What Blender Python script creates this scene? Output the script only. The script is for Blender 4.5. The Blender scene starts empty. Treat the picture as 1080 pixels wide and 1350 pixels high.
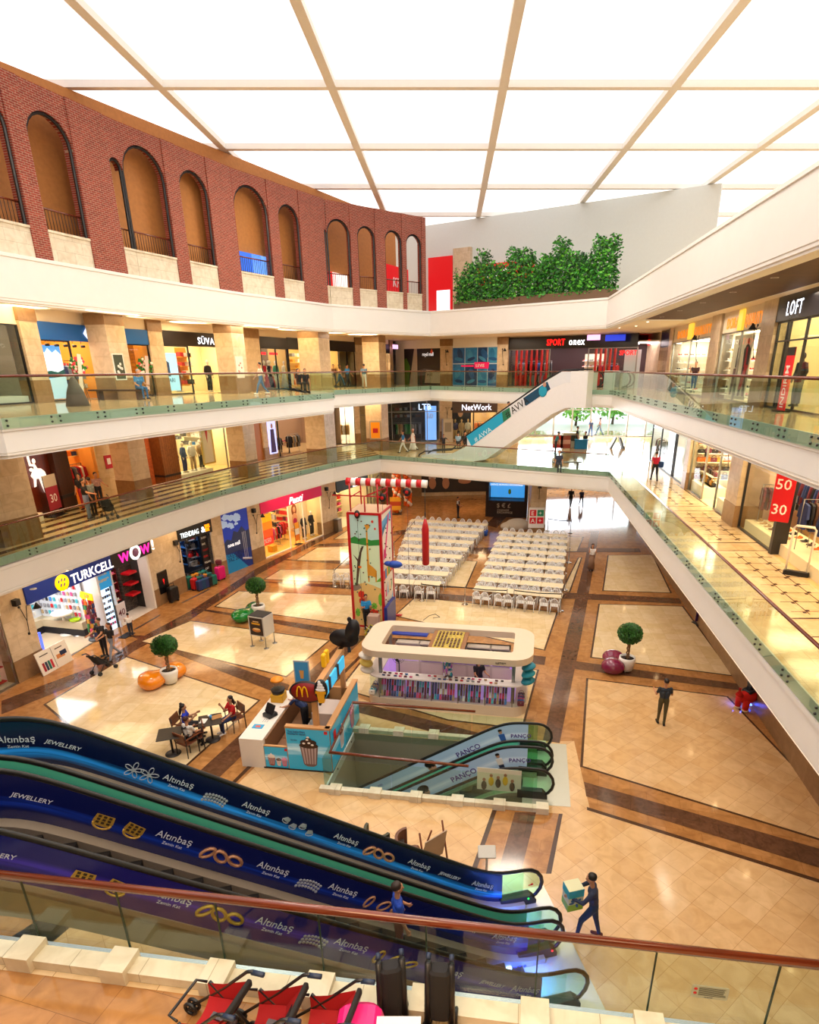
import bpy,math,random
import numpy as np
from math import sin,cos,pi,atan,atan2,radians as R,hypot
from mathutils import Vector,Matrix
random.seed(7)
COL=bpy.context.scene.collection
# ------ camera geometry (metres; ground floor z = 0)
EYE=11.4;FPX=798.0;PCX=592.0;PCY=796.0;PITCH=atan(310/798.0)
Z1,Z2,Z3=5.3,10.05,15.15
def ray(px,py):
 u=(px-PCX)/FPX;v=-(py-PCY)/FPX
 return Vector((u,cos(PITCH)+v*sin(PITCH),-sin(PITCH)+v*cos(PITCH)))
def P(px,py,z=0.0):
 """point of the horizontal plane z seen at photo pixel (px, py)"""
 r=ray(px,py);t=(z-EYE)/r.z
 return Vector((r.x*t,r.y*t,z))
class Frame:
 """vertical plane from a to b (left to right as seen): local x along it, y up, z out towards the viewer"""
 def __init__(s,a,b,z0=0.0):
  s.a=Vector((a[0],a[1],z0));d=Vector((b[0]-a[0],b[1]-a[1],0));s.len=d.length
  s.x=d.normalized();s.n=Vector((s.x.y,-s.x.x,0));s.z0=z0
  s.M=Matrix(((s.x.x,0,s.n.x,s.a.x),(s.x.y,0,s.n.y,s.a.y),(0,1,0,z0),(0,0,0,1)))
 def px(s,px,py,out=0.0):
  r=ray(px,py);o=Vector((0,0,EYE));q=s.a+s.n*out
  t=(q-o).dot(s.n)/r.dot(s.n);h=o+r*t
  return(h-s.a).dot(s.x),h.z-s.z0
 def at(s,x,y,out=0.0):
  return s.a+s.x*x+Vector((0,0,y))+s.n*out
def ang(d):return atan2(d.y,d.x)
# ------ colours and materials
def hx(h,k=1.0):
 h=h.lstrip('#');c=[int(h[i:i+2],16)/255 for i in(0,2,4)]
 return tuple(min(1,k*(v/12.92 if v<=.04045 else((v+.055)/1.055)**2.4))for v in c)+(1,)
MATS={}
def mat(name,col='#808080',rough=.5,metal=0.,emit=0.,ecol=None,coat=0.,spec=.5,trans=0.,var=0.,bump=0.,vscale=6.):
 if name in MATS:return MATS[name]
 m=bpy.data.materials.new(name);m.use_nodes=True;nt=m.node_tree;b=nt.nodes['Principled BSDF']
 c=hx(col)if isinstance(col,str)else col
 b.inputs['Base Color'].default_value=c;b.inputs['Roughness'].default_value=rough
 b.inputs['Metallic'].default_value=metal;b.inputs['Coat Weight'].default_value=coat
 b.inputs['Specular IOR Level'].default_value=spec
 if emit:
  b.inputs['Emission Color'].default_value=hx(ecol)if ecol else c
  b.inputs['Emission Strength'].default_value=emit
 tc=nt.nodes.new('ShaderNodeTexCoord')
 n=nt.nodes.new('ShaderNodeTexNoise');n.inputs['Scale'].default_value=vscale;n.inputs['Detail'].default_value=5
 nt.links.new(tc.outputs['Object'],n.inputs['Vector'])
 mx=nt.nodes.new('ShaderNodeMix');mx.data_type='RGBA';v=max(var,.03)
 mx.inputs[6].default_value=tuple(x*(1-v)for x in c[:3])+(1,)
 mx.inputs[7].default_value=tuple(min(1,x*(1+v))for x in c[:3])+(1,)
 nt.links.new(n.outputs['Fac'],mx.inputs[0]);nt.links.new(mx.outputs[2],b.inputs['Base Color'])
 if bump:
  bp=nt.nodes.new('ShaderNodeBump');bp.inputs['Strength'].default_value=bump;bp.inputs['Distance'].default_value=.02
  nt.links.new(n.outputs['Fac'],bp.inputs['Height']);nt.links.new(bp.outputs['Normal'],b.inputs['Normal'])
 MATS[name]=m;return m
def K(h,rough=.5):
 return mat('paint_'+h.lstrip('#')+('' if rough==.5 else '_r%d'%int(rough*100)),h,rough)
def glow(h,s=2.0):return mat('lit_'+h.lstrip('#')+'_%d'%int(s*10),h,.5,emit=s,ecol=h)
def stone(name,c1,c2,cj,w,h,rough=.25,off=.5,joint=.006,rot=0.,bumpy=0.,scale=3.,vein=.5,spec=.5):
 """stone slabs with joints in the local xy plane"""
 if name in MATS:return MATS[name]
 m=bpy.data.materials.new(name);m.use_nodes=True;nt=m.node_tree;b=nt.nodes['Principled BSDF']
 tc=nt.nodes.new('ShaderNodeTexCoord');mp=nt.nodes.new('ShaderNodeMapping');mp.inputs['Rotation'].default_value=(0,0,rot)
 nt.links.new(tc.outputs['Object'],mp.inputs[0])
 br=nt.nodes.new('ShaderNodeTexBrick');br.offset=off;br.inputs['Scale'].default_value=1
 br.inputs['Brick Width'].default_value=w;br.inputs['Row Height'].default_value=h;br.inputs['Mortar Size'].default_value=joint
 br.inputs['Mortar Smooth'].default_value=.1
 br.inputs['Color1'].default_value=hx(c1);br.inputs['Color2'].default_value=hx(c2);br.inputs['Mortar'].default_value=hx(cj)
 nt.links.new(mp.outputs[0],br.inputs['Vector'])
 n=nt.nodes.new('ShaderNodeTexNoise');n.inputs['Scale'].default_value=scale;n.inputs['Detail'].default_value=8
 n.inputs['Distortion'].default_value=1.2;nt.links.new(tc.outputs['Object'],n.inputs['Vector'])
 rp=nt.nodes.new('ShaderNodeValToRGB');rp.color_ramp.elements[0].position=.35;rp.color_ramp.elements[1].position=.62
 k=1-vein*.35
 rp.color_ramp.elements[0].color=(k,k*.96,k*.9,1);rp.color_ramp.elements[1].color=(1,1,1,1)
 nt.links.new(n.outputs['Fac'],rp.inputs[0])
 mx=nt.nodes.new('ShaderNodeMix');mx.data_type='RGBA';mx.blend_type='MULTIPLY';mx.inputs[0].default_value=1
 nt.links.new(br.outputs['Color'],mx.inputs[6]);nt.links.new(rp.outputs[0],mx.inputs[7]);nt.links.new(mx.outputs[2],b.inputs['Base Color'])
 b.inputs['Roughness'].default_value=rough;b.inputs['Specular IOR Level'].default_value=spec
 if bumpy:
  bp=nt.nodes.new('ShaderNodeBump');bp.inputs['Strength'].default_value=bumpy;bp.inputs['Distance'].default_value=.01
  nt.links.new(br.outputs['Fac'],bp.inputs['Height']);bp.invert=True;nt.links.new(bp.outputs['Normal'],b.inputs['Normal'])
 MATS[name]=m;return m
def glass(name,tint='#d8efe2',alpha=.12,rough=.0,refl=.6):
 """thin pane: tinted see-through plus mirror reflection by angle"""
 if name in MATS:return MATS[name]
 m=bpy.data.materials.new(name);m.use_nodes=True;nt=m.node_tree;nt.nodes.clear()
 o=nt.nodes.new('ShaderNodeOutputMaterial');t=nt.nodes.new('ShaderNodeBsdfTransparent');t.inputs[0].default_value=hx(tint)
 g=nt.nodes.new('ShaderNodeBsdfGlossy');g.inputs['Roughness'].default_value=rough;g.inputs['Color'].default_value=(1,1,1,1)
 fr=nt.nodes.new('ShaderNodeLayerWeight');fr.inputs[0].default_value=.5;pw=nt.nodes.new('ShaderNodeMath');pw.operation='POWER';pw.inputs[1].default_value=3.6;nt.links.new(fr.outputs['Facing'],pw.inputs[0])
 mm=nt.nodes.new('ShaderNodeMath');mm.operation='MULTIPLY_ADD';mm.inputs[1].default_value=refl;mm.inputs[2].default_value=.012+alpha*.03
 mm.use_clamp=True
 nt.links.new(pw.outputs[0],mm.inputs[0])
 mx=nt.nodes.new('ShaderNodeMixShader');nt.links.new(mm.outputs[0],mx.inputs[0]);nt.links.new(t.outputs[0],mx.inputs[1])
 nt.links.new(g.outputs[0],mx.inputs[2]);nt.links.new(mx.outputs[0],o.inputs[0])
 MATS[name]=m;return m
def wood(name,c1,c2,rough=.4,scale=1.,axis=0,coat=0.):
 if name in MATS:return MATS[name]
 m=bpy.data.materials.new(name);m.use_nodes=True;nt=m.node_tree;b=nt.nodes['Principled BSDF']
 tc=nt.nodes.new('ShaderNodeTexCoord');mp=nt.nodes.new('ShaderNodeMapping')
 s=[18*scale]*3;s[axis]=1.2*scale;mp.inputs['Scale'].default_value=s;nt.links.new(tc.outputs['Object'],mp.inputs[0])
 n=nt.nodes.new('ShaderNodeTexNoise');n.inputs['Scale'].default_value=1;n.inputs['Detail'].default_value=6;n.inputs['Distortion'].default_value=.6
 nt.links.new(mp.outputs[0],n.inputs['Vector'])
 rp=nt.nodes.new('ShaderNodeValToRGB');rp.color_ramp.elements[0].color=hx(c1);rp.color_ramp.elements[1].color=hx(c2)
 rp.color_ramp.elements[0].position=.3;rp.color_ramp.elements[1].position=.7
 nt.links.new(n.outputs['Fac'],rp.inputs[0]);nt.links.new(rp.outputs[0],b.inputs['Base Color'])
 b.inputs['Roughness'].default_value=rough;b.inputs['Coat Weight'].default_value=coat
 MATS[name]=m;return m
def planks(name,c1,c2,cj,w,h,rough=.45,vert=False):
 return stone(name,c1,c2,cj,w,h,rough,.37,.008,pi/2 if vert else 0,scale=8,vein=.9)
# ------ mesh builder
class MB:
 def __init__(s,M=None):
  s.v=[];s.f=[];s.mi=[];s.sm=[];s.uv={};s.T=M
 def add(s,vs,fs,mi=0,sm=False,uv=None):
  o=len(s.v)
  for p in vs:
   p=Vector(p);s.v.append(tuple(s.T@p)if s.T else tuple(p))
  for k,f in enumerate(fs):
   if uv:s.uv[len(s.f)]=[uv[i]for i in f]
   s.f.append([i+o for i in f]);s.mi.append(mi);s.sm.append(sm)
  return s
 def bx(s,x0,x1,y0,y1,z0,z1,mi=0):
  vs=[(x,y,z)for z in(z0,z1)for y in(y0,y1)for x in(x0,x1)]
  return s.add(vs,[(0,2,3,1),(4,5,7,6),(0,1,5,4),(2,6,7,3),(0,4,6,2),(1,3,7,5)],mi)
 def box(s,c,d,mi=0,M=None):
  x,y,z=(k/2 for k in d);vs=[Vector((a*x,b*y,e*z))for e in(-1,1)for b in(-1,1)for a in(-1,1)]
  if M is not None:vs=[M@v for v in vs]
  vs=[v+Vector(c)for v in vs]
  return s.add(vs,[(0,2,3,1),(4,5,7,6),(0,1,5,4),(2,6,7,3),(0,4,6,2),(1,3,7,5)],mi)
 def rbox(s,c,d,r=.02,mi=0,M=None,n=3,ax=2):
  """box with rounded edges round one axis"""
  i,j=[(1,2),(0,2),(0,1)][ax];a,b,h=d[i]/2,d[j]/2,d[ax]/2;r=min(r,a*.99,b*.99);ring=[]
  for q,(sx,sy)in enumerate(((1,1),(-1,1),(-1,-1),(1,-1))):
   for k in range(n+1):
    t=pi/2*(q+k/n);ring.append((sx*(a-r)+r*cos(t),sy*(b-r)+r*sin(t)))
  N=len(ring);e=min(r*.5,h*.9)
  rows=[(-h,1-e/max(a,b)),(-h+e,1),(h-e,1),(h,1-e/max(a,b))];vs=[]
  for z,k in rows:
   for u,w in ring:
    p=[0,0,0];p[i]=u*k;p[j]=w*k;p[ax]=z;p=Vector(p)
    if M is not None:p=M@p
    vs.append(p+Vector(c))
  fs=[tuple(reversed(range(N))),tuple(range(3*N,4*N))]
  for q in range(3):
   for k in range(N):fs.append((q*N+k,q*N+(k+1)%N,(q+1)*N+(k+1)%N,(q+1)*N+k))
  return s.add(vs,fs,mi)
 def prism(s,pts,z0,z1,mi=0,mi2=None):
  n=len(pts);vs=[(p[0],p[1],z0)for p in pts]+[(p[0],p[1],z1)for p in pts]
  s.add(vs,[tuple(reversed(range(n))),tuple(range(n,2*n))],mi)
  return s.add(vs,[(i,(i+1)%n,(i+1)%n+n,i+n)for i in range(n)],mi if mi2 is None else mi2)
 def poly(s,pts,mi=0,uv=None):return s.add(pts,[tuple(range(len(pts)))],mi,uv=uv)
 def tube(s,path,r,n=8,mi=0,closed=False,sm=True,cap=True,sq=None):
  path=[Vector(p)for p in path];N=len(path);vs=[];fs=[]
  for i,p in enumerate(path):
   a=path[i-1]if(i>0 or closed)else p;b=path[(i+1)%N]if(i<N-1 or closed)else p
   t=(b-a);t=t.normalized()if t.length>1e-9 else Vector((0,0,1))
   u=t.cross(Vector((0,0,1)));
   if u.length<.05:u=t.cross(Vector((0,1,0)))
   u.normalize();w=u.cross(t);rr=r[i]if isinstance(r,(list,tuple))else r
   k=1
   if 0<i<N-1 or closed:
    d1=(p-a).normalized();d2=(b-p).normalized();k=1/max(.5,math.sqrt(max(.01,(1+d1 .dot(d2))/2)))
   for q in range(n):
    t_=2*pi*(q+.5)/n;ru,rw=(rr*sq[0],rr*sq[1])if sq else(rr,rr)
    vs.append(p+u*cos(t_)*ru+w*sin(t_)*rw*k)
  M_=N if closed else N-1
  for i in range(M_):
   for q in range(n):
    a=i*n+q;b=i*n+(q+1)%n;c=((i+1)%N)*n
    fs.append((a,b,c+(q+1)%n,c+q))
  if not closed and cap:fs+=[tuple(reversed(range(n))),tuple(range((N-1)*n,N*n))]
  return s.add(vs,fs,mi,sm)
 def lathe(s,prof,n=16,mi=0,c=(0,0,0),sm=True,M=None):
  vs=[];fs=[];m=len(prof)
  for r,z in prof:
   for q in range(n):
    t=2*pi*q/n;p=Vector((r*cos(t),r*sin(t),z))
    if M is not None:p=M@p
    vs.append(p+Vector(c))
  for i in range(m-1):
   for q in range(n):
    a=i*n+q;b=i*n+(q+1)%n;fs.append((a,b,b+n,a+n))
  if prof[0][0]>1e-6:fs.append(tuple(reversed(range(n))))
  if prof[-1][0]>1e-6:fs.append(tuple(range((m-1)*n,m*n)))
  return s.add(vs,fs,mi,sm)
 def ell(s,c,r,mi=0,n=12,m=8,M=None):
  prof=[(max(1e-4,sin(pi*i/m)),-cos(pi*i/m))for i in range(m+1)]
  S=Matrix.Diagonal(Vector(r));S=(M.to_3x3()@S)if M is not None else S
  return s.lathe(prof,n,mi,c,True,S)
 def mesh(s,name,mats):
  me=bpy.data.meshes.new(name);me.from_pydata(s.v,[],s.f);me.update()
  for m in mats:me.materials.append(m)
  me.polygons.foreach_set('material_index',s.mi);me.polygons.foreach_set('use_smooth',s.sm)
  if s.uv:
   L=me.uv_layers.new(name='uv')
   for fi,uvs in s.uv.items():
    for k,li in enumerate(me.polygons[fi].loop_indices):L.data[li].uv=uvs[k]
  return me
 def build(s,name,mats,parent=None,M=None,**kw):
  if not isinstance(mats,(list,tuple)):mats=[mats]
  o=bpy.data.objects.new(name,s.mesh(name,mats));COL.objects.link(o)
  if M is not None:o.matrix_world=M
  if parent is not None:o.parent=parent
  for k,v in kw.items():o[k]=v
  return o
def T(o,label=None,cat=None,group=None):
 if label:o['label']=label
 if cat:o['category']=cat
 if group:o['group']=group
 return o
def thing(name,label,cat,loc=(0,0,0),rz=0.,group=None,M=None):
 o=bpy.data.objects.new(name,None);COL.objects.link(o)
 if M is not None:o.matrix_world=M
 else:o.location=loc;o.rotation_euler=(0,0,rz)
 o.empty_display_size=.2
 return T(o,label,cat,group)
def struct(mb,name,mats,M=None):return mb.build(name,mats,None,M,kind='structure')
KIDS={}
def dup(root,loc=None,rz=None,M=None,label=None,group=None,scale=None):
 if root.name not in KIDS:KIDS[root.name]=[(c,[g for g in COL.objects if g.parent==c])for c in COL.objects if c.parent==root]
 r=root.copy();COL.objects.link(r)
 if M is not None:r.matrix_world=M
 else:
  if loc is not None:r.location=loc
  if rz is not None:r.rotation_euler=(0,0,rz)
 if scale:r.scale=(scale,)*3
 if label:r['label']=label
 if group:r['group']=group
 for ch,gs in KIDS[root.name]:
  c=ch.copy();COL.objects.link(c);c.parent=r
  for g in gs:d=g.copy();COL.objects.link(d);d.parent=c
 return r
def text(name,s,size,m,parent=None,M=None,ext=.01,bold=0.,shear=0.,sx=1.,align='LEFT',spc=1.):
 c=bpy.data.curves.new(name,'FONT');c.body=s;c.size=size;c.extrude=ext;c.offset=bold*.22;c.shear=shear
 c.align_x=align;c.resolution_u=2;c.space_character=spc;c.space_line=.8
 t=bpy.data.objects.new(name,c);COL.objects.link(t)
 bpy.context.view_layer.update()
 me=bpy.data.meshes.new_from_object(t.evaluated_get(bpy.context.evaluated_depsgraph_get()))
 bpy.data.objects.remove(t);bpy.data.curves.remove(c)
 if sx!=1:me.transform(Matrix.Diagonal((sx,1,1,1)))
 me.materials.clear();me.materials.append(m)
 o=bpy.data.objects.new(name,me);COL.objects.link(o)
 if M is not None:o.matrix_world=M
 if parent is not None:o.parent=parent
 return o
def TM(x,y,z=0.,rot=0.,s=1.):return Matrix.Translation((x,y,z))@Matrix.Rotation(rot,4,'Z')@Matrix.Scale(s,4)
def clip(poly,a,b,keep_left=True):
 """clip a 2D polygon by the line a-b"""
 out=[];n=len(poly)
 def side(p):
  v=(b[0]-a[0])*(p[1]-a[1])-(b[1]-a[1])*(p[0]-a[0]);return v if keep_left else-v
 for i in range(n):
  p,q=poly[i],poly[(i+1)%n];sp,sq=side(p),side(q)
  if sp>=0:out.append(p)
  if sp*sq<0:
   t=sp/(sp-sq);out.append((p[0]+(q[0]-p[0])*t,p[1]+(q[1]-p[1])*t))
 return out
def minus(poly,hole):
 """convex polygon minus convex counter-clockwise hole"""
 res=[];cur=poly
 for i in range(len(hole)):
  a,b=hole[i],hole[(i+1)%len(hole)]
  o=clip(cur,a,b,False)
  if len(o)>2:res.append(o)
  cur=clip(cur,a,b,True)
  if len(cur)<3:break
 return res
def area(name,loc,size,power,col,rot=(0,0,0),sy=None):
 l=bpy.data.lights.new(name,'AREA');l.energy=power;l.color=hx(col)[:3];l.size=size
 if sy:l.shape='RECTANGLE';l.size_y=sy
 o=bpy.data.objects.new(name,l);COL.objects.link(o);o.location=loc;o.rotation_euler=rot
 return o
# ------ shared materials
M_white=mat('white_plaster','#efebe4',.55,var=.02)
M_fascia=mat('fascia_panel','#eceae6',.45,var=.03,vscale=2)
M_soffit=mat('soffit_plaster','#f0e0c8',.7,var=.02)
M_cream=stone('cream_marble','#e0bb8a','#d8ae78','#b58a58',.6,.6,.1,.0,.004,R(52),scale=2.2,vein=.35)
M_cream2=stone('cream_inlay','#e8d2aa','#dfc596','#b8986a',.6,.6,.09,.0,.003,R(6),scale=2.2,vein=.3)
M_tan=stone('tan_marble','#bd8750','#b07a44','#865a30',.9,.45,.1,.5,.003,R(15),scale=2.5,vein=.8)
M_brown=stone('brown_marble','#6e4a34','#5d3e2c','#3d2618',.9,.9,.1,.5,.003,R(15),scale=5,vein=1.)
M_dark=mat('dark_inlay','#4a3020',.12,var=.2)
M_gfloor=stone('gallery_marble','#e2c89e','#d8ba8a','#a07c50',.6,.6,.1,.0,.004,R(7),scale=2.4,vein=.5)
M_trav=stone('travertine_wall','#dcc8ac','#d2bb9a','#b49c7c',1.0,.62,.35,.5,.004,0,scale=2.5,vein=.5)
M_travb=stone('travertine_base','#9c7a56','#93704c','#7a5a3a',1.0,.9,.3,.5,.004,0,scale=2.5,vein=.6)
M_brick=stone('red_brick','#a4402e','#8c3226','#b49a84',.24,.075,.8,.5,.008,0,bumpy=.4,scale=9,vein=.8)
M_pstone=stone('parapet_stone','#e6dcc6','#ddd0b6','#b7a88c',.8,.4,.5,.5,.005,0,scale=3,vein=.4)
M_rail=wood('handrail_wood','#54200e','#7a3216',.26,1,0,.6)
M_rglass=glass('rail_glass','#eef8f2',.3)
M_gedge=glass('glass_edge','#86b8a0',.5)
M_sglass=glass('shop_glass','#f6faf8',.1,0.,.16)
M_steel=mat('brushed_steel','#9a9a98',.3,1)
M_black=mat('black_metal','#15151a',.4)
M_gravel=mat('clamp_steel','#4c4c4a',.3,1)
M_channel=mat('rail_channel','#b9c2b8',.4,.15)
M_brownwood=planks('brown_wood_ceiling','#562a16','#45200f','#180a04',3.,.14,.55)
WIN=[0]
def wname(k='window'):
 WIN[0]+=1;return '%s_%d'%(k,WIN[0])
TR=[0]
def tname():TR[0]+=1;return 'trim_%d'%TR[0]
# ------ plan of the atrium openings
L1=[(10.0,38.1),(-5.1,45.9),(-7.9,41.7),(-10.2,36.6),(-12.0,32),(-13.5,26.8),(-15.3,19.4),(-17.2,11.5),(-9.2,10.0),(-9.2,5.62),(6.4,3.6)]
L2=[(9.9,38.7),(-1.4,48.4),(-8.0,37.0),(-6.2,34.3),(-7.8,29.6),(-9.1,25.6),(-10.5,21.4),(-11.7,16.4),(-17,13.6),(-17,-.25),(6.1,-.25)]
L3=[(9.0,38.1),(-1.3,46.9),(-7.3,42.0),(-10.9,35.8),(-13.4,29.8),(-15.5,23.3),(-19,12),(-19,-6),(5.6,-6)]
OUT=[(26,-8),(26,42),(22,66),(-22,66),(-22,-8)]
def slab(path,zt,zb,name,nsof,topm,sofm):
 """floor and soffit of one gallery: a ring between the outer wall and the opening"""
 n=len(path);po=[]
 cx,cy=-2.,24.
 for x,y in path:
  d=Vector((x-cx,y-cy)).normalized();k=60
  if abs(d.x)>1e-6:k=min(k,((30 if d.x>0 else-26)-cx)/d.x)
  if abs(d.y)>1e-6:k=min(k,((66 if d.y>0 else-8)-cy)/d.y)
  po.append((cx+d.x*k,cy+d.y*k))
 for nm,z,m in((name,zt,topm),(nsof,zb,sofm)):
  mb=MB()
  for i in range(n):
   j=(i+1)%n;q=[(*path[i],z),(*path[j],z),(*po[j],z),(*po[i],z)]
   mb.poly(q);
   a,b=po[i],po[j]
   if abs(a[0]-b[0])>.01 and abs(a[1]-b[1])>.01:
    cxn=a[0]if abs(abs(a[0]-2)-28)<.01 or abs(a[0]+26)<.01 else b[0]
    cyn=a[1]if cxn==b[0]else b[1]
    mb.poly([(*a,z),(*b,z),(cxn,cyn,z)])
  struct(mb,nm,[m])
def offset(path,d):
 n=len(path);out=[]
 for i in range(n):
  a,b,c=Vector(path[i-1]),Vector(path[i]),Vector(path[(i+1)%n])
  n1=(b-a).normalized();n2=(c-b).normalized();n1=Vector((n1 .y,-n1 .x));n2=Vector((n2 .y,-n2 .x))
  m=(n1+n2);m.normalize();k=d/max(.4,m.dot(n1));out.append((b.x+m.x*k,b.y+m.y*k))
 return out
def band(mb,path,prof,mi=0):
 """extrude a profile of (outward offset, z) round the opening; outward = away from the void"""
 rings=[offset(path,o)for o,z in prof];n=len(path);m=len(prof)
 vs=[(*rings[k][i],prof[k][1])for k in range(m)for i in range(n)]
 fs=[(k*n+i,k*n+(i+1)%n,((k+1)%m)*n+(i+1)%n,((k+1)%m)*n+i)for k in range(m)for i in range(n)]
 mb.add(vs,fs,mi)
def fascia(path,zb,zt,name):
 mb=MB();band(mb,path,[(0,zb+.16),(0,zt-.14),(-.04,zt-.12),(-.04,zt-.02),(0,zt),(.5,zt),(.5,zb),(.06,zb),(.06,zb+.05),(.02,zb+.07),(.02,zb+.14)])
 struct(mb,name,[M_fascia])
slab(L1,Z1,4.2,'floor_first_gallery','ceiling_ground',M_gfloor,M_soffit)
slab(L2,Z2,9.25,'floor_second_gallery','ceiling_first_gallery',M_gfloor,M_soffit)
slab(L3,Z3-.1,13.75,'floor_third_gallery','ceiling_second_gallery',M_gfloor,M_soffit)
fascia(L1,4.13,5.12,'trim_fascia_first_gallery');fascia(L2,9.15,9.98,'trim_fascia_second_gallery');fascia(L3,13.55,15.15,'trim_fascia_third_gallery')
# ------ ground floor with inlays and the pit opening
PIT=[(-3.62,14.5),(2.72,13.62),(3.12,16.5),(-3.22,17.4)]
floor=MB()
def slabpoly(pts,z,mi):
 pts=[tuple(p[:2])for p in pts]
 a=sum(pts[i][0]*pts[(i+1)%len(pts)][1]-pts[(i+1)%len(pts)][0]*pts[i][1]for i in range(len(pts)))
 if a<0:pts=pts[::-1]
 for q in minus(pts,PIT):
  floor.poly([(x,y,z)for x,y in q],mi)
def px(*l):return[P(x,y)for x,y in l]
def inset(pts,d):
 pts=[tuple(p[:2])for p in pts]
 a=sum(pts[i][0]*pts[(i+1)%len(pts)][1]-pts[(i+1)%len(pts)][0]*pts[i][1]for i in range(len(pts)))
 if a<0:pts=pts[::-1]
 return offset(pts,-d)
slabpoly([(-30,-8),(30,-8),(30,70),(-30,70)],0,1)
def cream(pts,m=2,edge=.1):
 slabpoly(pts,.003,3);slabpoly(inset(pts,edge),.006,m)
slabpoly([P(430,907),P(445,915),P(590,968),P(776,1066),P(1080,1162),P(1500,1290),(6,-8),(-30,-8),(-30,9),P(280,1062)][0:0]or[P(443,908),P(590,966),P(600,1400),P(200,1400),P(-400,1500),P(280,1066)],.002,0)
slabpoly([P(590,966),P(776,1068),P(1080,1164),P(1500,1296),P(1500,1600),P(600,1400)],.002,0)
slabpoly([(-30,-8),(30,-8),(30,3.2),(-30,3.2)],.002,0)
slabpoly([P(-400,1500),P(280,1066),P(0,1300)],.002,0)
for q in([(57,929),(167,865),(344,923),(200,1052)],[(184,846),(251,818),(436,844),(378,893)],[(282,800),(314,779),(505,786),(480,827)],[(519,812),(547,787),(736,807),(719,858)],[(347,764),(369,751),(505,750),(490,770)],[(389,739),(417,722),(500,718),(492,740)],[(439,711),(461,697),(520,694),(510,710)],[(778,867),(789,796),(901,799),(970,892)],[(765,1011),(773,894),(960,918),(1168,1135)],[(794,779),(801,732),(861,731),(886,782)],[(560,770),(600,738),(630,740),(615,775)],[(740,779),(762,735),(768,735),(752,781)],[(655,730),(670,705),(770,708),(762,727)],[(447,908),(487,857),(711,883),(690,962),(590,950)]):
 cream(px(*q),2 if q[0][1]<1000 else 0,.08)
slabpoly(px((700,978),(757,977),(780,1076),(730,1070),(560,1055),(400,1045),(404,1030),(720,1050)),.004,0)
DS=([(0,934),(2,924),(133,875),(172,848),(250,806),(275,790),(339,750),(378,730),(450,694),(452,699),(380,736),(341,757),(278,799),(253,816),(176,858),(135,886),(2,938)],)
for i in range(6):
 a=[(2,924),(133,875),(172,848),(250,806),(339,749),(378,730),(450,694)];b=[(2,942),(135,888),(176,859),(253,816),(341,757),(380,736),(452,699)]
 slabpoly(px(a[i],a[i+1],b[i+1],b[i]),.0044-i*.0001,4)
for q in([(170,838),(190,838),(382,903),(376,918)],[(250,802),(262,802),(464,832),(461,840)],[(311,765),(320,765),(505,774),(500,780)],[(356,737),(364,737),(505,741),(500,747)],[(420,717),(505,714),(505,719),(412,721)],[(460,838),(484,838),(284,1030),(262,1018)],[(746,840),(771,740),(784,740),(766,842)],[(771,740),(780,700),(790,700),(784,740)],[(746,840),(766,842),(738,980),(716,976)],[(679,1071),(707,1071),(688,1146),(658,1145)],[(740,722),(843,723),(845,728),(740,728)],[(600,722),(660,722),(658,730),(598,730)],[(740,781),(896,789),(899,796),(740,789)],[(524,779),(626,786),(624,793),(518,788)],[(740,869),(976,902),(982,911),(740,880)],[(512,840),(720,866),(718,877),(508,850)],[(770,1031),(1080,1119),(1080,1144),(773,1050)],[(1080,1119),(1500,1240),(1500,1275),(1080,1144)],[(451,920),(592,956),(700,985),(690,998),(588,970),(451,934)],[(520,700),(620,690),(620,695),(518,706)],[(640,692),(680,655),(690,657),(655,696)]):
 zi_=globals().get('zi_',.0045)+.00012;slabpoly(px(*q),zi_,4)
slabpoly(px((650,1066),(742,1073),(727,1152),(621,1148)),.0030,1)
slabpoly(px((650,1066),(656,1066),(628,1148),(621,1148)),.0046,3);slabpoly(px((737,1073),(742,1073),(727,1152),(720,1152)),.0046,3)
slabpoly(px((483,855),(485,858),(309,1034),(306,1031)),.0096,3)
slabpoly(px((774,1064),(1500,1290),(1500,1296),(774,1068)),.0046,3)
struct(floor,'floor',[M_cream,M_tan,M_cream2,M_dark,M_brown])
mb=MB()
for o in(.7,1.5,2.3,3.1,3.9):
 r0,r1=offset(L1,o),offset(L1,o+.32)
 for i in range(1,7):mb.poly([(*r0[i],Z1+.004),(*r0[i+1],Z1+.004),(*r1[i+1],Z1+.004),(*r1[i],Z1+.004)])
struct(mb,tname(),[M_brown])
pz=-4.5;mb=MB()
pit2=[(p[0],p[1])for p in PIT]
for i in range(4):
 a,b=pit2[i],pit2[(i+1)%4];mb.poly([(*a,-.02),(*b,-.02),(*b,pz),(*a,pz)])
ex=(-1.0,.14)
mb.poly([(-9,15.2,pz),(4,12,pz),(5,18,pz),(-9,19,pz)],1)
struct(mb,'wall_basement',[mat('basement_plaster','#8a8673',.6),mat('basement_floor','#6e7364',.3)])
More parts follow.
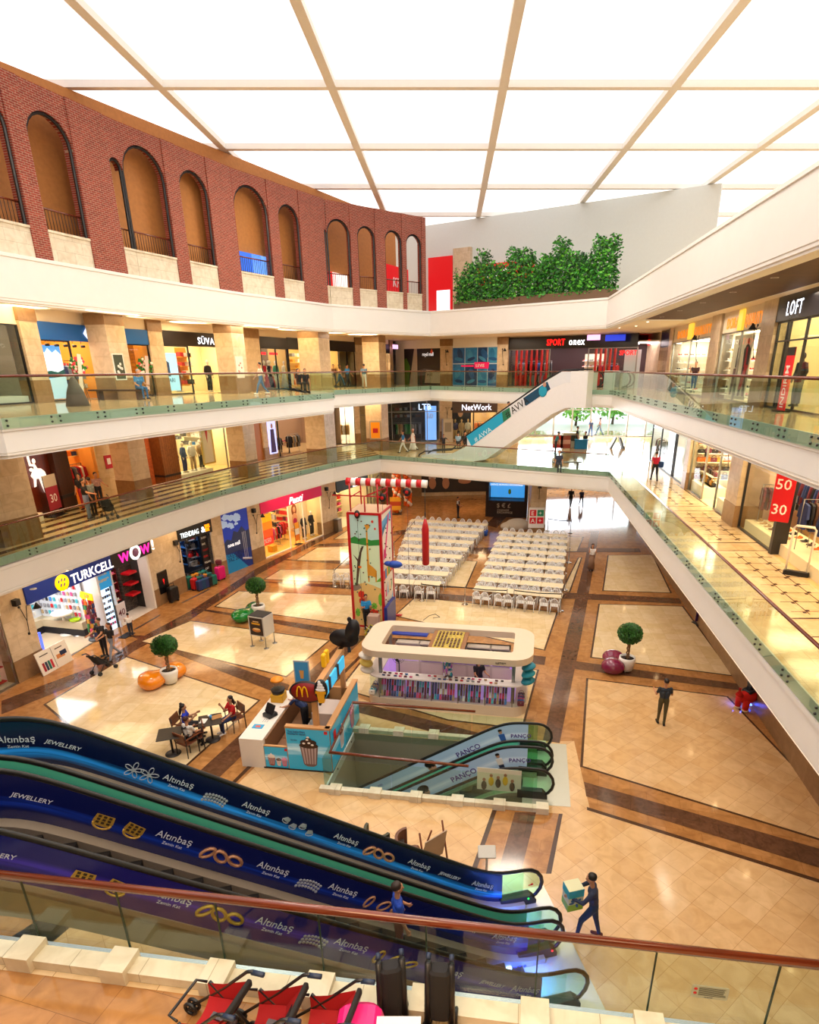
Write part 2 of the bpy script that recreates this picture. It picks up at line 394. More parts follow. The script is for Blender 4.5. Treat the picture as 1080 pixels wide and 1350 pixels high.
# ------ outer walls, ceiling and skylight
ZC=21.6
mb=MB()
mb.bx(-26,30,-8.3,-8,0,ZC);struct(mb,'wall_back',[M_white])
mb=MB();mb.bx(-26.3,-26,-8,66,0,ZC);struct(mb,'wall_left',[mat('warm_plaster','#d9b27c',.7)])
mb=MB();mb.bx(30,30.3,-8,52,0,ZC);struct(mb,'wall_right',[M_white])
mb=MB();mb.bx(-26,30,66,66.3,9.3,ZC);mb.bx(-26,3,66,66.3,0,9.3);struct(mb,'wall_far',[M_white])
mb=MB()
sk=[(-24.5+i*6.7,-24.5+i*6.7+6.35)for i in range(8)];ys=[(-6+j*7.1,-6+j*7.1+6.8)for j in range(10)]
xs=[-26]+[v for a in sk for v in a]+[30];yy=[-8]+[v for a in ys for v in a]+[66]
for i in range(len(xs)-1):
 for j in range(len(yy)-1):
  if i%2==1 and j%2==1:continue
  mb.bx(xs[i],xs[i+1],yy[j],yy[j+1],ZC,ZC+.35)
struct(mb,'ceiling',[M_white])
n=0
skm=mat('skylight_diffuser','#f4f8ff',.5,emit=1.22,ecol='#f6f6fa')  # invented skylight panels, glowing to light the hall and whiten the top
for a in sk:
 for b in ys:
  mb=MB();mb.bx(a[0],a[1],b[0],b[1],ZC+.25,ZC+.3);struct(mb,wname(),[skm])
# ------ glass balustrades of the galleries
CLAMP=MB().lathe([(.028,.03),(.028,-.02),(.018,-.028)],8).mesh('clamp',[M_gravel])
def balustrade(pts,zf,label,zr=1.17,low=-.12,out=.07,step=1.6,clamps=True,group=None,side=1):
 """pts: edge points; glass stands just inside the void, wood handrail on top, steel point fixings below"""
 root=thing('glass_balustrade',label,'railing',(pts[0][0],pts[0][1],zf),0,group)
 L=root.location.copy();ring=[]
 n=len(pts)
 for i in range(n):
  a=Vector(pts[max(0,i-1)]);b=Vector(pts[i]);c=Vector(pts[min(n-1,i+1)])
  d=((b-a).normalized()if i else Vector((0,0)))+((c-b).normalized()if i<n-1 else Vector((0,0)));d.normalize()
  ring.append(b+Vector((-d.y,d.x))*out*side)
 rail=MB();rail.tube([(p.x-L.x,p.y-L.y,zr)for p in ring],.042,10,0,sq=(1.15,.85));rail.build('handrail',[M_rail],root)
 ch=MB()
 for i in range(n-1):
  a,b=ring[i],ring[i+1];d=b-a;ln=d.length;k=max(1,round(ln/step));u=d/ln;nn=Vector((-u.y,u.x))*side
  Mx=Matrix(((u.x,0,-nn.x,a.x-L.x),(u.y,0,-nn.y,a.y-L.y),(0,1,0,0),(0,0,0,1)))
  for j in range(k):
   g=MB();x0=ln*j/k+.008;x1=ln*(j+1)/k-.008;g.bx(x0,x1,low,zr-.03,-.006,.006)
   g.build('glass_pane',[M_rglass],root,Mx)
   if clamps:
    for cx_ in(x0+.14,x1-.14):
     for cy_ in(low+.07,low+.2):
      o=bpy.data.objects.new('clamp',CLAMP);COL.objects.link(o);o.matrix_world=Mx@Matrix.Translation((cx_,cy_,0));o.parent=root
  ch.T=Mx;ch.bx(-.02,ln+.02,low-.02,low+.26,.012,.05)
 ch.build('edge_channel',[M_channel],root)
 return root
def rev(l):return list(reversed(l))
G1='glass balustrades round the atrium'
balustrade([L1[-1],L1[0]],Z1,'first floor glass balustrade with wood handrail along the right hand gallery',side=1)
balustrade([L1[0],L1[1]],Z1,'first floor glass balustrade facing us in front of the bright entrance',low=-.14)
balustrade([L1[1],L1[2],L1[3],L1[4],L1[5],L1[6],L1[7]],Z1,'first floor glass balustrade above the blue and pink shop signs on the left')
balustrade([L2[-1],(9.62,36.0),L2[0]],Z2,'second floor glass balustrade along the right gallery where people lean')
balustrade([L2[0],L2[1]],Z2,'second floor glass balustrade below the black and red sport store, behind the white escalator')
balustrade([L2[1],L2[2]],Z2,'short second floor glass balustrade in the far left corner by the stepped edge')
balustrade([L2[2],L2[3],L2[4],L2[5],L2[6],L2[7]],Z2,'second floor glass balustrade on the left, in front of the stone pillars')
balustrade([L2[7],L2[8]],Z2,'second floor glass balustrade at the left picture edge beyond the corner')
a=Vector(L1[-2]);b=Vector(L1[-1]);d=(b-a).normalized();kn=Vector((d.y,-d.x))
nr=thing('near_balustrade','nearest glass balustrade with thick red wood handrail on a stone kerb, bottom of the view','railing',(a.x,a.y,Z1))
NM=Matrix(((d.x,0,kn.x,0),(d.y,0,kn.y,0),(0,1,0,0),(0,0,0,1)))
ln=(b-a).length
NF=Frame(a,b,Z1)
m=MB();m.tube([(0,1.02,.03),(ln,1.02,.03)],.047,14,0,sq=(1.1,.85));m.build('handrail',[M_rail],nr,NM)
joints=[NF.px(x,y)[0]for x,y in((55,1235),(174,1252),(292,1268),(424,1283),(560,1300),(700,1312),(852,1325),(1010,1335))]
st=(joints[-1]-joints[0])/7;js=[joints[0]-st*4+st*i for i in range(16)];js=[j for j in js if 0<j<ln]
js=[0]+js+[ln]
for i in range(len(js)-1):
 m=MB();m.bx(js[i]+.006,js[i+1]-.006,-.3,1.0,.02,.034);m.build('glass_pane',[M_rglass],nr,NM)
 m=MB();m.bx(js[i+1]-.007,js[i+1]+.007,.1,.98,.018,.036);m.build('pane_joint',[mat('dark_joint','#123020',.3)],nr,NM)
m=MB();m.bx(0,ln,-.02,.12,.1,.3);m.build('kerb',[M_pstone],nr,NM)
for j in js[1:-1]:
 m=MB();m.bx(j-.14,j+.14,-.02,.2,.07,.36);m.build('kerb_block',[M_pstone],nr,NM)
m=MB();m.bx(0,ln,-.1,.1,.04,.1);m.build('steel_shoe',[mat('shoe_steel','#a9b0b8',.25,.8)],nr,NM)
s0,z0=NF.px(908,1312,0);s1,z1=NF.px(962,1292,0)
nt_=thing('safety_notice','small grey rule notice with two red warning discs stuck on the near glass','sign',M=NF.M@TM((s0+s1)/2,(z0+z1)/2-.01,-.0))
w=s1-s0;h=.165
m=MB();m.rbox((0,0,.043),(w,h,.004),.012,0);m.build('plate',[K('#a8b09c')],nt_)
m=MB()
for y in(.035,-.02):m.lathe([(.017,0),(.017,.003)],12,0,(-w/2+.035,y,.045))
m.build('warning_disc',[K('#c81e1e')],nt_)
m=MB();random.seed(3)
for k in range(7):
 y=.052-k*.016
 m.bx(-w/2+.065,w/2-.02-random.random()*.04,y,y+.006,.045,.047)
m.build('printed_lines',[K('#3a4038')],nt_)
text('lettering','novamall',.022,K('#333333'),nt_,TM(-.045,-.072,.046),.001)
mb=MB()
for y0,y1 in((9.5,13.5),(14.6,21.0),(22.0,27.5),(28.5,34.5)):
 f=lambda y:7.55+(y-9)*.1
 def q(u,y,z):return(f(y)+.55+u,y,z)
 mb.poly([q(.2,y0,Z1+.003),q(2.3,y0,Z1+.003),q(2.3,y1,Z1+.003),q(.2,y1,Z1+.003)],0)
 mb.poly([q(.28,y0+.08,Z1+.005),q(2.22,y0+.08,Z1+.005),q(2.22,y1-.08,Z1+.005),q(.28,y1-.08,Z1+.005)],1)
 for uu in(.9,1.6):
  mb.poly([q(uu,y0+.3,Z1+.007),q(uu+.03,y0+.3,Z1+.007),q(uu+.03,y1-.3,Z1+.007),q(uu,y1-.3,Z1+.007)],0)
 yy=y0+.5
 while yy<y1-.3:
  mb.poly([q(.5,yy,Z1+.007),q(2.0,yy,Z1+.007),q(2.0,yy+.03,Z1+.007),q(.5,yy+.03,Z1+.007)],0)
  for uu in(.9,1.6):
   for dx,dy in((-.07,-.07),(.07,.07)):
    mb.poly([q(uu+dx-.05,yy+dy-.05,Z1+.009),q(uu+dx+.05,yy+dy-.05,Z1+.009),q(uu+dx+.05,yy+dy+.05,Z1+.009),q(uu+dx-.05,yy+dy+.05,Z1+.009)],0)
  yy+=.72
struct(mb,tname(),[M_brown,M_cream2])
mb=MB(NM@Matrix.Identity(4))
mb.poly([(0,.004,.36),(ln,.004,.36),(ln,.004,.95),(0,.004,.95)]);o=struct(mb,tname(),[M_tan]);o.location=(a.x,a.y,Z1)
# ------ shop fronts
GA=Frame((-17.35,17.8),(-14.5,31));GB=Frame((-14.5,31),(-6.6,49.15));GC=Frame((-6.6,49.15),(-5.9,57.5));GD=Frame((-5.9,57.5),(5.6,58.7))
UA=Frame((-18.0,17),(-17.9,28.5),Z1);UB=Frame((-17.9,28.5),(-14.0,41.2),Z1);UC=Frame((-14.0,41.2),(-9.2,53.6),Z1);UD=Frame((-9.2,53.6),(5.2,57.2),Z1)
VA=Frame((-18.6,17),(-16.7,31.3),Z2);VB=Frame((-16.7,31.3),(-11.2,45.4),Z2);VC=Frame((-11.2,45.4),(-5.1,58.6),Z2);VD=Frame((-4.9,60.1),(14.3,44.2),Z2)
RA=Frame((14.3,44.2),(10.1,10),Z1);RB=Frame((14.3,44.2),(10.1,10),Z2)
def zt(f):return{0.0:4.2,Z1:9.25-Z1,Z2:13.75-Z2}[f.z0]
def pier(f,x0,x1,z1=None,d=.0,depth=.5,top=False):
 z1=z1 or zt(f)
 m=MB();m.bx(x0,x1,.9,z1,-depth,d,0);m.bx(x0-.01,x1+.01,0,.9,-depth,d+.02,1)
 if top:m.bx(x0-.02,x1+.02,z1-.55,z1,-depth,d+.02,1)
 return struct(m,tname(),[M_trav,M_travb],f.M)
def shell(f,x0,x1,zh,depth,wallc='#e8dcc4',floorc='#d8c8a8',light=4.,lc='#fff0d8',head=True,zhead=None,ceil=None):
 """hollow room behind an opening"""
 H=zt(f);m=MB()
 m.bx(x0-.05,x1+.05,0,H,-depth-.1,-depth,0);m.bx(x0-.1,x0,0,H,-depth,-.1,0);m.bx(x1,x1+.1,0,H,-depth,-.1,0)
 m.bx(x0,x1,0.0,.012,-depth,.0,1);m.bx(x0,x1,zh+.12,zh+.2,-depth,-.1,2)
 struct(m,'wall_shop',[mat('shop_wall_'+wallc[1:],wallc,.6),mat('shop_floor_'+floorc[1:],floorc,.2,var=.06),mat('shop_ceiling',ceil or '#efeae0',.6)],f.M)
 if light:
  k=max(1,int((x1-x0)/2.4));w=(x1-x0)/k
  m=MB()
  for i in range(k):
   m.bx(x0+w*(i+.2),x0+w*(i+.8),zh+.08,zh+.11,-depth*.8,-.5,0)
  m.build('ceiling_light_panel',[glow(lc,light*1.1)],None,f.M,label='lit panels inside the shop '+SHOPL[0]+(', right part' if SHOPL[0]in SEEN else '')+('' if not SEEN.append(SHOPL[0])else ''),category='light')
SHOPL=[''];SEEN=[]
def shopname(s):SHOPL[0]=s
def signboard(f,x0,x1,z0,z1,col,label,d=.08,emit=0.,metal=None):
 t=thing('shop_sign',label,'sign',M=f.M)
 m=MB();m.rbox(((x0+x1)/2,(z0+z1)/2,d/2),(x1-x0,z1-z0,d),.015,0)
 m.build('board',[mat('board_'+col[1:]+('lit' if emit else ''),col,.35,emit=emit)],t);return t
def sheet(f,x0,x1,z0,z1,d=-.05,fr=None,mul=(),tr=None,name=None):
 """shop window: pane + frame bars"""
 m=MB();m.bx(x0,x1,z0,z1,d,d+.012,0);fm=fr or M_steel
 e=.05
 m.bx(x0,x0+e,z0,z1,d-.04,d+.05,1);m.bx(x1-e,x1,z0,z1,d-.04,d+.05,1);m.bx(x0,x1,z0,z0+e*1.4,d-.04,d+.05,1);m.bx(x0,x1,z1-e,z1,d-.04,d+.05,1)
 for q in mul:m.bx(q-e/2,q+e/2,z0,z1,d-.04,d+.05,1)
 if tr:m.bx(x0,x1,tr-e/2,tr+e/2,d-.04,d+.05,1)
 return struct(m,wname(),[M_sglass,fm],f.M)
MESH={}
def put(key,name,label,cat,M,group=None,kind=None):
 o=bpy.data.objects.new(name,MESH[key]);COL.objects.link(o);o.matrix_world=M;T(o,label,cat,group);return o
def defmesh(key,mb,mats):
 if key not in MESH:MESH[key]=mb.mesh(key,mats if isinstance(mats,(list,tuple))else[mats])
 return key
def garment(col):
 k='garment_'+col
 if k in MESH:return k
 m=MB();pts=[(-.08,0),(-.24,-.06),(-.3,-.5),(-.22,-.52),(-.19,-.2),(-.2,-.85),(.2,-.85),(.19,-.2),(.22,-.52),(.3,-.5),(.24,-.06),(.08,0)]
 m.T=Matrix(((0,0,1,0),(0,1,0,0),(1,0,0,0),(0,0,0,1)))
 m.prism(pts,-.04,.04);m.tube([(0,0,0),(0,.06,0),(.02,.1,0),(-.01,.12,0)],.006,5)
 return defmesh(k,m,mat('cloth_'+col[1:],col,.8,var=.15,vscale=20))
def boxmesh(col,d,r=.01,rough=.5):
 k='box_%s_%s'%(col,d)
 if k in MESH:return k
 m=MB();m.rbox((0,d[1]/2,0),d,r,0,ax=2,n=2);return defmesh(k,m,mat('goods_'+col[1:],col,rough))
NAMEC={'#c01820':'red','#1a1a22':'black','#e8e4dc':'white','#2a3a70':'navy','#8a8a90':'grey','#d8a040':'mustard','#3a7ac0':'blue','#d84a80':'pink','#5a3a28':'brown','#3a8a50':'green','#e07020':'orange','#b89a70':'beige','#6a2a3a':'burgundy','#40b0c0':'turquoise'}
def rail_of(f,x0,x1,z,d,cols,where,n,rackname='clothes_rail'):
 """hanging rail with garments, each garment its own object"""
 L_=z
 t=thing(rackname,'metal clothes rail '+where,'clothes rail',M=f.M)
 m=MB();m.tube([(x0,z,d),(x1,z,d)],.015,6);m.build('rail',[M_steel],t)
 for xx in(x0+.03,x1-.03):
  m=MB();m.tube([(xx,0,d),(xx,z,d)],.015,6);m.bx(xx-.03,xx+.03,0,.03,d-.25,d+.25);m.build('upright',[M_steel],t)
 for i in range(n):
  c=random.choice(cols)
  M=f.M@Matrix.Translation((x0+(x1-x0)*(i+.5)/n,z-.12,d))@Matrix.Rotation(random.uniform(-.3,.3),4,'Y')@Matrix.Rotation(pi/2*0,4,'Y')
  put(garment(c),'garment','%s garment hanging on the rail %s'%(NAMEC[c],where),'clothing',M,'%s garments %s'%(NAMEC[c],where))
def shelves(f,x0,x1,zs,d,dep,cols,where,n,what='folded stack',size=(.26,.16,.26),shelfc='#e8dcc0',cat='clothing',backc=None,skip=.06,rnd=.25,name=None,shape=None):
 t=thing('shelf_unit','wall shelves '+where,'shelves',M=f.M)
 sm=mat('shelf_'+shelfc[1:],shelfc,.5)
 if backc:
  m=MB();m.bx(x0,x1,zs[0]-.1,zs[-1]+.5,d-dep/2-.03,d-dep/2,0);m.build('back_panel',[mat('shelf_'+backc[1:],backc,.6)],t)
 for z in zs:
  m=MB();m.bx(x0,x1,z-.03,z,d-dep/2,d+dep/2,0);m.build('shelf',[sm],t)
  for i in range(n):
   if random.random()<skip:continue
   c=random.choice(cols);hh=size[1]*(1-random.random()*rnd)
   M=f.M@Matrix.Translation((x0+(x1-x0)*(i+.5)/n,z,d))@Matrix.Diagonal((1,hh/size[1],1,1))
   k=(shape or boxmesh)(c,size)
   nm=name or what.replace(' ','_')
   put(k,nm,'%s %s on the shelves %s'%(NAMEC[c],what,where),cat,M,'%s %ss on the shelves %s'%(NAMEC[c],what,where))
def shoe(c,size=None):
 k='shoe_'+c
 if k in MESH:return k
 m=MB()
 for s in(-.06,.06):
  m.ell((s,.035,.03),(.045,.035,.13),0,10,6);m.ell((s,.07,-.05),(.042,.055,.06),0,10,6);m.rbox((s,.008,0),(.085,.016,.28),.03,1,ax=1)
 return defmesh(k,m,[mat('shoe_'+c[1:],c,.4),K('#e8e4dc')])
def bag(c,size=None):
 k='bag_'+c
 if k in MESH:return k
 m=MB();m.rbox((0,.13,0),(.34,.25,.14),.05,0,ax=2);m.tube([(-.1,.25,0),(-.09,.36,0),(0,.4,0),(.09,.36,0),(.1,.25,0)],.012,6,0)
 m.bx(-.03,.03,.16,.22,.07,.08,1)
 return defmesh(k,m,[mat('bag_'+c[1:],c,.45),M_steel])
def mannequin(f,x,d,z,top,bot,label,dress=False,skin='#e8e0d4',head=True,rot=0.,s=1.):
 t=thing('mannequin',label,'mannequin',M=f.M@Matrix.Translation((x,z,d))@Matrix.Rotation(rot,4,'Y')@Matrix.Scale(s,4))
 sk=mat('mannequin_'+skin[1:],skin,.35)
 m=MB()
 for q in(-1,1):
  m.tube([(q*.1,.95,0),(q*.11,.5,.02),(q*.11,.1,-.02),(q*.12,.04,.06)],[.085,.055,.04,.04],8)
  m.ell((q*.12,.035,.05),(.045,.035,.12),0,8,5)
  m.tube([(q*.18,1.42,0),(q*.25,1.15,-.02),(q*.24,.9,.08)],[.05,.038,.03],8);m.ell((q*.24,.84,.11),(.025,.07,.04),0,8,5)
 if head:m.tube([(0,1.45,0),(0,1.56,.01)],.05,8);m.ell((0,1.66,.02),(.085,.12,.1),0,12,8)
 m.ell((0,1.2,0),(.17,.3,.11),0,12,8);m.ell((0,.98,0),(.17,.13,.13),0,12,6)
 m.build('figure',[sk],t)
 m=MB()
 if dress:m.tube([(0,1.46,0),(0,1.4,0),(0,1.12,0),(0,.9,0),(0,.1,0)],[.12,.19,.16,.21,.38],14,0,sq=(1,.7));m.build('dress',[mat('cloth_'+top[1:],top,.8,var=.15,vscale=20)],t)
 else:
  m.tube([(0,1.48,0),(0,1.43,0),(0,1.15,0),(0,.86,0)],[.09,.2,.19,.2],14,0,sq=(1,.66))
  for q in(-1,1):m.tube([(q*.17,1.43,0),(q*.26,1.15,-.02),(q*.25,.93,.07)],[.07,.055,.045],8)
  m.build('jacket',[mat('cloth_'+top[1:],top,.8,var=.15,vscale=20)],t)
  m=MB()
  for q in(-1,1):m.tube([(q*.09,.95,0),(q*.11,.5,.02),(q*.115,.1,-.01)],[.105,.085,.07],10)
  m.build('trousers',[mat('cloth_'+bot[1:],bot,.8,var=.15,vscale=20)],t)
 m=MB();m.lathe([(.2,0),(.2,.012),(.01,.02)],16,0,(0,0,0),M=Matrix.Rotation(-pi/2,4,'X').to_3x3());m.build('stand',[M_steel],t)
 return t
def lamp_fix(f,x,z,label,d=.0):
 """black articulated wall lamp with cone shade and a small speaker box above"""
 t=thing('wall_lamp',label,'lamp',M=f.M@Matrix.Translation((x,z,d)))
 m=MB();m.lathe([(.05,0),(.05,.03)],10,0,(0,.6,.02));m.lathe([(.05,0),(.05,.03)],10,0,(.12,-.55,.02));m.build('wall_mount',[M_black],t)
 m=MB();m.tube([(0,.6,.05),(.1,.0,.12),(.12,-.55,.05)],.014,6);m.tube([(.1,0,.12),(.16,.62,.2),(.42,.58,.34)],.014,6);m.build('arm',[M_black],t)
 m=MB();m.lathe([(.03,.2),(.05,.14),(.15,-.02),(.145,-.02),(.04,.12)],14,0,(.46,.45,.36),M=Matrix.Rotation(-pi/2,4,'X').to_3x3());m.build('shade',[M_black],t)
 return t
def speaker(f,x,z,label):
 m=MB();m.rbox((x,z,.1),(.24,.26,.2),.02,0);m.rbox((x,z,.205),(.19,.2,.01),.02,1)
 T(m.build('wall_speaker',[M_black,K('#2a2a2e')],None,f.M),label,'speaker')
def easel(loc,rz,w,h,cols,label,txt=None,tcol='#ffffff',leg=.35,tsize=.3):
 t=thing('sign_stand',label,'sign',loc,rz);F_=Matrix.Rotation(pi/2,4,'X')
 m=MB(F_)
 m.tube([(-w/2-.02,0,0),(-w/2-.02,leg+h,0)],.015,6);m.tube([(w/2+.02,0,0),(w/2+.02,leg+h,0)],.015,6);m.bx(-w/2-.05,w/2+.05,0,.03,-.2,.2);m.build('stand_frame',[M_black],t)
 m=MB(F_);k=len(cols)
 for i,c in enumerate(cols):m.bx(-w/2,w/2,leg+h*(1-(i+1)/k),leg+h*(1-i/k),-.012,.012,i)
 m.build('panel',[K(c)for c in cols],t)
 if txt:text('lettering',txt,tsize,K(tcol),t,F_@TM(0,leg+h*.22,.014),.003,.006,align='CENTER')
 return t
def side(f,x,dep,z0=None):return Frame(tuple(f.at(x,0,-dep))[:2],tuple(f.at(x,0,0))[:2],f.z0)
def sideR(f,x,dep):return Frame(tuple(f.at(x+.1,0,-.15))[:2],tuple(f.at(x+.1,0,-dep))[:2],f.z0)
def sx(f,x,y):return f.px(x,y)[0]
def sz(f,x,y):return f.px(x,y)[1]
ALLC=list(NAMEC)
# ====== ground floor, left side
xt0=sx(GA,63,886);xt1=sx(GA,142,833);xw0=sx(GA,161,827);xw1=sx(GA,206,802)
x0=.2;x1=sx(GA,25,900)
shopname('of plush toys at the left picture edge')
shell(GA,x0,x1,3.2,3.2,'#f0d8d0','#e0d0b0',7,'#fff4e4')
sheet(GA,x0,x1,0,3.2)
t=signboard(GA,x0,x1,2.85,4.0,'#f4f0ea','white shop sign with a red letter at the left picture edge');text('lettering','S',.7,glow('#e01818',1.5),t,TM(x1-.75,3.0,.09),.02,.01)
def plush(c,size=None):
 k='plush_'+c
 if k in MESH:return k
 m=MB();m.ell((0,.14,0),(.14,.15,.12),0,12,8);m.ell((0,.34,.02),(.11,.1,.1),0,12,8)
 for q in(-1,1):m.ell((q*.08,.43,.02),(.035,.045,.02),0,8,5);m.ell((q*.13,.2,.08),(.05,.04,.08),0,8,5);m.ell((q*.08,.05,.13),(.05,.05,.07),0,8,5);m.ell((q*.04,.36,.115),(.012,.014,.01),1,6,4)
 m.ell((0,.32,.12),(.03,.022,.025),1,6,4)
 return defmesh(k,m,[mat('plush_'+c[1:],c,.95,var=.2,vscale=40),M_black])
NAMEC.update({'#c8e0a0':'pale green','#f0e8d8':'cream','#e070a0':'rose'})
shelves(GA,x0,x1-.1,(.15,.75,1.35,1.95,2.55),-.7,.6,['#c8e0a0','#f0e8d8','#e070a0','#5a3a28','#c01820','#e8e4dc'],'in the toy shop window at the left edge',6,'plush animal',(.3,.5,.3),'#c01820','toy',shape=plush,skip=0,rnd=.1)
pier(GA,x1,xt0,4.2,.02)
lamp_fix(GA,sx(GA,24,800),sz(GA,24,822),'black jointed wall lamp on the stone pier left of the blue phone shop')
speaker(GA,sx(GA,18,794),sz(GA,18,794),'small black speaker on the stone pier left of the blue phone shop')
# --- phone shop
shopname('with the blue phone sign')
shell(GA,xt0,xt1,3.25,3.6,'#e6e6ea','#cbb79c',8,'#ffffff')
zb=sz(GA,55.5,786.7)
t=signboard(GA,xt0-.15,sx(GA,147,751),2.83,4.0,'#0c2c88','dark blue shop sign with yellow emblem reading TURKCELL',emit=.12)
ex_,ez_=GA.px(79,768)
m=MB();m.lathe([(.34,0),(.34,.04)],28,0,(ex_,ez_,.085));m.build('emblem',[glow('#ffc800',1.2)],t)
m=MB()
for q,(u,v,a_)in enumerate(((-.22,.12,.5),(-.02,.16,.5),(.18,.12,.5),(-.12,-.1,.5),(.1,-.12,.5))):
 m.ell((ex_+u*.75,ez_+v*.8,.13),(.035,.085,.01),0,10,6,M=Matrix.Rotation(-.5,3,'Z'))
m.build('emblem_marks',[mat('board_0c2c88lit','#0c2c88')],t)
text('lettering','TURKCELL',.56,glow('#ffffff',1.1),t,TM(ex_+.5,2.93,.085),.012,.04,sx=.88,spc=1.05)
FS=side(GA,xt1-.05,3.3)
for k,(ff,xa,xb,dd)in enumerate(((GA,xt0+.05,xt1-.1,-3.3),(FS,.1,2.5,.1))):
 tt=thing('display_wall',('wide pegboard wall of phone cases at the back of the phone shop','side pegboard wall of phone cases right of the round table')[k],'display wall',M=ff.M)
 m=MB();m.bx(xa,xb,.7,3.2,dd-.05,dd,0);m.build('pegboard',[K('#dfe3e8')],tt)
 m=MB();m.bx(xa,xb,.35,.7,dd,dd+.35,0);m.build('drawer_base',[K('#c8b898')],tt);m=MB();m.bx(xa,xb,.0,.35,dd,dd+.32,0);m.build('plinth',[K('#1a1a22')],tt)
 cols=int((xb-xa)/.2)
 for r_ in range(7):
  for c_ in range(cols):
   if k==0 and random.random()<.06:continue
   c=random.choice(['#e8e4dc','#8a8a90','#1a1a22','#3a7ac0','#d84a80','#e8e4dc','#40b0c0','#8a8a90','#c01820','#b89a70'])
   wh=('on the wide pegboard','on the side pegboard')[k]
   put(boxmesh(c,(.1,.19,.04)),'phone_case_pack','%s phone case pack hanging %s'%(NAMEC[c],wh),'phone case',ff.M@Matrix.Translation((xa+(c_+.5)*.2,.86+r_*.33,dd+.06)),'%s phone case packs %s'%(NAMEC[c],wh))
lb=thing('leaning_poster','white board with two product pictures leaning against the pier by the phone shop','poster',M=GA.M@Matrix.Translation((sx(GA,66,883),0,.45))@Matrix.Rotation(-.2,4,'X'))
m=MB();m.bx(-.75,.75,0,.95,-.02,.02);m.build('board',[K('#efe8dc')],lb)
m=MB()
for i,c in enumerate(('#a01c30','#1c2c50','#186c60','#c02838')):m.bx(-.62+i*.13,-.52+i*.13,.12,.48,.021,.026,i)
m.bx(-.03,-.01,.05,.9,.021,.026,4);m.bx(.1,.5,.35,.52,.021,.026,5);m.bx(.3,.62,.42,.6,.022,.027,1)
m.build('printed_picture',[K(c)for c in('#a01c30','#1c2c50','#186c60','#c02838','#888078','#d08850')],lb)
m=MB();m.bx(-.6,-.2,.75,.79,.021,.026);m.bx(.15,.5,.75,.79,.021,.026);m.build('printed_lines',[K('#50483c')],lb)
mb=thing('neon_strip_sign','narrow blue lit strip sign standing at the edge of the phone shop floor','sign',M=GA.M@Matrix.Translation((xt0+.28,0,-.25)))
m=MB();m.rbox((0,.75,0),(.12,1.4,.05),.02);m.build('lit_panel',[glow('#4a62ff',1.6)],mb)
m=MB();m.bx(-.14,.14,0,.05,-.14,.14);m.build('foot',[M_steel],mb)
fx,fz=GA.px(90,832)
p=P(89,836);tb=thing('bar_table','round white bar table on one column in the phone shop','table',p)
m=MB();m.lathe([(.42,1.0),(.45,1.02),(.45,1.1),(.42,1.12)],28);m.build('table_top',[K('#f2ece0',.25)],tb)
m=MB();m.lathe([(.06,.02),(.06,1.0)],16);m.build('column',[K('#f2ece0',.25)],tb)
m=MB();m.lathe([(.3,0),(.3,.03),(.07,.05)],24);m.build('foot',[K('#f2ece0',.25)],tb)
p=P(98,836);tb=thing('bar_stool','lime green bar stool with chrome foot by the white round table','stool',p+Vector((.25,-.1,0)))
m=MB();m.lathe([(.1,.68),(.2,.72),(.24,.8),(.2,.78),(0.001,.76)],20);m.build('seat',[K('#b4dc10',.3)],tb)
m=MB();m.lathe([(.03,.02),(.03,.7)],12);m.build('column',[M_steel],tb)
m=MB();m.lathe([(.22,0),(.22,.02),(.04,.05)],24);m.build('foot',[M_steel],tb)
p=P(127,843);sr=thing('spinner_rack','revolving rack full of bright phone covers with a yellow price flag','display rack',p)
m=MB();m.lathe([(.3,0),(.3,.08),(.05,.1)],20);m.build('base',[K('#4a5058')],sr)
m=MB();m.lathe([(.04,.1),(.04,2.0)],10);m.build('pole',[M_steel],sr)
m=MB();m.T=Matrix.Rotation(-.5,4,'Z')@Matrix.Rotation(pi/2,4,'X');m.prism([(-.5,2.0),(-.38,1.9),(.45,1.95),(.45,2.25),(-.38,2.25)],-.02,.02);m.build('price_flag',[glow('#f5c400',.6)],sr)
text('lettering','5.37',.2,K('#1a2a60'),sr,Matrix.Rotation(-.5,4,'Z')@Matrix.Rotation(pi/2,4,'X')@TM(-.12,2.03,.025),.003,.006)
for r_ in range(8):
 for q in range(7):
  a_=q*2*pi/7+r_*.3;c=random.choice(['#c01820','#d84a80','#e07020','#3a8a50','#6a2a3a','#d8a040','#2a3a70'])
  put(boxmesh(c,(.12,.2,.05)),'phone_cover','%s phone cover on the revolving rack'%NAMEC[c],'phone case',Matrix.Translation(p+Vector((cos(a_)*.2,sin(a_)*.2,.2+r_*.22)))@Matrix.Rotation(a_+pi/2,4,'Z')@Matrix.Rotation(pi/2,4,'X'),'%s phone covers on the revolving rack'%NAMEC[c])
sc=thing('lit_showcase','tall glowing phone showcase with blue header between the phone and shoe shops','showcase',M=GA.M)
m=MB();m.bx(xt1,xw0,0,3.1,-.2,-.15,0);m.bx(xt1,xt1+.06,0,3.1,-.6,.05,1);m.bx(xw0-.06,xw0,0,3.1,-.6,.05,1);m.bx(xt1,xw0,3.04,3.1,-.6,.05,1);m.build('cabinet',[glow('#cfe8ff',1.6),K('#d8d8dc')],sc)
m=MB();m.bx(xt1+.06,xw0-.06,2.1,3.04,-.02,.0);m.build('header',[mat('header_blue','#1a8ac8',.4,emit=.5)],sc)
text('lettering','TURKCELL',.13,K('#f5c400'),sc,TM(xt1+.12,2.72,.002),.003,.003,sx=.9)
text('lettering','CEP TELEFONU SATIS\n& TEKNIK SERVIS',.085,K('#f5c400'),sc,TM(xt1+.08,2.5,.002),.003,.004,sx=.8)
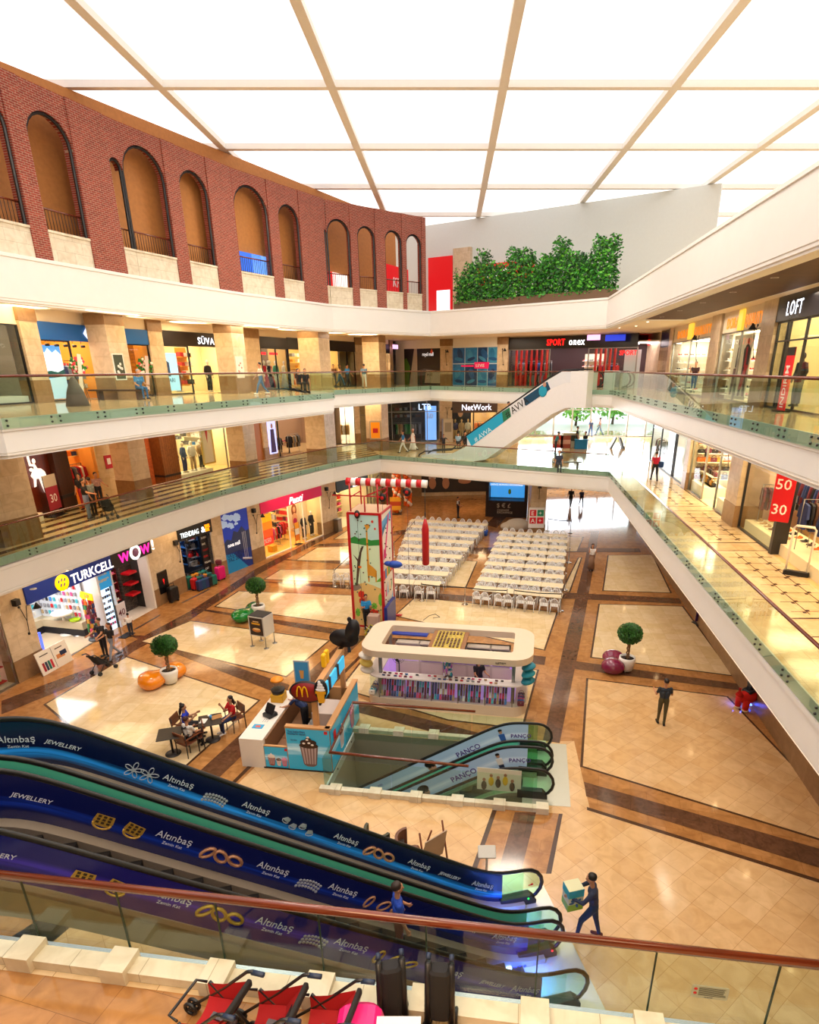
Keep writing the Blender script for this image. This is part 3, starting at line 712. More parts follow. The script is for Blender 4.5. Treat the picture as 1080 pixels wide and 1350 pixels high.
for i in range(7):
 m=MB();m.bx(xt1+.06,xw0-.06,.25+i*.27,.27+i*.27,-.15,0);m.build('shelf',[M_sglass],sc)
 for j in range(5):
  c=random.choice(['#1a1a22','#8a8a90','#2a3a70','#d84a80']if i<3 else['#1a1a22','#8a8a90','#2a3a70'])
  if random.random()<.15:continue
  put(boxmesh(c,(.1,.13,.03)),'boxed_phone','%s boxed phone in the glowing showcase'%NAMEC[c],'phone',GA.M@Matrix.Translation((xt1+.13+j*.13*(xw0-xt1-.2)/.7,.27+i*.27,-.08)),'%s boxed phones in the glowing showcase'%NAMEC[c])
# --- shoe shop WOW!
shopname('of shoes with the pink WOW sign')
shell(GA,xw0,xw1,3.2,3.0,'#3a3634','#e8dccc',6,'#fff6f0')
t=signboard(GA,sx(GA,147,751),sx(GA,199,730),2.83,4.0,'#1c1418','black shop sign with pink letters reading WOW!')
zz=2.95;xx0=sx(GA,155,738)
text('lettering','W',.62,glow('#ff28a0',1.6),t,TM(xx0,zz,.085),.03,.03)
m=MB();m.lathe([(.36,0),(.36,.03)],28,0,(xx0+1.08,zz+.24,.085));m.lathe([(.22,.03),(.22,.04)],20,1,(xx0+1.08,zz+.24,.085));m.build('round_letter',[glow('#f4fff4',1.4),K('#a878b0')],t)
text('lettering','W',.62,glow('#ff28a0',1.6),t,TM(xx0+1.48,zz,.085),.03,.03)
text('exclamation_mark','!',.7,glow('#ffffff',1.4),t,TM(xx0+2.28,zz+.02,.085),.03,.02)
for z in(.9,1.45,2.0,2.55):
 tt=thing('shoe_shelf','red shelf of shoes in the shoe shop, %s'%{.9:'lowest',1.45:'second from below',2.0:'second from the top',2.55:'topmost'}[z],'shelf',M=GA.M)
 m=MB();m.bx(xw0+.15,xw1-.9,z-.1,z,-1.9,-1.45);m.build('shelf',[mat('red_lacquer','#c8101c',.3)],tt)
 for i in range(7):
  c=random.choice(['#e8e4dc','#5a3a28','#e8e4dc','#1a1a22','#b89a70','#d84a80'])
  put(shoe(c),'shoes','%s shoe pair on the red shelves'%NAMEC[c],'shoes',GA.M@Matrix.Translation((xw0+.3+i*.27*(xw1-xw0-1.2)/1.9,z,-1.6)),'%s shoe pairs on the red shelves'%NAMEC[c])
 if z<2.4:
  m=MB();m.bx(xw1-.78,xw1-.2,z-.05,z+.05,-1.0,-.55);T(m.build('wall_shelf',[mat('red_lacquer','#c8101c',.3)],None,GA.M),'small red shelf on the dark stone column, at %s height'%{.9:'knee',1.45:'waist',2.0:'head'}[z],'shelf')
FW=side(GA,xw1-.9,2.6);shelves(FW,.1,1.5,(.75,1.2,1.65,2.1,2.5),.25,.35,['#e8e4dc','#5a3a28','#d84a80','#1a1a22'],'on the red side wall rack of the shoe shop',6,'shoe pair',(.3,.3,.3),'#c8101c','shoes',shape=shoe,name='shoes',backc='#5a1418')
m=MB();m.bx(xw0+.1,xw1-.9,0,.7,-1.95,-1.4);T(m.build('shoe_cabinet',[mat('dark_cabinet','#2a1c1c',.4)],None,GA.M),'long dark cabinet under the red shoe shelves','cabinet')
m=MB();m.bx(xw1-.85,xw1,0,3.2,-1.4,-1.0);struct(m,tname(),[stone('dark_split_stone','#6a5a50','#3c3230','#1a1614',.14,.05,.8,bumpy=.5,scale=10,vein=1)],GA.M)
m=MB();m.bx(xw1-.1,xw1+.02,0,3.2,-.5,.05);struct(m,tname(),[K('#e8e0d8')],GA.M)
m=MB();m.bx(xt1-.05,xt1,0,3.1,-.6,.05);struct(m,tname(),[K('#d8d8dc')],GA.M)
p=P(167,838);e=easel(p,GA_rz:=ang(GA.x),.55,.75,['#d8d0d8'],'black stand with a white sale poster marked 40 by the shoe shop','40','#601830',.85,.42)
xq1=GA.len
pier(GA,xw1,xq1+.02,4.2,.02)
xb0=sx(GB,237,784);xb1=sx(GB,287,762);xm0=sx(GB,293,700);xm1=sx(GB,334,744);xp0=sx(GB,350,735.6);xp1=sx(GB,427,705);xr0=sx(GB,446,697)
xb0=max(xb0,.3)
pier(GB,-.02,xb0,4.2,.02)
lamp_fix(GB,.0,sz(GB,212,735),'black jointed wall lamp between the shoe shop and the luggage shop')
speaker(GB,-.3+.25,sz(GB,208,722),'small black speaker between the shoe shop and the luggage shop')
def screen(f,px_,py_,w,h,label):
 x,z=f.px(px_,py_);t=thing('wall_screen',label,'screen',M=f.M@Matrix.Translation((x,z,.03)))
 m=MB();m.rbox((0,0,.03),(w,h,.06),.02);m.build('housing',[K('#0c0c10',.25)],t)
 m=MB();m.ell((0,.1,.065),(.06,.08,.006),0,10,6);m.prism([(-.03,.04),(.03,.04),(0,-.14)],.062,.068);m.build('red_symbol',[glow('#e01010',1.2)],t)
screen(GA,214,767,.72,1.15,'black information screen with a red symbol beside the shoe shop')
# --- luggage shop
shopname('of luggage')
shell(GB,xb0,xb1,3.1,2.8,'#3a4458','#d8ccc0',6,'#e8f0ff')
t=signboard(GB,xb0-.1,xb1+.05,2.8,4.0,'#16181c','black shop sign reading TRENDBAG & TRAVEL STORE')
w_=xb1-xb0
text('lettering','TRENDBAG',.4,glow('#dff0ff',1.1),t,TM(xb0+.05,2.95,.085),.012,.0,sx=w_*.6/2.2)
text('ampersand','&',.46,glow('#dff0ff',1.3),t,TM(xb0+w_*.66,2.94,.085),.03,.012)
text('small_lettering','TRAVEL\nSTORE',.26,glow('#ff9810',1.3),t,TM(xb0+w_*.78,3.14,.085),.03,.01,sx=w_*.2/1.1)
shelves(GB,xb0+.7,xb0+w_*.6,(1.3,1.8,2.3),-1.6,.4,['#c01820','#1a1a22','#5a3a28','#6a2a3a','#2a3a70','#d84a80'],'in the luggage shop',4,'handbag',(.3,.3,.2),'#3a7ac0','bag',shape=bag)
shelves(GB,xb0+w_*.63,xb0+w_*.8,(.9,1.4,1.9,2.4),-1.0,.4,['#c01820','#1a1a22','#8a8a90'],'on the grey rack of the luggage shop',2,'handbag',(.3,.3,.2),'#8a8a90','bag',shape=bag,backc='#6a7080')
shelves(GB,xb0+.05,xb0+.65,(1.0,1.5,2.0,2.5),-1.1,.4,['#e8e4dc','#d84a80','#d8a040','#1a1a22'],'at the left wall of the luggage shop',2,'handbag',(.3,.3,.2),'#e8e4dc','bag',shape=bag)
FB=side(GB,xb1-.1,2.6);shelves(FB,.2,1.7,(.8,1.3,1.8,2.3),.25,.4,['#c01820','#1a1a22','#5a3a28','#2a3a70','#8a8a90'],'on the side wall of the luggage shop',5,'handbag',(.3,.3,.2),'#3a7ac0','bag',shape=bag,backc='#26406a')
br=thing('brand_board','tall black board listing bag makers at the right of the luggage shop','sign',M=GB.M)
m=MB();m.bx(xb0+w_*.76,xb1-.04,.4,2.8,-.35,-.3);m.build('board',[K('#1c1618')],br)
for i,(s_,c)in enumerate((('BARRY','#e8e4dc'),('NVE','#e8e4dc'),('FARRY','#c01820'),('GON','#e01818'),('POLARIS','#e8e4dc'),('CAT','#ffffff'))):
 text('lettering',s_,.17,K(c),br,TM(xb0+w_*.78,2.45-i*.36,-.298),.003,.003,sx=.8)
def suitcase(c,hh=.6):
 k='suitcase_'+c
 return k
def make_suitcase(loc,rz,c,label,s=1.,group=None):
 key='SC'+c
 if key not in MESH:
  t=thing('suitcase',label,'suitcase',loc,rz,group);cm=mat('luggage_'+c[1:],c,.35)
  m=MB();m.rbox((0,0,.34),(.4,.24,.56),.06,0,ax=1)
  for q in(-.12,-.04,.04,.12):m.bx(q-.012,q+.012,-.13,.13,.1,.58,0)
  m.build('shell',[cm],t)
  m=MB();m.tube([(-.1,0,.6),(-.1,0,.74),(.1,0,.74),(.1,0,.6)],.012,6);m.build('handle',[M_black],t)
  for q in(-.15,.15):
   m=MB();m.T=Matrix.Translation((q,0,.035))@Matrix.Rotation(pi/2,4,'X');m.lathe([(.035,-.08),(.035,.08)],10);m.build('wheel',[M_black],t)
  t.scale=(s,)*3;MESH[key]=t;return t
 return dup(MESH[key],loc,rz,None,label,group,s)
o_=[]
for r_ in range(3):
 for q in range(5):
  c=[['#2a3a70','#1c4a70','#2a3a70','#1a1a22','#1c7060'],['#c01820','#186858','#2a3a70','#e08a10','#1a6a68'],['#186858','#d08810','#e08a10','#1c7060','#2a8a80']][r_][q]
  p=GB.at(xb0+.35+q*.42,0,.55-r_*.38)if False else GB.at(xb0+.35+q*w_*.5/4.6,0,.62-r_*.36)
  cn={'#2a3a70':'navy','#1c4a70':'steel blue','#1a1a22':'black','#1c7060':'teal','#c01820':'red','#186858':'dark green','#e08a10':'orange','#d08810':'amber','#1a6a68':'petrol','#2a8a80':'light teal'}[c]
  make_suitcase(p,ang(GB.x)+random.uniform(-.15,.15),c,'%s suitcase, %s from the left in the %s row outside the luggage shop'%(cn,('first','second','third','fourth','fifth')[q],('front','middle','back')[r_]),.98+.12*r_)
make_suitcase(P(208+22,793),ang(GB.x),'#16161a','tall black suitcase standing alone against the pier left of the luggage shop',1.35)
make_suitcase(GB.at(xb1-.1,0,.35),ang(GB.x),'#e01878','large bright pink suitcase at the right of the luggage shop',1.35)
make_suitcase(GB.at(xb1-.75,0,.3),ang(GB.x),'#1878d0','small blue child suitcase beside the large pink one',.75)
make_suitcase(GB.at(xb1-1.2,0,.3),ang(GB.x),'#e85090','small pink child suitcase beside the small blue one',.75)
m=MB();m.rbox((0,0,.15),(.34,.2,.3),.08,0,ax=1);T(m.build('backpack',[K('#6a2230')]),'burgundy backpack lying on the large pink suitcase','bag').location=GB.at(xb1-.1,.92,.35)
for(a_,b_)in(((88,868),(134,840)),((178,830),(211,811)),((240,795),(276,777))):
 m=MB();p,q=P(*a_),P(*b_);d_=(q-p).normalized();nn=Vector((-d_.y,d_.x,0))*.05
 m.poly([p-nn+Vector((0,0,.012)),p+nn+Vector((0,0,.012)),q+nn+Vector((0,0,.012)),q-nn+Vector((0,0,.012))]);struct(m,tname(),[M_steel])
# --- mural
mu=thing('wall_mural','large blue mountain and sailing ship mural reading novamall','mural',M=GB.M)
H_=3.7;W_=xm1-xm0
m=MB();m.bx(xm0,xm1,0,H_,-.06,.0);m.build('backing',[mat('mural_sky','#1a3cb0',.35,emit=.25)],mu)
def flat(mb,pts,z,mi=0):mb.poly([(xm0+x*W_,y*H_,z)for x,y in pts],mi)
m=MB();flat(m,[(0,.32),(1,.3),(1,.62),(.86,.6),(.72,.7),(.55,.62),(.4,.66),(.28,.52),(.12,.56),(0,.5)],.004,0)
flat(m,[(0,0),(1,0),(1,.31),(0,.31)],.005,1);flat(m,[(0,0),(.8,0),(.3,.3),(0,.32)],.006,2);m.build('printed_mountain',[mat('mural_rock','#26365e',.4,emit=.1),mat('mural_sea','#0c2f78',.4,emit=.15),mat('mural_sea2','#1478a8',.4,emit=.2)],mu)
m=MB();random.seed(5)
for k in range(16):
 cx_=.05+random.random()*.55;cy_=.72+random.random()*.2;a_=random.random()*.07+.03
 flat(m,[(min(1,max(0,cx_+a_*1.6*cos(t_*pi/5)*(1+.3*sin(t_*3)))),min(1,cy_+a_*.55*sin(t_*pi/5)*(1+.3*cos(t_*2))))for t_ in range(10)],.005+k*.0003)
m.build('printed_cloud',[mat('mural_cloud','#a8c4ec',.5,emit=.3)],mu)
m=MB()
for q in(.72,.78,.84):m.tube([(xm0+q*W_,H_*.12,.012),(xm0+(q-.01)*W_,H_*.6,.012)],.015,5)
m.tube([(xm0+.62*W_,H_*.17,.012),(xm0+.95*W_,H_*.12,.012)],.07,6);m.build('printed_ship',[K('#c8c8d8')],mu)
text('lettering','nova mall',.36,glow('#ffffff',1.),mu,TM(xm0+.12*W_,H_*.42,.012),.003,.003,sx=.75)
text('lettering','OLU DENIZ\nYAZ 2019',.36,K('#0a1a50'),mu,TM(xm0+.06*W_,H_*.26,.012),.003,.0,sx=.8)
pier(GB,xb1,xm0,4.2,.02);pier(GB,xm1,xp0,4.2,.02)
lamp_fix(GB,(xm1+xp0)/2-.1,2.4,'black jointed wall lamp between the mural and the pink Penti shop');speaker(GB,(xm1+xp0)/2-.1,3.3,'small black speaker between the mural and the pink Penti shop')
# --- Penti
shopname('of lingerie with the crimson sign')
shell(GB,xp0,xp1,3.25,3.4,'#f4dcae','#eab860',11,'#ffe2b0')
t=signboard(GB,xp0-.02,xp1+.02,2.93,4.0,'#c4104c','crimson shop sign with white script reading Penti',emit=.25)
text('lettering','Penti',.66,glow('#ffffff',1.3),t,TM(xp0+(xp1-xp0)*.42,3.0,.085),.02,.02,shear=.3,sx=1.1)
xs_=[xp0,xp0+(xp1-xp0)*.42,xp0+(xp1-xp0)*.66,xp1]
sheet(GB,xs_[0],xs_[1],0,2.93,fr=K('#f0e8dc'));sheet(GB,xs_[2],xs_[3],0,2.93,fr=K('#f0e8dc'))
m=MB();m.bx(xp1-1.0,xp1,0,3.25,-1.4,-1.3);struct(m,'wall_shop',[K('#f4e4c8')],GB.M)
op=thing('hanging_poster','orange to red sale poster hanging in the left Penti window','poster',M=GB.M)
m=MB();[m.bx(xp0+.25,xp0+1.25,2.75-(i+1)*.5,2.75-i*.5,-.25,-.23,i)for i in range(4)];m.build('sheet',[glow('#f5a010',.9),glow('#f47818',.9),glow('#ee4c1c',.9),glow('#e82818',.9)],op)
text('lettering','%50',.4,K('#ffffff'),op,TM(xp0+.35,.9,-.225),.003,.01)
e=easel(GB.at(xp0+(xp1-xp0)*.57,0,-.2),ang(GB.x),.45,1.25,['#f0a020','#e8e0d0','#f08020'],'slim white stand with an orange poster at the Penti entrance',None,leg=.3)
for i,(x_,dd,c)in enumerate(((.75,-.5,'#1a1a22'),(.9,-.55,'#1a1a22'))):
 mannequin(GB,xp0+(xp1-xp0)*x_,dd,.12,c,c,('mannequin in black underwear, left one in the right Penti window','mannequin in black underwear, right one in the right Penti window')[i],skin='#f0e0d0')
m=MB();m.rbox((xp0+1.6,.22,-.7),(.5,.42,.4),.02,0,ax=1);T(m.build('gift_box',[K('#d89810')],None,GB.M),'yellow display cube on the Penti shop floor','box')
rail_of(GB,xp0+2.0,xp0+3.2,1.5,-1.3,['#1a1a22','#c01820','#d84a80','#b89a70'],'inside the Penti shop, left',9)
rail_of(GB,xp0+3.6,xp0+4.5,1.4,-1.9,['#c01820','#c01820','#1a1a22'],'inside the Penti shop, right',7)
shelves(GB,xp0+.2,xp0+4.6,(.7,1.15,1.6,2.05,2.5),-3.1,.35,['#1a1a22','#c01820','#6a2a3a','#d84a80','#8a8a90','#1a1a22'],'on the back wall of the Penti shop',11,'underwear set',(.28,.3,.14),'#c8a060',name='underwear_set',skip=.0)
FP_=side(GB,xp1-1.05,3.2);shelves(FP_,.1,1.8,(.7,1.15,1.6,2.05,2.5),.2,.3,['#1a1a22','#c01820','#c01820','#6a2a3a','#d84a80'],'on the side wall of the Penti shop',6,'underwear set',(.28,.3,.14),'#c8a060',name='underwear_set',skip=.0)
FQ=side(GB,xp0+2.8,3.3);shelves(FQ,.1,2.2,(.9,1.4,1.9,2.4),.1,.3,['#1a1a22','#6a2a3a','#c01820','#8a8a90'],'on the middle rack of the Penti shop',8,'underwear set',(.24,.34,.14),'#c8a060',name='underwear_set',skip=.0)
po=thing('model_poster','picture of a long haired woman in the right Penti window','poster',M=GB.M@Matrix.Translation((xp0+(xp1-xp0)*.75,1.75,-1.25)))
m=MB();m.bx(-.6,.6,-.9,.9,0,.02);m.build('sheet',[K('#e8d4b0')],po)
m=MB();m.ell((0,.35,.03),(.3,.45,.01),0,14,8);m.ell((0,.38,.045),(.14,.2,.01),1,12,8);m.ell((0,-.35,.04),(.32,.5,.01),1,14,8);m.ell((0,-.45,.055),(.22,.25,.01),2,12,6);m.build('printed_figure',[K('#8a4418'),K('#e0a880'),K('#b01850')],po)
pier(GB,xp1,xr0,4.2,.02)
lamp_fix(GB,(xp1+xr0)/2-.2,2.4,'black jointed wall lamp right of the pink Penti shop');speaker(GB,(xp1+xr0)/2-.35,3.3,'small black speaker right of the pink Penti shop')
bn=thing('waste_bin','square steel waste bin against the pier right of the Penti shop','bin',GB.at(xr0-.45,0,.3),ang(GB.x))
m=MB();m.rbox((0,0,.45),(.5,.4,.9),.02);m.build('body',[M_steel],bn);m=MB();m.rbox((0,0,.93),(.52,.42,.06),.02);m.build('lid',[K('#6a6a68')],bn)
# --- bright shop behind the tower
shopname('behind the climbing tower')
shell(GB,xr0,GB.len,3.0,3.5,'#e8c890','#d8c8a8',8,'#fff0d0')
t=signboard(GB,xr0,GB.len,2.8,4.0,'#10282c','dark green shop sign with a lit white square letter behind the climbing tower')
m=MB();m.rbox((xr0+2.6,3.2,.1),(.7,.7,.06),.03);m.build('lit_square',[glow('#eaf4ff',2)],t);text('lettering','L',.5,K('#1040c0'),t,TM(xr0+2.45,3.02,.135),.005,.01)
shelves(GB,xr0+.2,GB.len-.3,(.5,1.0,1.5,2.0,2.5),-2.2,.4,ALLC[:10],'in the shop behind the climbing tower',9,'boxed item',(.25,.28,.2),'#e8d090','box',name='boxed_item')
sheet(GC,0,GC.len-3.2,0,3.6,mul=(1.3,2.6),tr=2.6);shell(GC,0,GC.len-3.2,3.6,3,'#c8b890','#c8b89a',6,'#fff0d8')
t=signboard(GC,.1,2.6,3.5,4.2,'#e8f0f8','white lit shop sign reading Orkide seen behind the tower',emit=1.2);text('lettering','Orkide',.5,glow('#2048e0',1.),t,TM(.4,3.65,.085),.01,.01,shear=.2)
pier(GC,GC.len-3.2,GC.len-2.4,4.2,.0);sheet(GC,GC.len-2.4,GC.len-.6,0,4.2,mul=(GC.len-1.5,),tr=2.4,fr=K('#c8a070'));pier(GC,GC.len-.6,GC.len+.1,4.2,.1)
shell(GC,GC.len-2.4,GC.len-.6,3.6,3,'#8a8470','#c8b89a',3,'#fff0d8')
pier(GD,0,sx(GD,556,650),4.2,.0);x0,x1=sx(GD,556,645),sx(GD,644,645)
m=MB();m.bx(x1,GD.len+2.4,0,4.2,-.4,0,0);m.bx(x0,x1,0,4.2,-.4,-.05,0);struct(m,'wall_far_ground',[M_trav],GD.M)
po=thing('wall_photo','wide dark wall photo of bare feet at the back of the ground floor','poster',M=GD.M)
m=MB();m.bx(x0,x1,.35,4.1,-.05,.02);m.build('sheet',[K('#3a3434')],po)
m=MB();w_=x1-x0
for q,sgn in((.16,1),(.36,-1)):
 m.prism([(x0+(q-.09)*w_,4.1),(x0+(q+.09)*w_,4.1),(x0+(q+.05)*w_,1.6),(x0+(q-.05)*w_,1.6)],.021,.03,0)
 m.ell((x0+q*w_,1.2,.035),(.055*w_,.55,.01),1,12,8)
m.prism([(x0+.6*w_,2.9),(x0+.98*w_,3.4),(x0+.98*w_,2.2),(x0+.65*w_,1.6)],.021,.028,2);m.ell((x0+.64*w_,1.4,.035),(.1*w_,.3,.01),1,12,8)
m.build('printed_figures',[K('#e4dcd4'),K('#c89478'),K('#5a4844')],po)
# ====== ground floor under the right gallery
GR=Frame((14.0,44.0),(9.9,10))
m=MB();m.bx(0,GR.len,0,4.2,-.4,0,0);m.bx(0,GR.len,0,.9,-.4,.02,1);struct(m,'wall_right_ground',[M_trav,M_travb],GR.M)
# ====== first floor, left side
def window_goods(f,x0,x1,lab,tops,skin='#e8e0d4',dress=None,d=-.6,zb=.25):
 n=len(tops)
 m=MB();m.bx(x0,x1,0,zb,-1.1,-.15);T(m.build('display_plinth',[K('#f0e8d8')],None,f.M),'low white display plinth '+lab,'plinth')
 for i,c in enumerate(tops):
  mannequin(f,x0+(x1-x0)*(i+.5)/n,d,zb,c,random.choice(['#1a1a22','#2a3a70','#b89a70']),'%s from the left of the mannequins %s'%(('first','second','third','fourth','fifth','sixth')[i],lab),dress=bool(dress and dress[i]),skin=skin,rot=random.uniform(-.3,.3))
xa=[sx(UA,q,y)for q,y in((12,630),(22,620),(62,600),(95,600))]
shopname('with the wooden front on the first floor left')
xa0=sx(UA,8,600);xa1=sx(UA,19,600);xa2=sx(UA,64,610);xa3=UA.len-.0
shell(UA,xa0-2.5,UA.len,3.5,3.6,'#e8a850','#c88a40',8,'#ffd89a')
shelves(UA,xa0-1.6,xa1-.05,(2.0,2.4,2.8),-1.2,.4,['#c01820','#2a3a70','#e8e4dc'],'left of the wooden panel with the rider emblem',6,'folded shirt stack',(.28,.22,.3),'#f0d090')
rail_of(UA,xa0-1.5,xa1-.05,1.7,-1.0,['#2a3a70','#1a1a22','#c01820'],'left of the wooden panel with the rider emblem',9)
wp=planks('cherry_planks','#7a2c10','#64220c','#2c0e04',5.,.35,.35,vert=True)
m=MB();m.bx(xa1,xa2,0,3.95,-.2,.0);struct(m,'wall_wood_panel',[wp],UA.M)
em=thing('wall_emblem','white horse and polo rider emblem on the dark wooden shop wall','emblem',M=UA.M@Matrix.Translation((sx(UA,50,627),sz(UA,50,625),.03)))
def outline(mb,pts,s,z0,z1,mi=0):mb.prism([(x*s,y*s)for x,y in pts],z0,z1,mi)
m=MB();
outline(m,[(-.28,.1),(-.1,.2),(.15,.16),(.3,.04),(.36,-.2),(.3,-.42),(.24,-.44),(.24,-.2),(.14,-.14),(.12,-.42),(.16,-.62),(.1,-.62),(.03,-.4),(-.02,-.14),(-.18,-.12),(-.26,-.35),(-.34,-.36),(-.28,-.12),(-.38,.0)],1.35,0,.04)
outline(m,[(-.02,.18),(-.1,.34),(-.28,.36),(-.3,.3),(-.14,.26),(-.16,.16)],1.35,0,.045)
outline(m,[(-.34,.3),(-.28,.3),(-.3,.8),(-.22,.84),(-.24,.88),(-.37,.84)],1.35,0,.05)
m.ell((-.14,.58,.03),(.1,.11,.04),0,10,6);m.ell((-.42,.25,.03),(.12,.08,.04),0,10,6)
m.build('rider_relief',[glow('#fff4e8',1.0)],em)
xa4=sx(UA,84,610)
m=MB();m.bx(xa2,xa4,0,3.95,-.5,.25,0);m.bx(xa2-.01,xa4+.01,3.45,3.6,-.5,.27,1);m.bx(xa2-.01,xa4+.01,.55,.7,-.5,.27,1);struct(m,tname(),[planks('dark_planks','#4c2208','#3a1806','#180a02',5.,.3,.4,vert=True),M_black],UA.M)
e=easel(UA.at(sx(UA,66,650)-.6,0,.5),ang(UA.x),.85,1.5,['#c8b8a0','#a01428','#a01428'],'red sale stand marked 30 in front of the wooden wall','30','#f8f0e8',.3,.5)
for i,(q,y)in enumerate(((38,676),(103,655))):
 m=MB();m.rbox((0,0,.18),(.6,.3,.36),.04,ax=0);T(m.build('white_bench_block',[K('#efe4cc')]),('white block seat beside the wooden wall','white block seat at the entrance of the wooden shop')[i],'seat').location=UA.at(sx(UA,q,y),0,.2 if i==0 else-1.)
rail_of(UB,.3,1.8,1.75,-.9,['#1a1a22','#8a8a90','#e8e4dc','#2a3a70','#c01820','#b89a70'],'inside the wooden fronted shop',16)
shelves(UB,.1,1.9,(2.1,2.55,3.0),-1.3,.4,['#c01820','#2a3a70','#e8e4dc','#e07020','#6a2a3a'],'inside the wooden fronted shop',6,'folded shirt stack',(.26,.22,.3),'#f4d890')
xb_=[sx(UB,q,y)for q,y in((118,600),(136,620),(146,600),(200,640),(218,640),(240,630),(288,610),(345,600))]
xk=sx(UB,127,600);xpil0=sx(UB,168,600)
shell(UB,0.05,xk,3.4,3.4,'#e8a850','#d89a48',9,'#ffd89a')
m=MB();m.bx(xk,xpil0+1.0,0,3.95,-.3,-.05);struct(m,'wall_first_left',[M_cream2],UB.M)
m=MB();m.bx(0,.5,0,.65,0,.02,0);m.bx(.14,.36,.2,.5,.021,.024,1);T(m.build('sale_poster',[K('#c01424'),K('#ffffff')],None,UB.M@Matrix.Translation((xk+.45,1.4,-.04))),'small red poster with white number on the cream wall beside the wooden shop','poster')
xn0,xn1=sx(UB,196,600),sx(UB,209,600);xc1=sx(UB,231,600);xw_1=sx(UB,291,590)
m=MB();m.bx(xpil0+1.0,xn1+.2,0,3.95,-.8,-.5);struct(m,'wall_brick_niche',[stone('orange_brick','#c0622a','#a84e20','#6a3012',.24,.075,.7,bumpy=.3,scale=9)],UB.M)
m=MB();m.bx(xn1,xc1,0,3.95,-.5,.2,0);m.bx(xn1-.01,xc1+.01,3.5,3.62,-.5,.22,1);m.bx(xn1-.01,xc1+.01,.4,.52,-.5,.22,1);struct(m,tname(),[planks('mid_planks','#8a5428','#744420','#3a1e0c',5.,.16,.4,vert=True),M_black],UB.M)
screen(UB,228,608,.62,1.05,'black information screen with red symbol on the slatted wood column');
shopname('with the lit fashion window on the first floor');shell(UB,xc1,UB.len,3.5,3.,'#f4e4bc','#e8c888',10,'#fff0cc');sheet(UB,xc1,xw_1+.6,.0,3.9)
window_goods(UB,xc1+.2,xc1+3.3,'in the lit fashion window beside the wood column',['#1a1a22','#3a5a90','#e8e4dc','#b89a70'],'#e8d8c0')
shelves(UB,xc1+.9,xc1+3.2,(2.0,2.5,3.0),-2.2,.4,['#e8e4dc','#b89a70','#8a8a90'],'behind the mannequins of the lit fashion window',8,'folded stack',(.24,.2,.3),'#f0e0c0')
FU=side(UB,xc1+3.9,2.6);shelves(FU,.1,2.0,(1.6,2.1,2.6,3.1),.2,.4,['#e8e4dc','#b89a70','#8a8a90','#3a7ac0'],'on the side wall of the lit fashion window',7,'folded stack',(.24,.22,.3),'#f8e8c8',backc='#f8ecd0')
po=thing('portrait_poster','framed portrait poster of a curly haired person in the fashion window','poster',M=UB.M@Matrix.Translation((sx(UB,280,592),2.0,-.35)))
m=MB();m.bx(-.6,.6,-1.5,1.45,0,.03,0);m.bx(-.5,.5,-1.4,1.35,.03,.04,1);m.build('frame',[K('#c8a040'),K('#d8cc98')],po)
m=MB();m.ell((0,.85,.045),(.3,.32,.01),0,14,8);m.ell((0,.68,.055),(.14,.2,.01),1,12,8);m.prism([(-.4,-1.4),(.4,-1.4),(.38,.3),(.12,.5),(-.12,.5),(-.38,.3)],.041,.05,2);m.prism([(-.12,.5),(.12,.5),(0,-.2)],.05,.056,3);m.build('printed_figure',[K('#1c100c'),K('#8a5438'),K('#e8dccc'),K('#c02c3c')],po)
e=easel(P(311,620,Z1)+Vector((0,0,0)),ang(UB.x),.75,1.2,['#e02868','#8a2888','#3040b0'],'purple and pink poster stand before the second stone pillar',None,leg=.5)
ux=[sx(UC,q,y)for q,y in((338,590),(347,590),(364,590),(370,590),(398,590))]
m=MB();m.bx(-.1,ux[1],0,3.95,-.4,-.02,0);struct(m,tname(),[mat('wood_strip','#a86830',.4)],UC.M)
pier(UC,ux[1],ux[2],None,.1)
lp=thing('lit_poster','tall lit fashion poster in blue and pink on the pale pier','poster',M=UC.M@Matrix.Translation(((ux[1]+ux[2])/2+.25,1.6,.12)))
m=MB();m.rbox((0,0,0),(.9,2.4,.06),.02);m.build('light_box',[glow('#b8c0f8',1.3)],lp);m=MB();m.prism([(-.3,-1.1),(.3,-1.1),(.2,.5),(-.2,.5)],.035,.04,0);m.ell((0,.72,.04),(.13,.18,.01),1,10,6);m.build('printed_figure',[K('#4a3a8a'),K('#c89a8a')],lp)
shopname('with the black frame on the first floor');shell(UC,ux[2],UC.len,3.4,4,'#a08068','#c8a878',5,'#fff0d8')
sheet(UC,ux[2]+.1,ux[2]+.5,0,3.4,fr=M_black)
m=MB();m.bx(ux[2],UC.len,3.4,3.95,-.2,.02);struct(m,tname(),[mat('pale_green_header','#a8c0b0',.4)],UC.M)
rail_of(UC,ux[2]+.4,ux[2]+1.6,1.4,-.8,['#1a1a22','#8a8a90','#6a2a3a'],'in the black framed shop, left',8);rail_of(UC,ux[2]+2.6,ux[2]+4.,1.4,-.8,['#1a1a22','#8a8a90','#b89a70'],'in the black framed shop, right',8)
tbl=thing('display_table','wooden display table of shoes in the black framed shop','table',M=UC.M@Matrix.Translation((ux[2]+2.1,0,-1.3)))
m=MB();m.bx(-.9,.9,.8,.86,-.4,.4);m.build('table_top',[K('#b07838')],tbl)
for q in(-.8,.8):
 for w in(-.35,.35):m=MB();m.bx(q-.03,q+.03,0,.8,w-.03,w+.03);m.build('leg',[M_black],tbl)
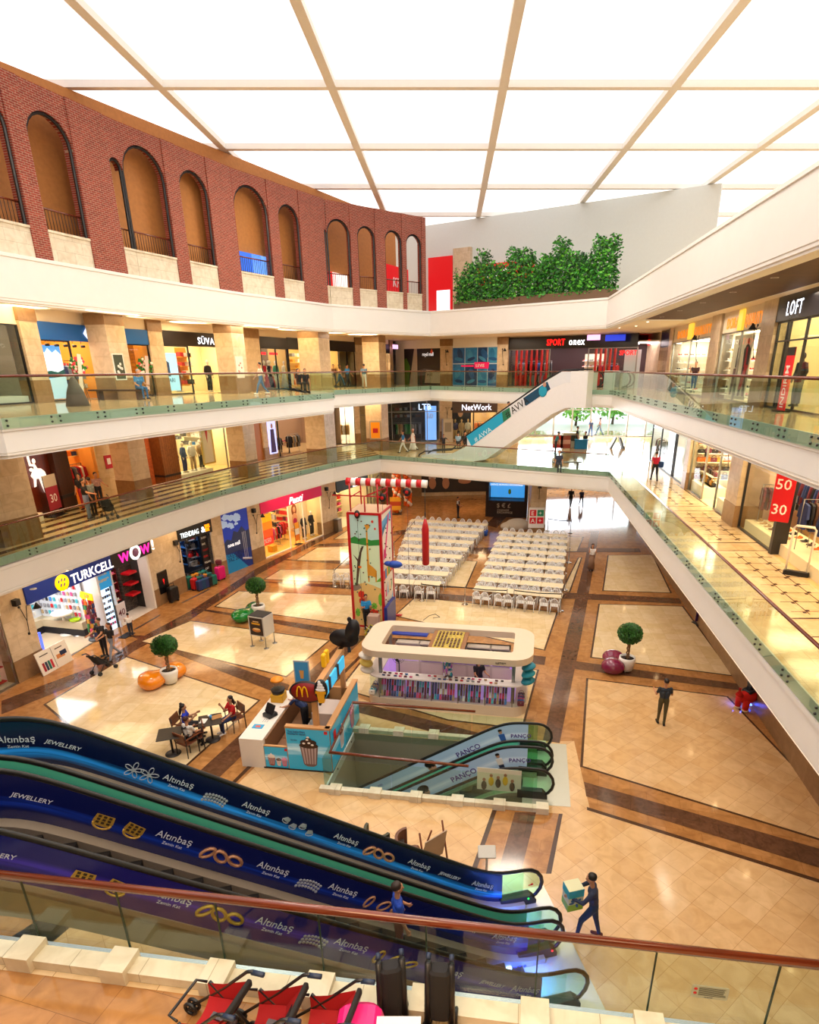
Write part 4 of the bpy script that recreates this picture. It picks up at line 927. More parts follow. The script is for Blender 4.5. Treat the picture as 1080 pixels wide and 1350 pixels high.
for i in range(7):put(shoe(['#5a3a28','#1a1a22','#c01820'][i%3]),'shoes','%s shoes on the wooden display table'%NAMEC[['#5a3a28','#1a1a22','#c01820'][i%3]],'shoes',UC.M@Matrix.Translation((ux[2]+1.4+i*.24,.86,-1.2)),'%s shoes on the wooden display table'%NAMEC[['#5a3a28','#1a1a22','#c01820'][i%3]])
# ---- far wall of the first floor
dx=[sx(UD,q,y)for q,y in((440,560),(468,560),(475,560),(485,560),(503,560),(510,560),(580,560),(596,560),(655,560),(684,560))]
shopname('with white displays, far left of first floor');shell(UD,dx[0],dx[1],3.3,3,'#fff4e8','#e8d8b8',14,'#fff6e8');t=signboard(UD,dx[0],dx[1],3.3,3.95,'#4a6a70','grey green shop sign with round white lamp, far left of first floor');m=MB();m.lathe([(.28,0),(.28,.05)],20,0,(dx[1]-.5,3.62,.09));m.build('round_emblem',[glow('#ffffff',2.)],t)
sheet(UD,dx[0],dx[1],0,3.3,mul=(dx[0]+1.0,dx[1]-.8),fr=M_black)
rail_of(UD,dx[0]+.2,dx[1]-.4,1.7,-1.0,['#e8e4dc','#b89a70','#d8a040'],'in the far left shop with white displays',12)
pier(UD,dx[1],dx[2],None,.05);m=MB();m.bx(dx[2],dx[3],0,3.95,-.5,-.4);struct(m,tname(),[M_trav],UD.M);sheet(UD,dx[2],dx[3],0,3.95,tr=2.4)
pier(UD,dx[3],dx[5],None,.05)
shopname('with tall gridded glass, first floor back');shell(UD,dx[5],dx[6],3.9,3.4,'#4a4440','#b8a890',5,'#fff0e0');k_=(dx[6]-dx[5]);sheet(UD,dx[5],dx[6],0,3.95,mul=(dx[5]+k_*.1,dx[5]+k_*.45,dx[5]+k_*.76),tr=2.6)
t=thing('shop_sign','pale lit letters reading LTB behind the tall gridded glass','sign',M=UD.M);text('lettering','LTB',.7,glow('#c8d8ff',2),t,TM(dx[5]+k_*.6,2.75,-.2),.03,.01)
t=thing('light_box','lit blue panel marked 50 at the right of the gridded glass','sign',M=UD.M);m=MB();m.rbox((dx[6]-.75,1.6,-.3),(1.0,2.9,.05),.02);m.build('panel',[glow('#78a8f0',1.2)],t);text('lettering','50',.6,K('#ffffff'),t,TM(dx[6]-1.15,2.0,-.27),.005,.01)
rail_of(UD,dx[5]+.8,dx[5]+k_*.7,1.6,-1.2,['#1a1a22','#8a8a90','#2a3a70','#3a8a50','#b89a70'],'behind the tall gridded glass, low',16);shelves(UD,dx[5]+.8,dx[5]+k_*.72,(2.0,2.6),-2.2,.4,['#1a1a22','#8a8a90','#5a3a28','#6a2a3a'],'behind the tall gridded glass',11,'folded stack',(.3,.26,.3),'#3a3634')
pier(UD,dx[6],dx[7],None,.05);lamp_fix(UD,(dx[6]+dx[7])/2,2.3,'black wall lamp between the gridded glass shop and the NetWork shop')
shopname('with the brown NetWork sign');shell(UD,dx[7],dx[8],3.1,3.2,'#d8b888','#c8a878',8,'#ffe8c0')
t=signboard(UD,dx[7],dx[8],2.45,3.6,'#4c3428','brown shop sign with pale letters reading NetWork');text('lettering','NetWork',.72,glow('#dfe4f4',1.8),t,TM(dx[7]+(dx[8]-dx[7])*.2,2.66,.085),.012,.01,sx=.95)
xm_=dx[7]+(dx[8]-dx[7])*.48;sheet(UD,dx[7],xm_,0,3.0,fr=M_black);sheet(UD,xm_,dx[8],0,3.0,fr=K('#6a4a30'))
po=thing('menswear_poster','dark poster of a man in a suit in the left NetWork window','poster',M=UD.M@Matrix.Translation(((dx[7]+xm_)/2,1.5,-.9)))
m=MB();m.bx(-1.0,1.0,-1.45,1.45,0,.03);m.build('sheet',[K('#1c2038')],po);m=MB();m.prism([(-.7,-1.4),(.7,-1.4),(.6,.3),(.2,.55),(-.2,.55),(-.6,.3)],.03,.04,0);m.ell((0,.85,.045),(.24,.32,.01),1,14,8);m.ell((0,1.05,.05),(.25,.16,.008),2,14,6);m.build('printed_figure',[K('#10182c'),K('#c8987c'),K('#2a1c14')],po)
for i,q in enumerate((.2,.5,.8)):mannequin(UD,dx[7]+(xm_-dx[7])*q,-.45,.1,['#2a3a70','#b89a70','#e8e4dc'][i],'#b89a70','%s of the three mannequins before the suit poster'%('left','middle','right')[i],skin='#f0c890')
rail_of(UD,xm_+.5,dx[8]-.3,1.6,-1.2,['#b89a70','#e07020','#5a3a28'],'in the right NetWork window',9)
pier(UD,dx[8],dx[9],None,.05)
bk=thing('atm_box','pale grey machine cabinet beside the NetWork shop','machine',P(590,584,Z1)+Vector((0,.6,0)),ang(UD.x))
m=MB();m.rbox((0,0,1.0),(.9,.5,2.0),.05,0,ax=1);m.build('cabinet',[K('#b8b0a0')],bk);m=MB();m.rbox((0,-.26,1.3),(.6,.02,.8),.03,0,ax=1);m.build('front_panel',[K('#8a8478')],bk)
# ====== second floor, left side
v=[sx(VA,q,y)for q,y in((-20,480),(26,480),(24,480),(48,480),(52,480),(115,500),(135,480))]
bot2=3.0
def vx(f,q,y=470):return f.px(q,y)[0]
a0=vx(VA,-60);a1=vx(VA,32);a2=vx(VA,55);a3=vx(VA,122);a4=vx(VA,168);a5=vx(VA,198)
shopname('with the grey mannequin window, second floor left');shell(VA,a0,a1,3.0,2.2,'#a09484','#c8b898',4,'#fff0d8');sheet(VA,a0,a1,0,3.0,fr=M_black)
m=MB();m.bx(a0,a1+.1,3.0,3.75,-.4,0);struct(m,tname(),[M_soffit],VA.M)
m=MB();m.rbox((a1-1.2,.15,-.6),(2.2,.3,.9),.02,0,ax=1);T(m.build('display_plinth',[K('#e0dcd0')],None,VA.M),'pale plinth in the grey mannequin window on the second floor','plinth')
mannequin(VA,a1-1.35,-.6,.3,'#1c1c20','#26262c','mannequin in black suit and white shoes in the grey window',skin='#8a8078',head=False)
pier(VA,a1,a2,None,.12,top=True)
shopname('with the blue header on the second floor');a5b=vx(VB,198);a6b=vx(VB,216);shell(VA,a2,VA.len,2.9,3.2,'#f0a030','#c8b898',9,'#fff0d8');shell(VB,0,a5b,2.9,2,'#f0a030','#c8b898',9,'#fff0d8')
t=signboard(VB,-.05,a5b,2.5,3.2,'#0f62b8','short plain blue shop header right of the second floor pillar');t=signboard(VA,a2,VA.len,2.5,3.2,'#0f62b8','long plain blue shop header with a white tile emblem on the second floor left')
q0=vx(VA,111,430);m=MB();m.T=Matrix.Translation((q0,2.85,.1))@Matrix.Rotation(pi/4,4,'Z');m.bx(-.2,.2,-.2,.2,-.01,.03);m.build('white_tile',[glow('#f0f8ff',1.5)],t)
m=MB();m.bx(a2,VA.len,3.2,3.75,-.4,0);struct(m,tname(),[M_soffit],VA.M);m=MB();m.bx(0,a5b,3.2,3.75,-.4,0);struct(m,tname(),[M_soffit],VB.M);sheet(VA,a2,vx(VA,102,500),0,2.5,fr=M_black);sheet(VB,.05,a5b,0,2.5,fr=M_black)
x_=vx(VA,64,500);x1_=vx(VA,79,480)
po=thing('mountain_poster','large lit poster of snowy mountain and lake in the blue shop window','poster',M=VA.M);W_=x1_+.5-a2-.1;xm0=a2+.1;H_=2.2
def fl(mb,pts,z,mi=0):mb.poly([(xm0+x*W_,.1+y*H_,z)for x,y in pts],mi)
m=MB();m.bx(xm0,xm0+W_,.1,.1+H_,-.3,-.25);m.build('sheet',[glow('#5a9ce8',.9)],po)
m=MB();fl(m,[(0,.5),(1,.45),(1,.82),(.8,.92),(.62,.86),(.45,.95),(.3,.86),(.12,.9),(0,.8)],-.245,0);fl(m,[(0,.4),(1,.4),(1,.56),(.7,.5),(.4,.53),(0,.5)],-.24,1);fl(m,[(0,0),(1,0),(1,.42),(0,.38)],-.235,2);m.build('printed_mountain',[glow('#e8f2fc',.9),K('#1c6a70'),glow('#c8e0f4',.7)],po)
rail_of(VA,x1_+.6,x1_+1.7,1.6,-1.0,['#1a1a22','#8a8a90','#2a3a70'],'in the blue shop on the second floor',8);rail_of(VA,x1_+1.9,x1_+2.8,1.7,-1.6,['#c01820'],'at the back of the blue shop',5)
shelves(VA,x1_+.5,x1_+2.4,(.5,.9),-.8,.4,['#3a7ac0','#8a8a90','#e8e4dc'],'low in the blue shop',6,'folded stack',(.24,.18,.3),'#c8a060')
for i in range(5):
 m=MB();m.lathe([(.06,0),(.05,.16)],10,0,(a2+.5+i*.55,2.3,-.1));m.bx(a2+.49+i*.55,a2+.51+i*.55,2.42,2.52,-.11,-.09,0);T(m.build('spot_lamp',[M_black],None,VA.M),'black spot lamp, %s of the row under the blue header'%('leftmost','second','third','fourth','fifth')[i],'lamp')
def flowers(loc,label,sash='#f4ece4',tilt=.12,hgt=1.6):
 t=thing('flower_stand',label,'flowers',loc)
 m=MB();m.tube([(-.25,0,0),(0,hgt,0)],.015,5)if False else m.tube([(-.25,0,0),(0,0,hgt)],.015,5);m.tube([(.25,0,0),(0,0,hgt)],.015,5);m.tube([(0,.3,0),(0,0,hgt)],.015,5);m.build('tripod',[K('#5a4a30')],t)
 m=MB();random.seed(int(loc[0]*100)%97)
 for k in range(70):a_=random.random()*6.28;r_=random.random()**.5*.34;m.ell((r_*cos(a_),random.uniform(-.12,.12),hgt-.15+r_*sin(a_)*1.1),(.07,.04,.07),random.choice((0,0,1,2)),6,4)
 m.build('blooms',[K('#2c7a28'),K('#e83850'),K('#f8e8e0')],t)
 m=MB();m.bx(-.08,.08,-.16,-.15,.3,hgt+.35);m.T=None;o=m.build('sash',[K(sash)],t);o.rotation_euler=(0,tilt,0)
 return t
flowers(P(112,529,Z2),'flower stand with white sash before the blue shop, left of the stone pillar');flowers(P(184,524,Z2)+Vector((.3,.5,0)),'flower stand with red lettered sash before the orange wood window','#f0d0cc')
m=MB();m.lathe([(.42,0),(.3,.5),(.12,.95),(.05,1.05)],16,0);T(m.build('wrapped_bouquet_base',[K('#5c5048',.8)]),'brown cloth wrapped cone stand beside the flowers','stand').location=P(103,535,Z2)
m=MB();m.bx(.1,a5b-.1,.1,2.7,-1.0,-.95);struct(m,tname(),[planks('gold_planks','#e08a1c','#c87410','#7a4008',1.6,.18,.4)],VB.M)
pier(VB,a5b,a6b,None,.12,top=True)
screen(VB,210,489,.62,1.15,'black information screen with red symbol on the pier left of the SUVARI shop')
b0=max(.02,vx(VB,216));b1=vx(VB,322);b2=vx(VB,342);b3=vx(VB,432);
shopname('with the white lit name SUVARI');shell(VB,b0,b1,2.9,3.4,'#f0dcb0','#d8b888',9,'#ffe8c0')
t=signboard(VB,b0,b1,2.52,3.25,'#1e1614','black shop header with white lit letters reading SUVARI');text('lettering','SÜVARI',.5,glow('#e8f0ff',2.2),t,TM(vx(VB,259,450),2.66,.085),.012,.01,spc=1.15)
m=MB();m.bx(b0,b1,3.25,3.75,-.4,0);struct(m,tname(),[M_soffit],VB.M)
c0=vx(VB,250);sheet(VB,b0,c0,0,2.52,fr=M_black)
sp=thing('menswear_screen','lit pale blue screen with a man in a blue suit in the SUVARI window','screen',M=VB.M@Matrix.Translation(((vx(VB,218,490)+vx(VB,240,490))/2+.1,1.15,-.5)))
m=MB();m.bx(-.7,.7,-.95,1.0,0,.05);m.build('panel',[glow('#a8d4f0',1.1)],sp);m=MB();m.prism([(-.45,-.2),(.1,-.2),(.1,.5),(-.1,.62),(-.25,.62),(-.42,.5)],.05,.06,0);m.ell((-.17,.78,.06),(.1,.14,.01),1,10,6);m.build('printed_figure',[K('#3a5a90'),K('#d8a890')],sp)
text('lettering','SUVARI',.3,K('#205880'),sp,TM(-.6,-.5,.055),.003,.004)
for i,(q,c)in enumerate(((244,'#8a3018'),(248.5,'#3a2018'))):mannequin(VB,vx(VB,q,490),-.6-.3*i,.1,c,c,('mannequin in rust coloured coat in the SUVARI window','mannequin in dark brown coat in the SUVARI window')[i])
mannequin(VB,vx(VB,281,500),-.3,.05,'#16161c','#16161c','mannequin in black suit at the SUVARI doorway')
shelves(VB,vx(VB,262),vx(VB,276),(.5,1.0,1.5,2.0),-1.5,.4,['#c01820','#e8e4dc','#1a1a22'],'in the orange framed niche of the SUVARI shop',3,'folded stack',(.28,.26,.3),'#e89828',backc='#e89828')
e=easel(VB.at(vx(VB,286,505),0,.4),ang(VB.x),.4,.9,['#c81820','#d8d0c8'],'small red and white stand beside the second stone pillar on the upper floor',None,leg=.2)
pier(VB,b1,b2,None,.12,top=True)
shopname('with red dresses on the second floor');shell(VB,b2,VB.len,2.9,3.4,'#8a7058','#c8a878',6,'#fff0dc');shell(VC,0,vx(VC,448),2.9,3.4,'#e0b870','#c8a878',8,'#ffe8c0')
t=signboard(VB,b2,VB.len,2.63,3.3,'#1c1412','long black shop header above the red dresses',.06);m=MB();m.bx(b2,VB.len,3.3,3.75,-.4,0);m.T=None;struct(m,tname(),[M_soffit],VB.M)
sheet(VB,b2+.2,VB.len,0,2.63,fr=M_black,mul=(b2+1.8,))
t=thing('neon_sign','red glowing neon strips inside the dress shop window','sign',M=VB.M);m=MB()
for q in(.9,2.2,3.5):m.rbox((b2+q,2.3,-.5),(.9,.16,.05),.02)
m.build('neon_strips',[glow('#ff2028',2.5)],t)
for i,(q,c,dr)in enumerate(((356,'#b81424',1),(367,'#b81424',1),(361.5,'#1a1a22',1),(375,'#3a8a70',0),(382,'#e8e4dc',1),(388,'#e8e4dc',0),(351,'#6a1a22',0))):
 mannequin(VB,vx(VB,q,505),-.35-(i%2)*.25,.05,c,'#e8e4dc',('left mannequin in long red dress','right mannequin in long red dress','mannequin in long black dress between the red ones','mannequin in green top beside the red dresses','mannequin in long white dress','mannequin in white suit at the right of the dress window','mannequin in dark red jacket left of the red dresses')[i],dress=dr,s=1.02)
c1=vx(VC,470);c2=vx(VC,487);c3=vx(VC,513);c4=vx(VC,523)
t=signboard(VC,0,vx(VC,468),2.6,3.35,'#16120f','black shop header between the third and fourth pillars on the second floor',.06)
m=MB();m.bx(0,VC.len,3.35,3.75,-.4,0);struct(m,tname(),[M_soffit],VC.M)
sheet(VC,.1,vx(VC,468),0,2.75,fr=M_black,mul=(vx(VC,447),vx(VC,458)))
shelves(VC,.4,vx(VC,466),(1.4,1.8,2.2),-2.8,.4,['#e8e4dc','#8a8a90','#d8a040'],'in the yellow lit shop by the third pillar',12,'folded stack',(.3,.26,.3),'#f0c860');rail_of(VC,.6,vx(VC,460),1.2,-1.2,['#e07020','#3a7ac0','#1a1a22','#e8e4dc'],'in the yellow lit shop by the third pillar',16)
pier(VC,vx(VC,468),c1+.9,None,.1,top=True);lamp_fix(VC,vx(VC,476,470),2.3,'black wall lamp left of the fourth pillar on the second floor')
shopname('with the red sale banner');shell(VC,c1+.9,c3,2.9,3,'#f0d8a8','#d8c098',8,'#fff0d0');t=signboard(VC,c1+.9,c3,2.6,3.35,'#181210','black header above the red sale banner',.06)
rb=thing('sale_banner','tall red vertical banner with white letters in the shop right of the fourth pillar','banner',M=VC.M);xq=vx(VC,511-0,490);
m=MB();m.bx(xq-1.5,xq-.4,.3,2.6,-.2,-.17);m.build('sheet',[mat('banner_red','#d01420',.5,emit=.3)],rb)
for i,s_ in enumerate('AFL'):text('lettering',s_,.6,K('#ffffff'),rb,TM(xq-1.15,1.85-i*.6,-.165),.004,.01)
pier(VC,c3,VC.len,None,.1,top=True)
t=thing('exit_sign','small pink and white lit hanging sign above the red banner','sign',M=VC.M);m=MB();m.rbox((c3+.3,3.15,.5),(.9,.35,.06),.02);m.build('panel',[glow('#f0b8e8',1.5)],t)
# ====== second floor, far wall
d_=[vx(VD,q)for q in(533,582,597,657,671,840)]
m=MB();m.bx(0,d_[4],3.0,3.75,-.4,0,0);m.bx(0,d_[0],0,3.0,-.4,0,0);struct(m,'wall_far_second',[M_white],VD.M)
hb=thing('hoarding','dark printed hoarding reading royal mall with green grass and a parked car shape','poster',M=VD.M);xm0=d_[0];W_=d_[1]-d_[0];H_=3.0
def fl(mb,pts,z,mi=0):mb.poly([(xm0+x*W_,y*H_,z)for x,y in pts],mi)
m=MB();m.bx(xm0,xm0+W_,0,3.0,-.05,0);m.build('board',[K('#1c1a1c')],hb)
m=MB();fl(m,[(0,0),(.12,0),(.16,.5),(.06,.75),(0,.7)],.004,0);fl(m,[(.13,0),(.36,0),(.36,1),(.28,1)],.004,1);fl(m,[(.36,.25),(1,.3),(1,.4),(.55,.45),(.36,.4)],.004,2);fl(m,[(.55,.05),(1,.05),(1,.38),(.6,.42)],.006,1);m.build('printed_shapes',[K('#4a7a20'),K('#b0a898'),K('#5a5a60')],hb)
text('lettering','royal mall',.42,glow('#ffffff',.8),hb,TM(xm0+W_*.5,2.4,.01),.003,.0,sx=.8);m=MB();m.prism([(xm0+W_*.72,2.75),(xm0+W_*.78,2.75),(xm0+W_*.75,3.0-.02)],.006,.01);m.ell((xm0+W_*.75,2.7,.008),(.16,.16,.004),0,10,6);m.build('emblem',[K('#e85820')],hb)
text('lettering','mall',.4,K('#282828'),hb,TM(xm0+W_*.62,.75,.01),.003,.0)
pier(VD,d_[1],d_[2],None,.15,top=True);lamp_fix(VD,(d_[1]+d_[2])/2,2.2,'black wall lamp on the pier left of the blue picture wall',.15)
lv=thing('denim_mural','blue picture wall of eight denim photos with a red Levis tab','poster',M=VD.M);xm0=d_[2];W_=d_[3]-d_[2]
m=MB();m.bx(xm0,xm0+W_,0,3.0,-.05,0);m.build('board',[K('#d8e4ec')],lv)
bl=[mat('denim_%d'%i,c,.4,var=.5,vscale=2.5,emit=.1)for i,c in enumerate(('#1c5a90','#2878a8','#103c68','#3a8cb4'))]
xs_=(0,.28,.56,.78,1)
for r_,(y0,y1)in enumerate(((1.75,2.98),(.0,1.7))):
 for i in range(4):
  m=MB();m.bx(xm0+W_*xs_[i]+.03,xm0+W_*xs_[i+1]-.03,y0+.02,y1,0,.01);
  random.seed(r_*4+i);cx_=xm0+W_*(xs_[i]+xs_[i+1])/2
  m.ell((cx_+random.uniform(-.2,.2),(y0+y1)/2+.1,.012),(.28,.45,.006),1,10,6,M=Matrix.Rotation(random.uniform(-.8,.8),3,'Z'));m.ell((cx_,y0+.35,.014),(.45,.14,.005),2,10,6,M=Matrix.Rotation(random.uniform(-.5,.5),3,'Z'))
  m.build('denim_photo',[bl[(i+r_)%4],bl[(i+2+r_)%4],bl[(i+1+r_)%4]],lv)
m=MB();m.prism([(xm0+W_*.5,1.35),(xm0+W_*.8,1.35),(xm0+W_*.82,1.85),(xm0+W_*.5,1.85)],.02,.05);m.bx(xm0+W_*.2,xm0+W_*.48,1.5,1.62,.02,.04);m.build('red_tab',[glow('#c8184c',.7)],lv)
text('lettering','LEVIS',.34,K('#ffffff'),lv,TM(xm0+W_*.53,1.48,.055),.003,.012,sx=1.15)
pier(VD,d_[3],d_[4],None,.15,top=True);lamp_fix(VD,(d_[3]+d_[4])/2,2.2,'black wall lamp on the pier left of the SPORTONEX shop',.15)
shopname('SPORTONEX');shell(VD,d_[4],VD.len,2.95,4,'#3a2224','#b89878',6,'#fff0f0')
t=signboard(VD,d_[4],d_[5],2.75,3.62,'#120e10','wide black shop header reading SPORTONEX in red and white');w_=d_[5]-d_[4]
xx=vx(VD,722,450);xe=vx(VD,778,450);w2=xe-xx
text('red_lettering','SPORT',.62,glow('#ff1414',2.2),t,TM(xx,2.98,.085),.03,.03,sx=w2*.5/2.3,spc=1.12)
text('white_lettering','onex',.7,glow('#ffffff',2.2),t,TM(xx+w2*.53,2.98,.085),.03,.02,sx=w2*.46/1.95,spc=1.12)
m=MB();m.bx(d_[4],VD.len,3.62,3.75,-.4,0);struct(m,tname(),[M_soffit],VD.M)
k1,k2=vx(VD,725),vx(VD,775)
sheet(VD,d_[4],k1,0,2.75);sheet(VD,k2,d_[5],0,2.75,mul=(k2+1.5,))
random.seed(12)
n_=0
for(p0,p1,n)in((d_[4]+.3,k1-.2,7),(k2+.3,d_[5]-1.6,5)):
 for i in range(n):
  x=p0+(p1-p0)*(i+.5)/n;n_+=1
  tt=thing('red_column','red display column, %s from the left in the SPORTONEX windows'%('first','second','third','fourth','fifth','sixth','seventh','eighth','ninth','tenth','eleventh','twelfth')[n_-1],'column',M=VD.M)
  m=MB();m.bx(x-.06,x+.06,0,2.7,-.4,-.25);m.build('post',[mat('red_post','#c81414',.4,emit=.12)],tt)
rail_of(VD,d_[4]+.4,k1-.3,1.9,-.9,['#3a7ac0','#1a1a22','#c01820','#8a8a90'],'behind the left SPORTONEX window',18);rail_of(VD,k2+.4,d_[5]-1.8,1.7,-1.0,['#1a1a22','#2a3a70','#c01820'],'behind the right SPORTONEX window',14)
rail_of(VD,d_[4]+.4,k1-.3,1.0,-.6,['#1a1a22','#3a8a50','#8a8a90','#c01820'],'low behind the left SPORTONEX window',14)
shelves(VD,k1+1.6,k2+.2,(.7,1.1,1.5,1.9),-2.4,.4,['#e8e4dc','#e8e4dc','#8a8a90','#c01820','#1a1a22'],'on the shoe wall of the SPORTONEX shop',12,'shoe pair',(.3,.3,.3),'#f8f4ec','shoes',backc='#f4e0c8',shape=shoe,name='sports_shoes')
m=MB();m.bx(d_[5]-1.3,d_[5]-.1,0,2.6,-.9,-.85);struct(m,tname(),[mat('pale_panel','#c8d0d4',.4,emit=.2)],VD.M)
t=thing('inner_sign','red lit word SPORT hanging inside the right SPORTONEX window','sign',M=VD.M);text('lettering','SPORT',.45,glow('#ff1818',2.2),t,TM(k2+2.2,2.25,-.5),.02,.02)
t=thing('exit_sign','pink and white lit hanging sign with a blue strip before the SPORTONEX header','sign',M=VD.M);xx=vx(VD,790,443);m=MB();m.rbox((xx,3.4,.8),(1.0,.35,.06),.02);m.build('panel',[glow('#f0b0e8',1.6)],t);m=MB();m.rbox((xx+1.5,3.35,.5),(1.5,.4,.03),.02);m.build('blue_strip',[glow('#2040e0',.8)],t)
# ====== second floor, right side
r_=lambda q,y=470:RB.px(q,y)[0]
e0=r_(852,470);e1=r_(868,470);e2=r_(886,470);e3=r_(936,470);e4=r_(948,470);e5=r_(1004,450);e6=r_(1022,450)
shopname('with the small SPORTONEX sign');pier(RB,0,e0,None,.1)
t=signboard(RB,e0,e2,2.7,3.6,'#101a50','small dark blue SPORTONEX sign at the far right corner of the second floor');text('red_lettering','SPORT',.55,glow('#ff1818',2),t,TM(e0+.3,2.95,.085),.03,.02,sx=.8);text('white_lettering','one',.55,glow('#ffffff',2),t,TM(e0+2.1,2.95,.085),.03,.02,sx=.8)
shell(RB,e0,e2-.25,2.8,3,'#a01820','#b89878',5,'#ffe0e0');sheet(RB,e0,e2,0,2.7);shelves(RB,e0+.3,e2-.3,(.5,.9,1.3),-1.2,.4,['#c01820','#1a1a22','#d8a040','#3a8a50'],'behind the small SPORTONEX sign',8,'folded stack',(.3,.3,.3),'#1a1a22')
for nm,p0,p1,sg in(('left',e2,e3,'left, smaller looking'),('right',e4,e5,'right, nearer')):
 pier(RB,p0-.9 if nm=='left' else e3,p0,None,.1)
 shopname('%s gold lettered shoe shop window on the second floor'%nm);shell(RB,p0,p1,2.8,2.6,'#f8ecd8','#e8d8b8',11,'#fff4e0');sheet(RB,p0,p1,0,2.85,mul=(p0+(p1-p0)*.5,)if nm=='left' else(p0+(p1-p0)*.52,))
 m=MB();m.bx(p0,p1,2.8,3.75,-.4,0);struct(m,tname(),[mat('cream_header','#e8d8c0',.5)],RB.M)
 t=thing('shop_sign','gold lit letters DORA QUALITY, %s of the two such signs'%nm,'sign',M=RB.M);L_=p1-p0
 gl=mat('gold_letters','#f09010',.35,.2,emit=.75)
 text('lettering','DORA',.62,gl,t,TM(p0+.12*L_,3.0,.03),.01,.012,sx=L_*.3/2.05,spc=1.25);m=MB();m.rbox((p0+.5*L_,3.25,.05),(.11*L_,.8,.1),.03);m.build('emblem',[glow('#e8c040',1.)],t);text('lettering','QUALITY',.62,gl,t,TM(p0+.58*L_,3.0,.03),.01,.012,sx=L_*.4/3.2,spc=1.25)
 shelves(RB,p0+L_*.55,p1-.3,(.5,.9,1.3,1.7,2.1),-2.2,.4,['#5a3a28','#1a1a22','#b89a70','#e8e4dc'],'in the %s gold lettered window'%nm,7,'shoe pair',(.3,.3,.3),'#ffffff','shoes',shape=shoe,name='shoes')
 shelves(sideR(RB,p0,2.5),.1,2.2,(.5,.9,1.3,1.7,2.1),.2,.35,['#5a3a28','#1a1a22','#b89a70','#e8e4dc','#c01820'],'on the side wall of the %s gold lettered shop'%nm,6,'shoe pair',(.3,.3,.3),'#fff8ec','shoes',shape=shoe,name='shoes')
 shelves(RB,p0+.2,p1-.2,(.25,),-.5,.6,['#5a3a28','#1a1a22','#c01820','#e8e4dc'],'along the floor of the %s gold lettered window'%nm,10,'shoe pair',(.3,.3,.3),'#f8ecd8','shoes',shape=shoe,name='shoes')
po=thing('fashion_poster','poster of two women in dark red jeans in the right gold lettered window','poster',M=RB.M);x0=r_(962,440);x1=r_(986,440)
m=MB();m.bx(x0,x1,.1,2.7,-.3,-.27);m.build('sheet',[K('#f0e0c8')],po)
m=MB();w_=x1-x0
for q,c,k in((.32,0,1),(.78,3,.9)):
 cx_=x0+w_*q;m.prism([(cx_-.12*w_,1.35),(cx_+.14*w_,1.35),(cx_+.18*w_,2.1),(cx_+.04*w_,2.3),(cx_-.06*w_,2.3),(cx_-.16*w_,2.1)],-.265,-.26,c);m.prism([(cx_-.12*w_,1.35),(cx_+.12*w_,1.35),(cx_+.16*w_,.25),(cx_+.06*w_,.25),(cx_,1.0),(cx_-.08*w_,.25),(cx_-.18*w_,.25)],-.264,-.258,1);m.ell((cx_,2.42,-.26),(.05*w_,.13,.01),2,10,6)
 m.prism([(cx_-.05*w_,1.4),(cx_+.05*w_,1.4),(cx_+.03*w_,2.2),(cx_-.03*w_,2.2)],-.259,-.255,3 if c==0 else 4)
m.prism([(x0+w_*.6,.5),(x0+w_*.75,.5),(x0+w_*.95,1.5),(x0+w_*.8,1.5)],-.257,-.25,4)
m.build('printed_figure',[K('#e8dcc8'),K('#5a1c2c'),K('#6a3820'),K('#20181c'),K('#c81c28')],po)
pier(RB,e5,e6,None,.12);pier(RB,e3,e4,None,.12)
lamp_fix(RB,r_(1003,440),2.3,'black jointed wall lamp between the gold lettered window and the LOFT shop',.12);lamp_fix(RB,r_(925,450),2.3,'black jointed wall lamp between the two gold lettered windows',.12)
shopname('LOFT');shell(RB,e6,RB.len-.2,3.4,3,'#f0dca8','#c8b088',7,'#ffecc0')
t=signboard(RB,e6,RB.len,2.9,3.75,'#25242c','dark shop header with white lit letters reading LOFT',.1);text('lettering','LOFT',.62,glow('#e8f0ff',2.4),t,TM(r_(1043,400),3.05,.1),.01,.01,sx=.75,spc=1.3);text('small_lettering','THE ORIGINAL',.12,K('#8a94a0'),t,TM(r_(1046,410),2.93,.1),.005,.0)
m=MB();k=[r_(q,470)for q in(1010,1019,1047,1056)]
sheet(RB,e6,RB.len,0,2.9,fr=mat('anthracite','#24242a',.35),tr=2.25,mul=(e6+.9,e6+1.1,r_(1054,480)))
mannequin(RB,r_(1036,470),-.6,.1,'#2c241e','#2c241e','dark mannequin in a long coat in the LOFT doorway',skin='#3a3028',rot=.3)
bn=thing('sale_banner','tall red banner with white sideways letters INDIRIM before the LOFT shop','banner',RB.at(r_(1052,500),0,.35),ang(RB.x))
F_=Matrix.Rotation(pi/2,4,'X')
m=MB(F_);m.bx(-.3,.3,.05,2.0,-.02,.02,0);m.bx(-.3,.3,1.75,2.0,-.022,.024,1);m.build('sheet',[mat('banner_red','#d01420',.5,emit=.3),K('#141214')],bn)
text('lettering','iNDiRiM',.42,K('#ffffff'),bn,F_@TM(.14,.12,.026,pi/2),.003,.012,sx=.9);m=MB(F_);m.bx(-.3,.3,0,.05,-.2,.2);m.build('foot',[M_black],bn)
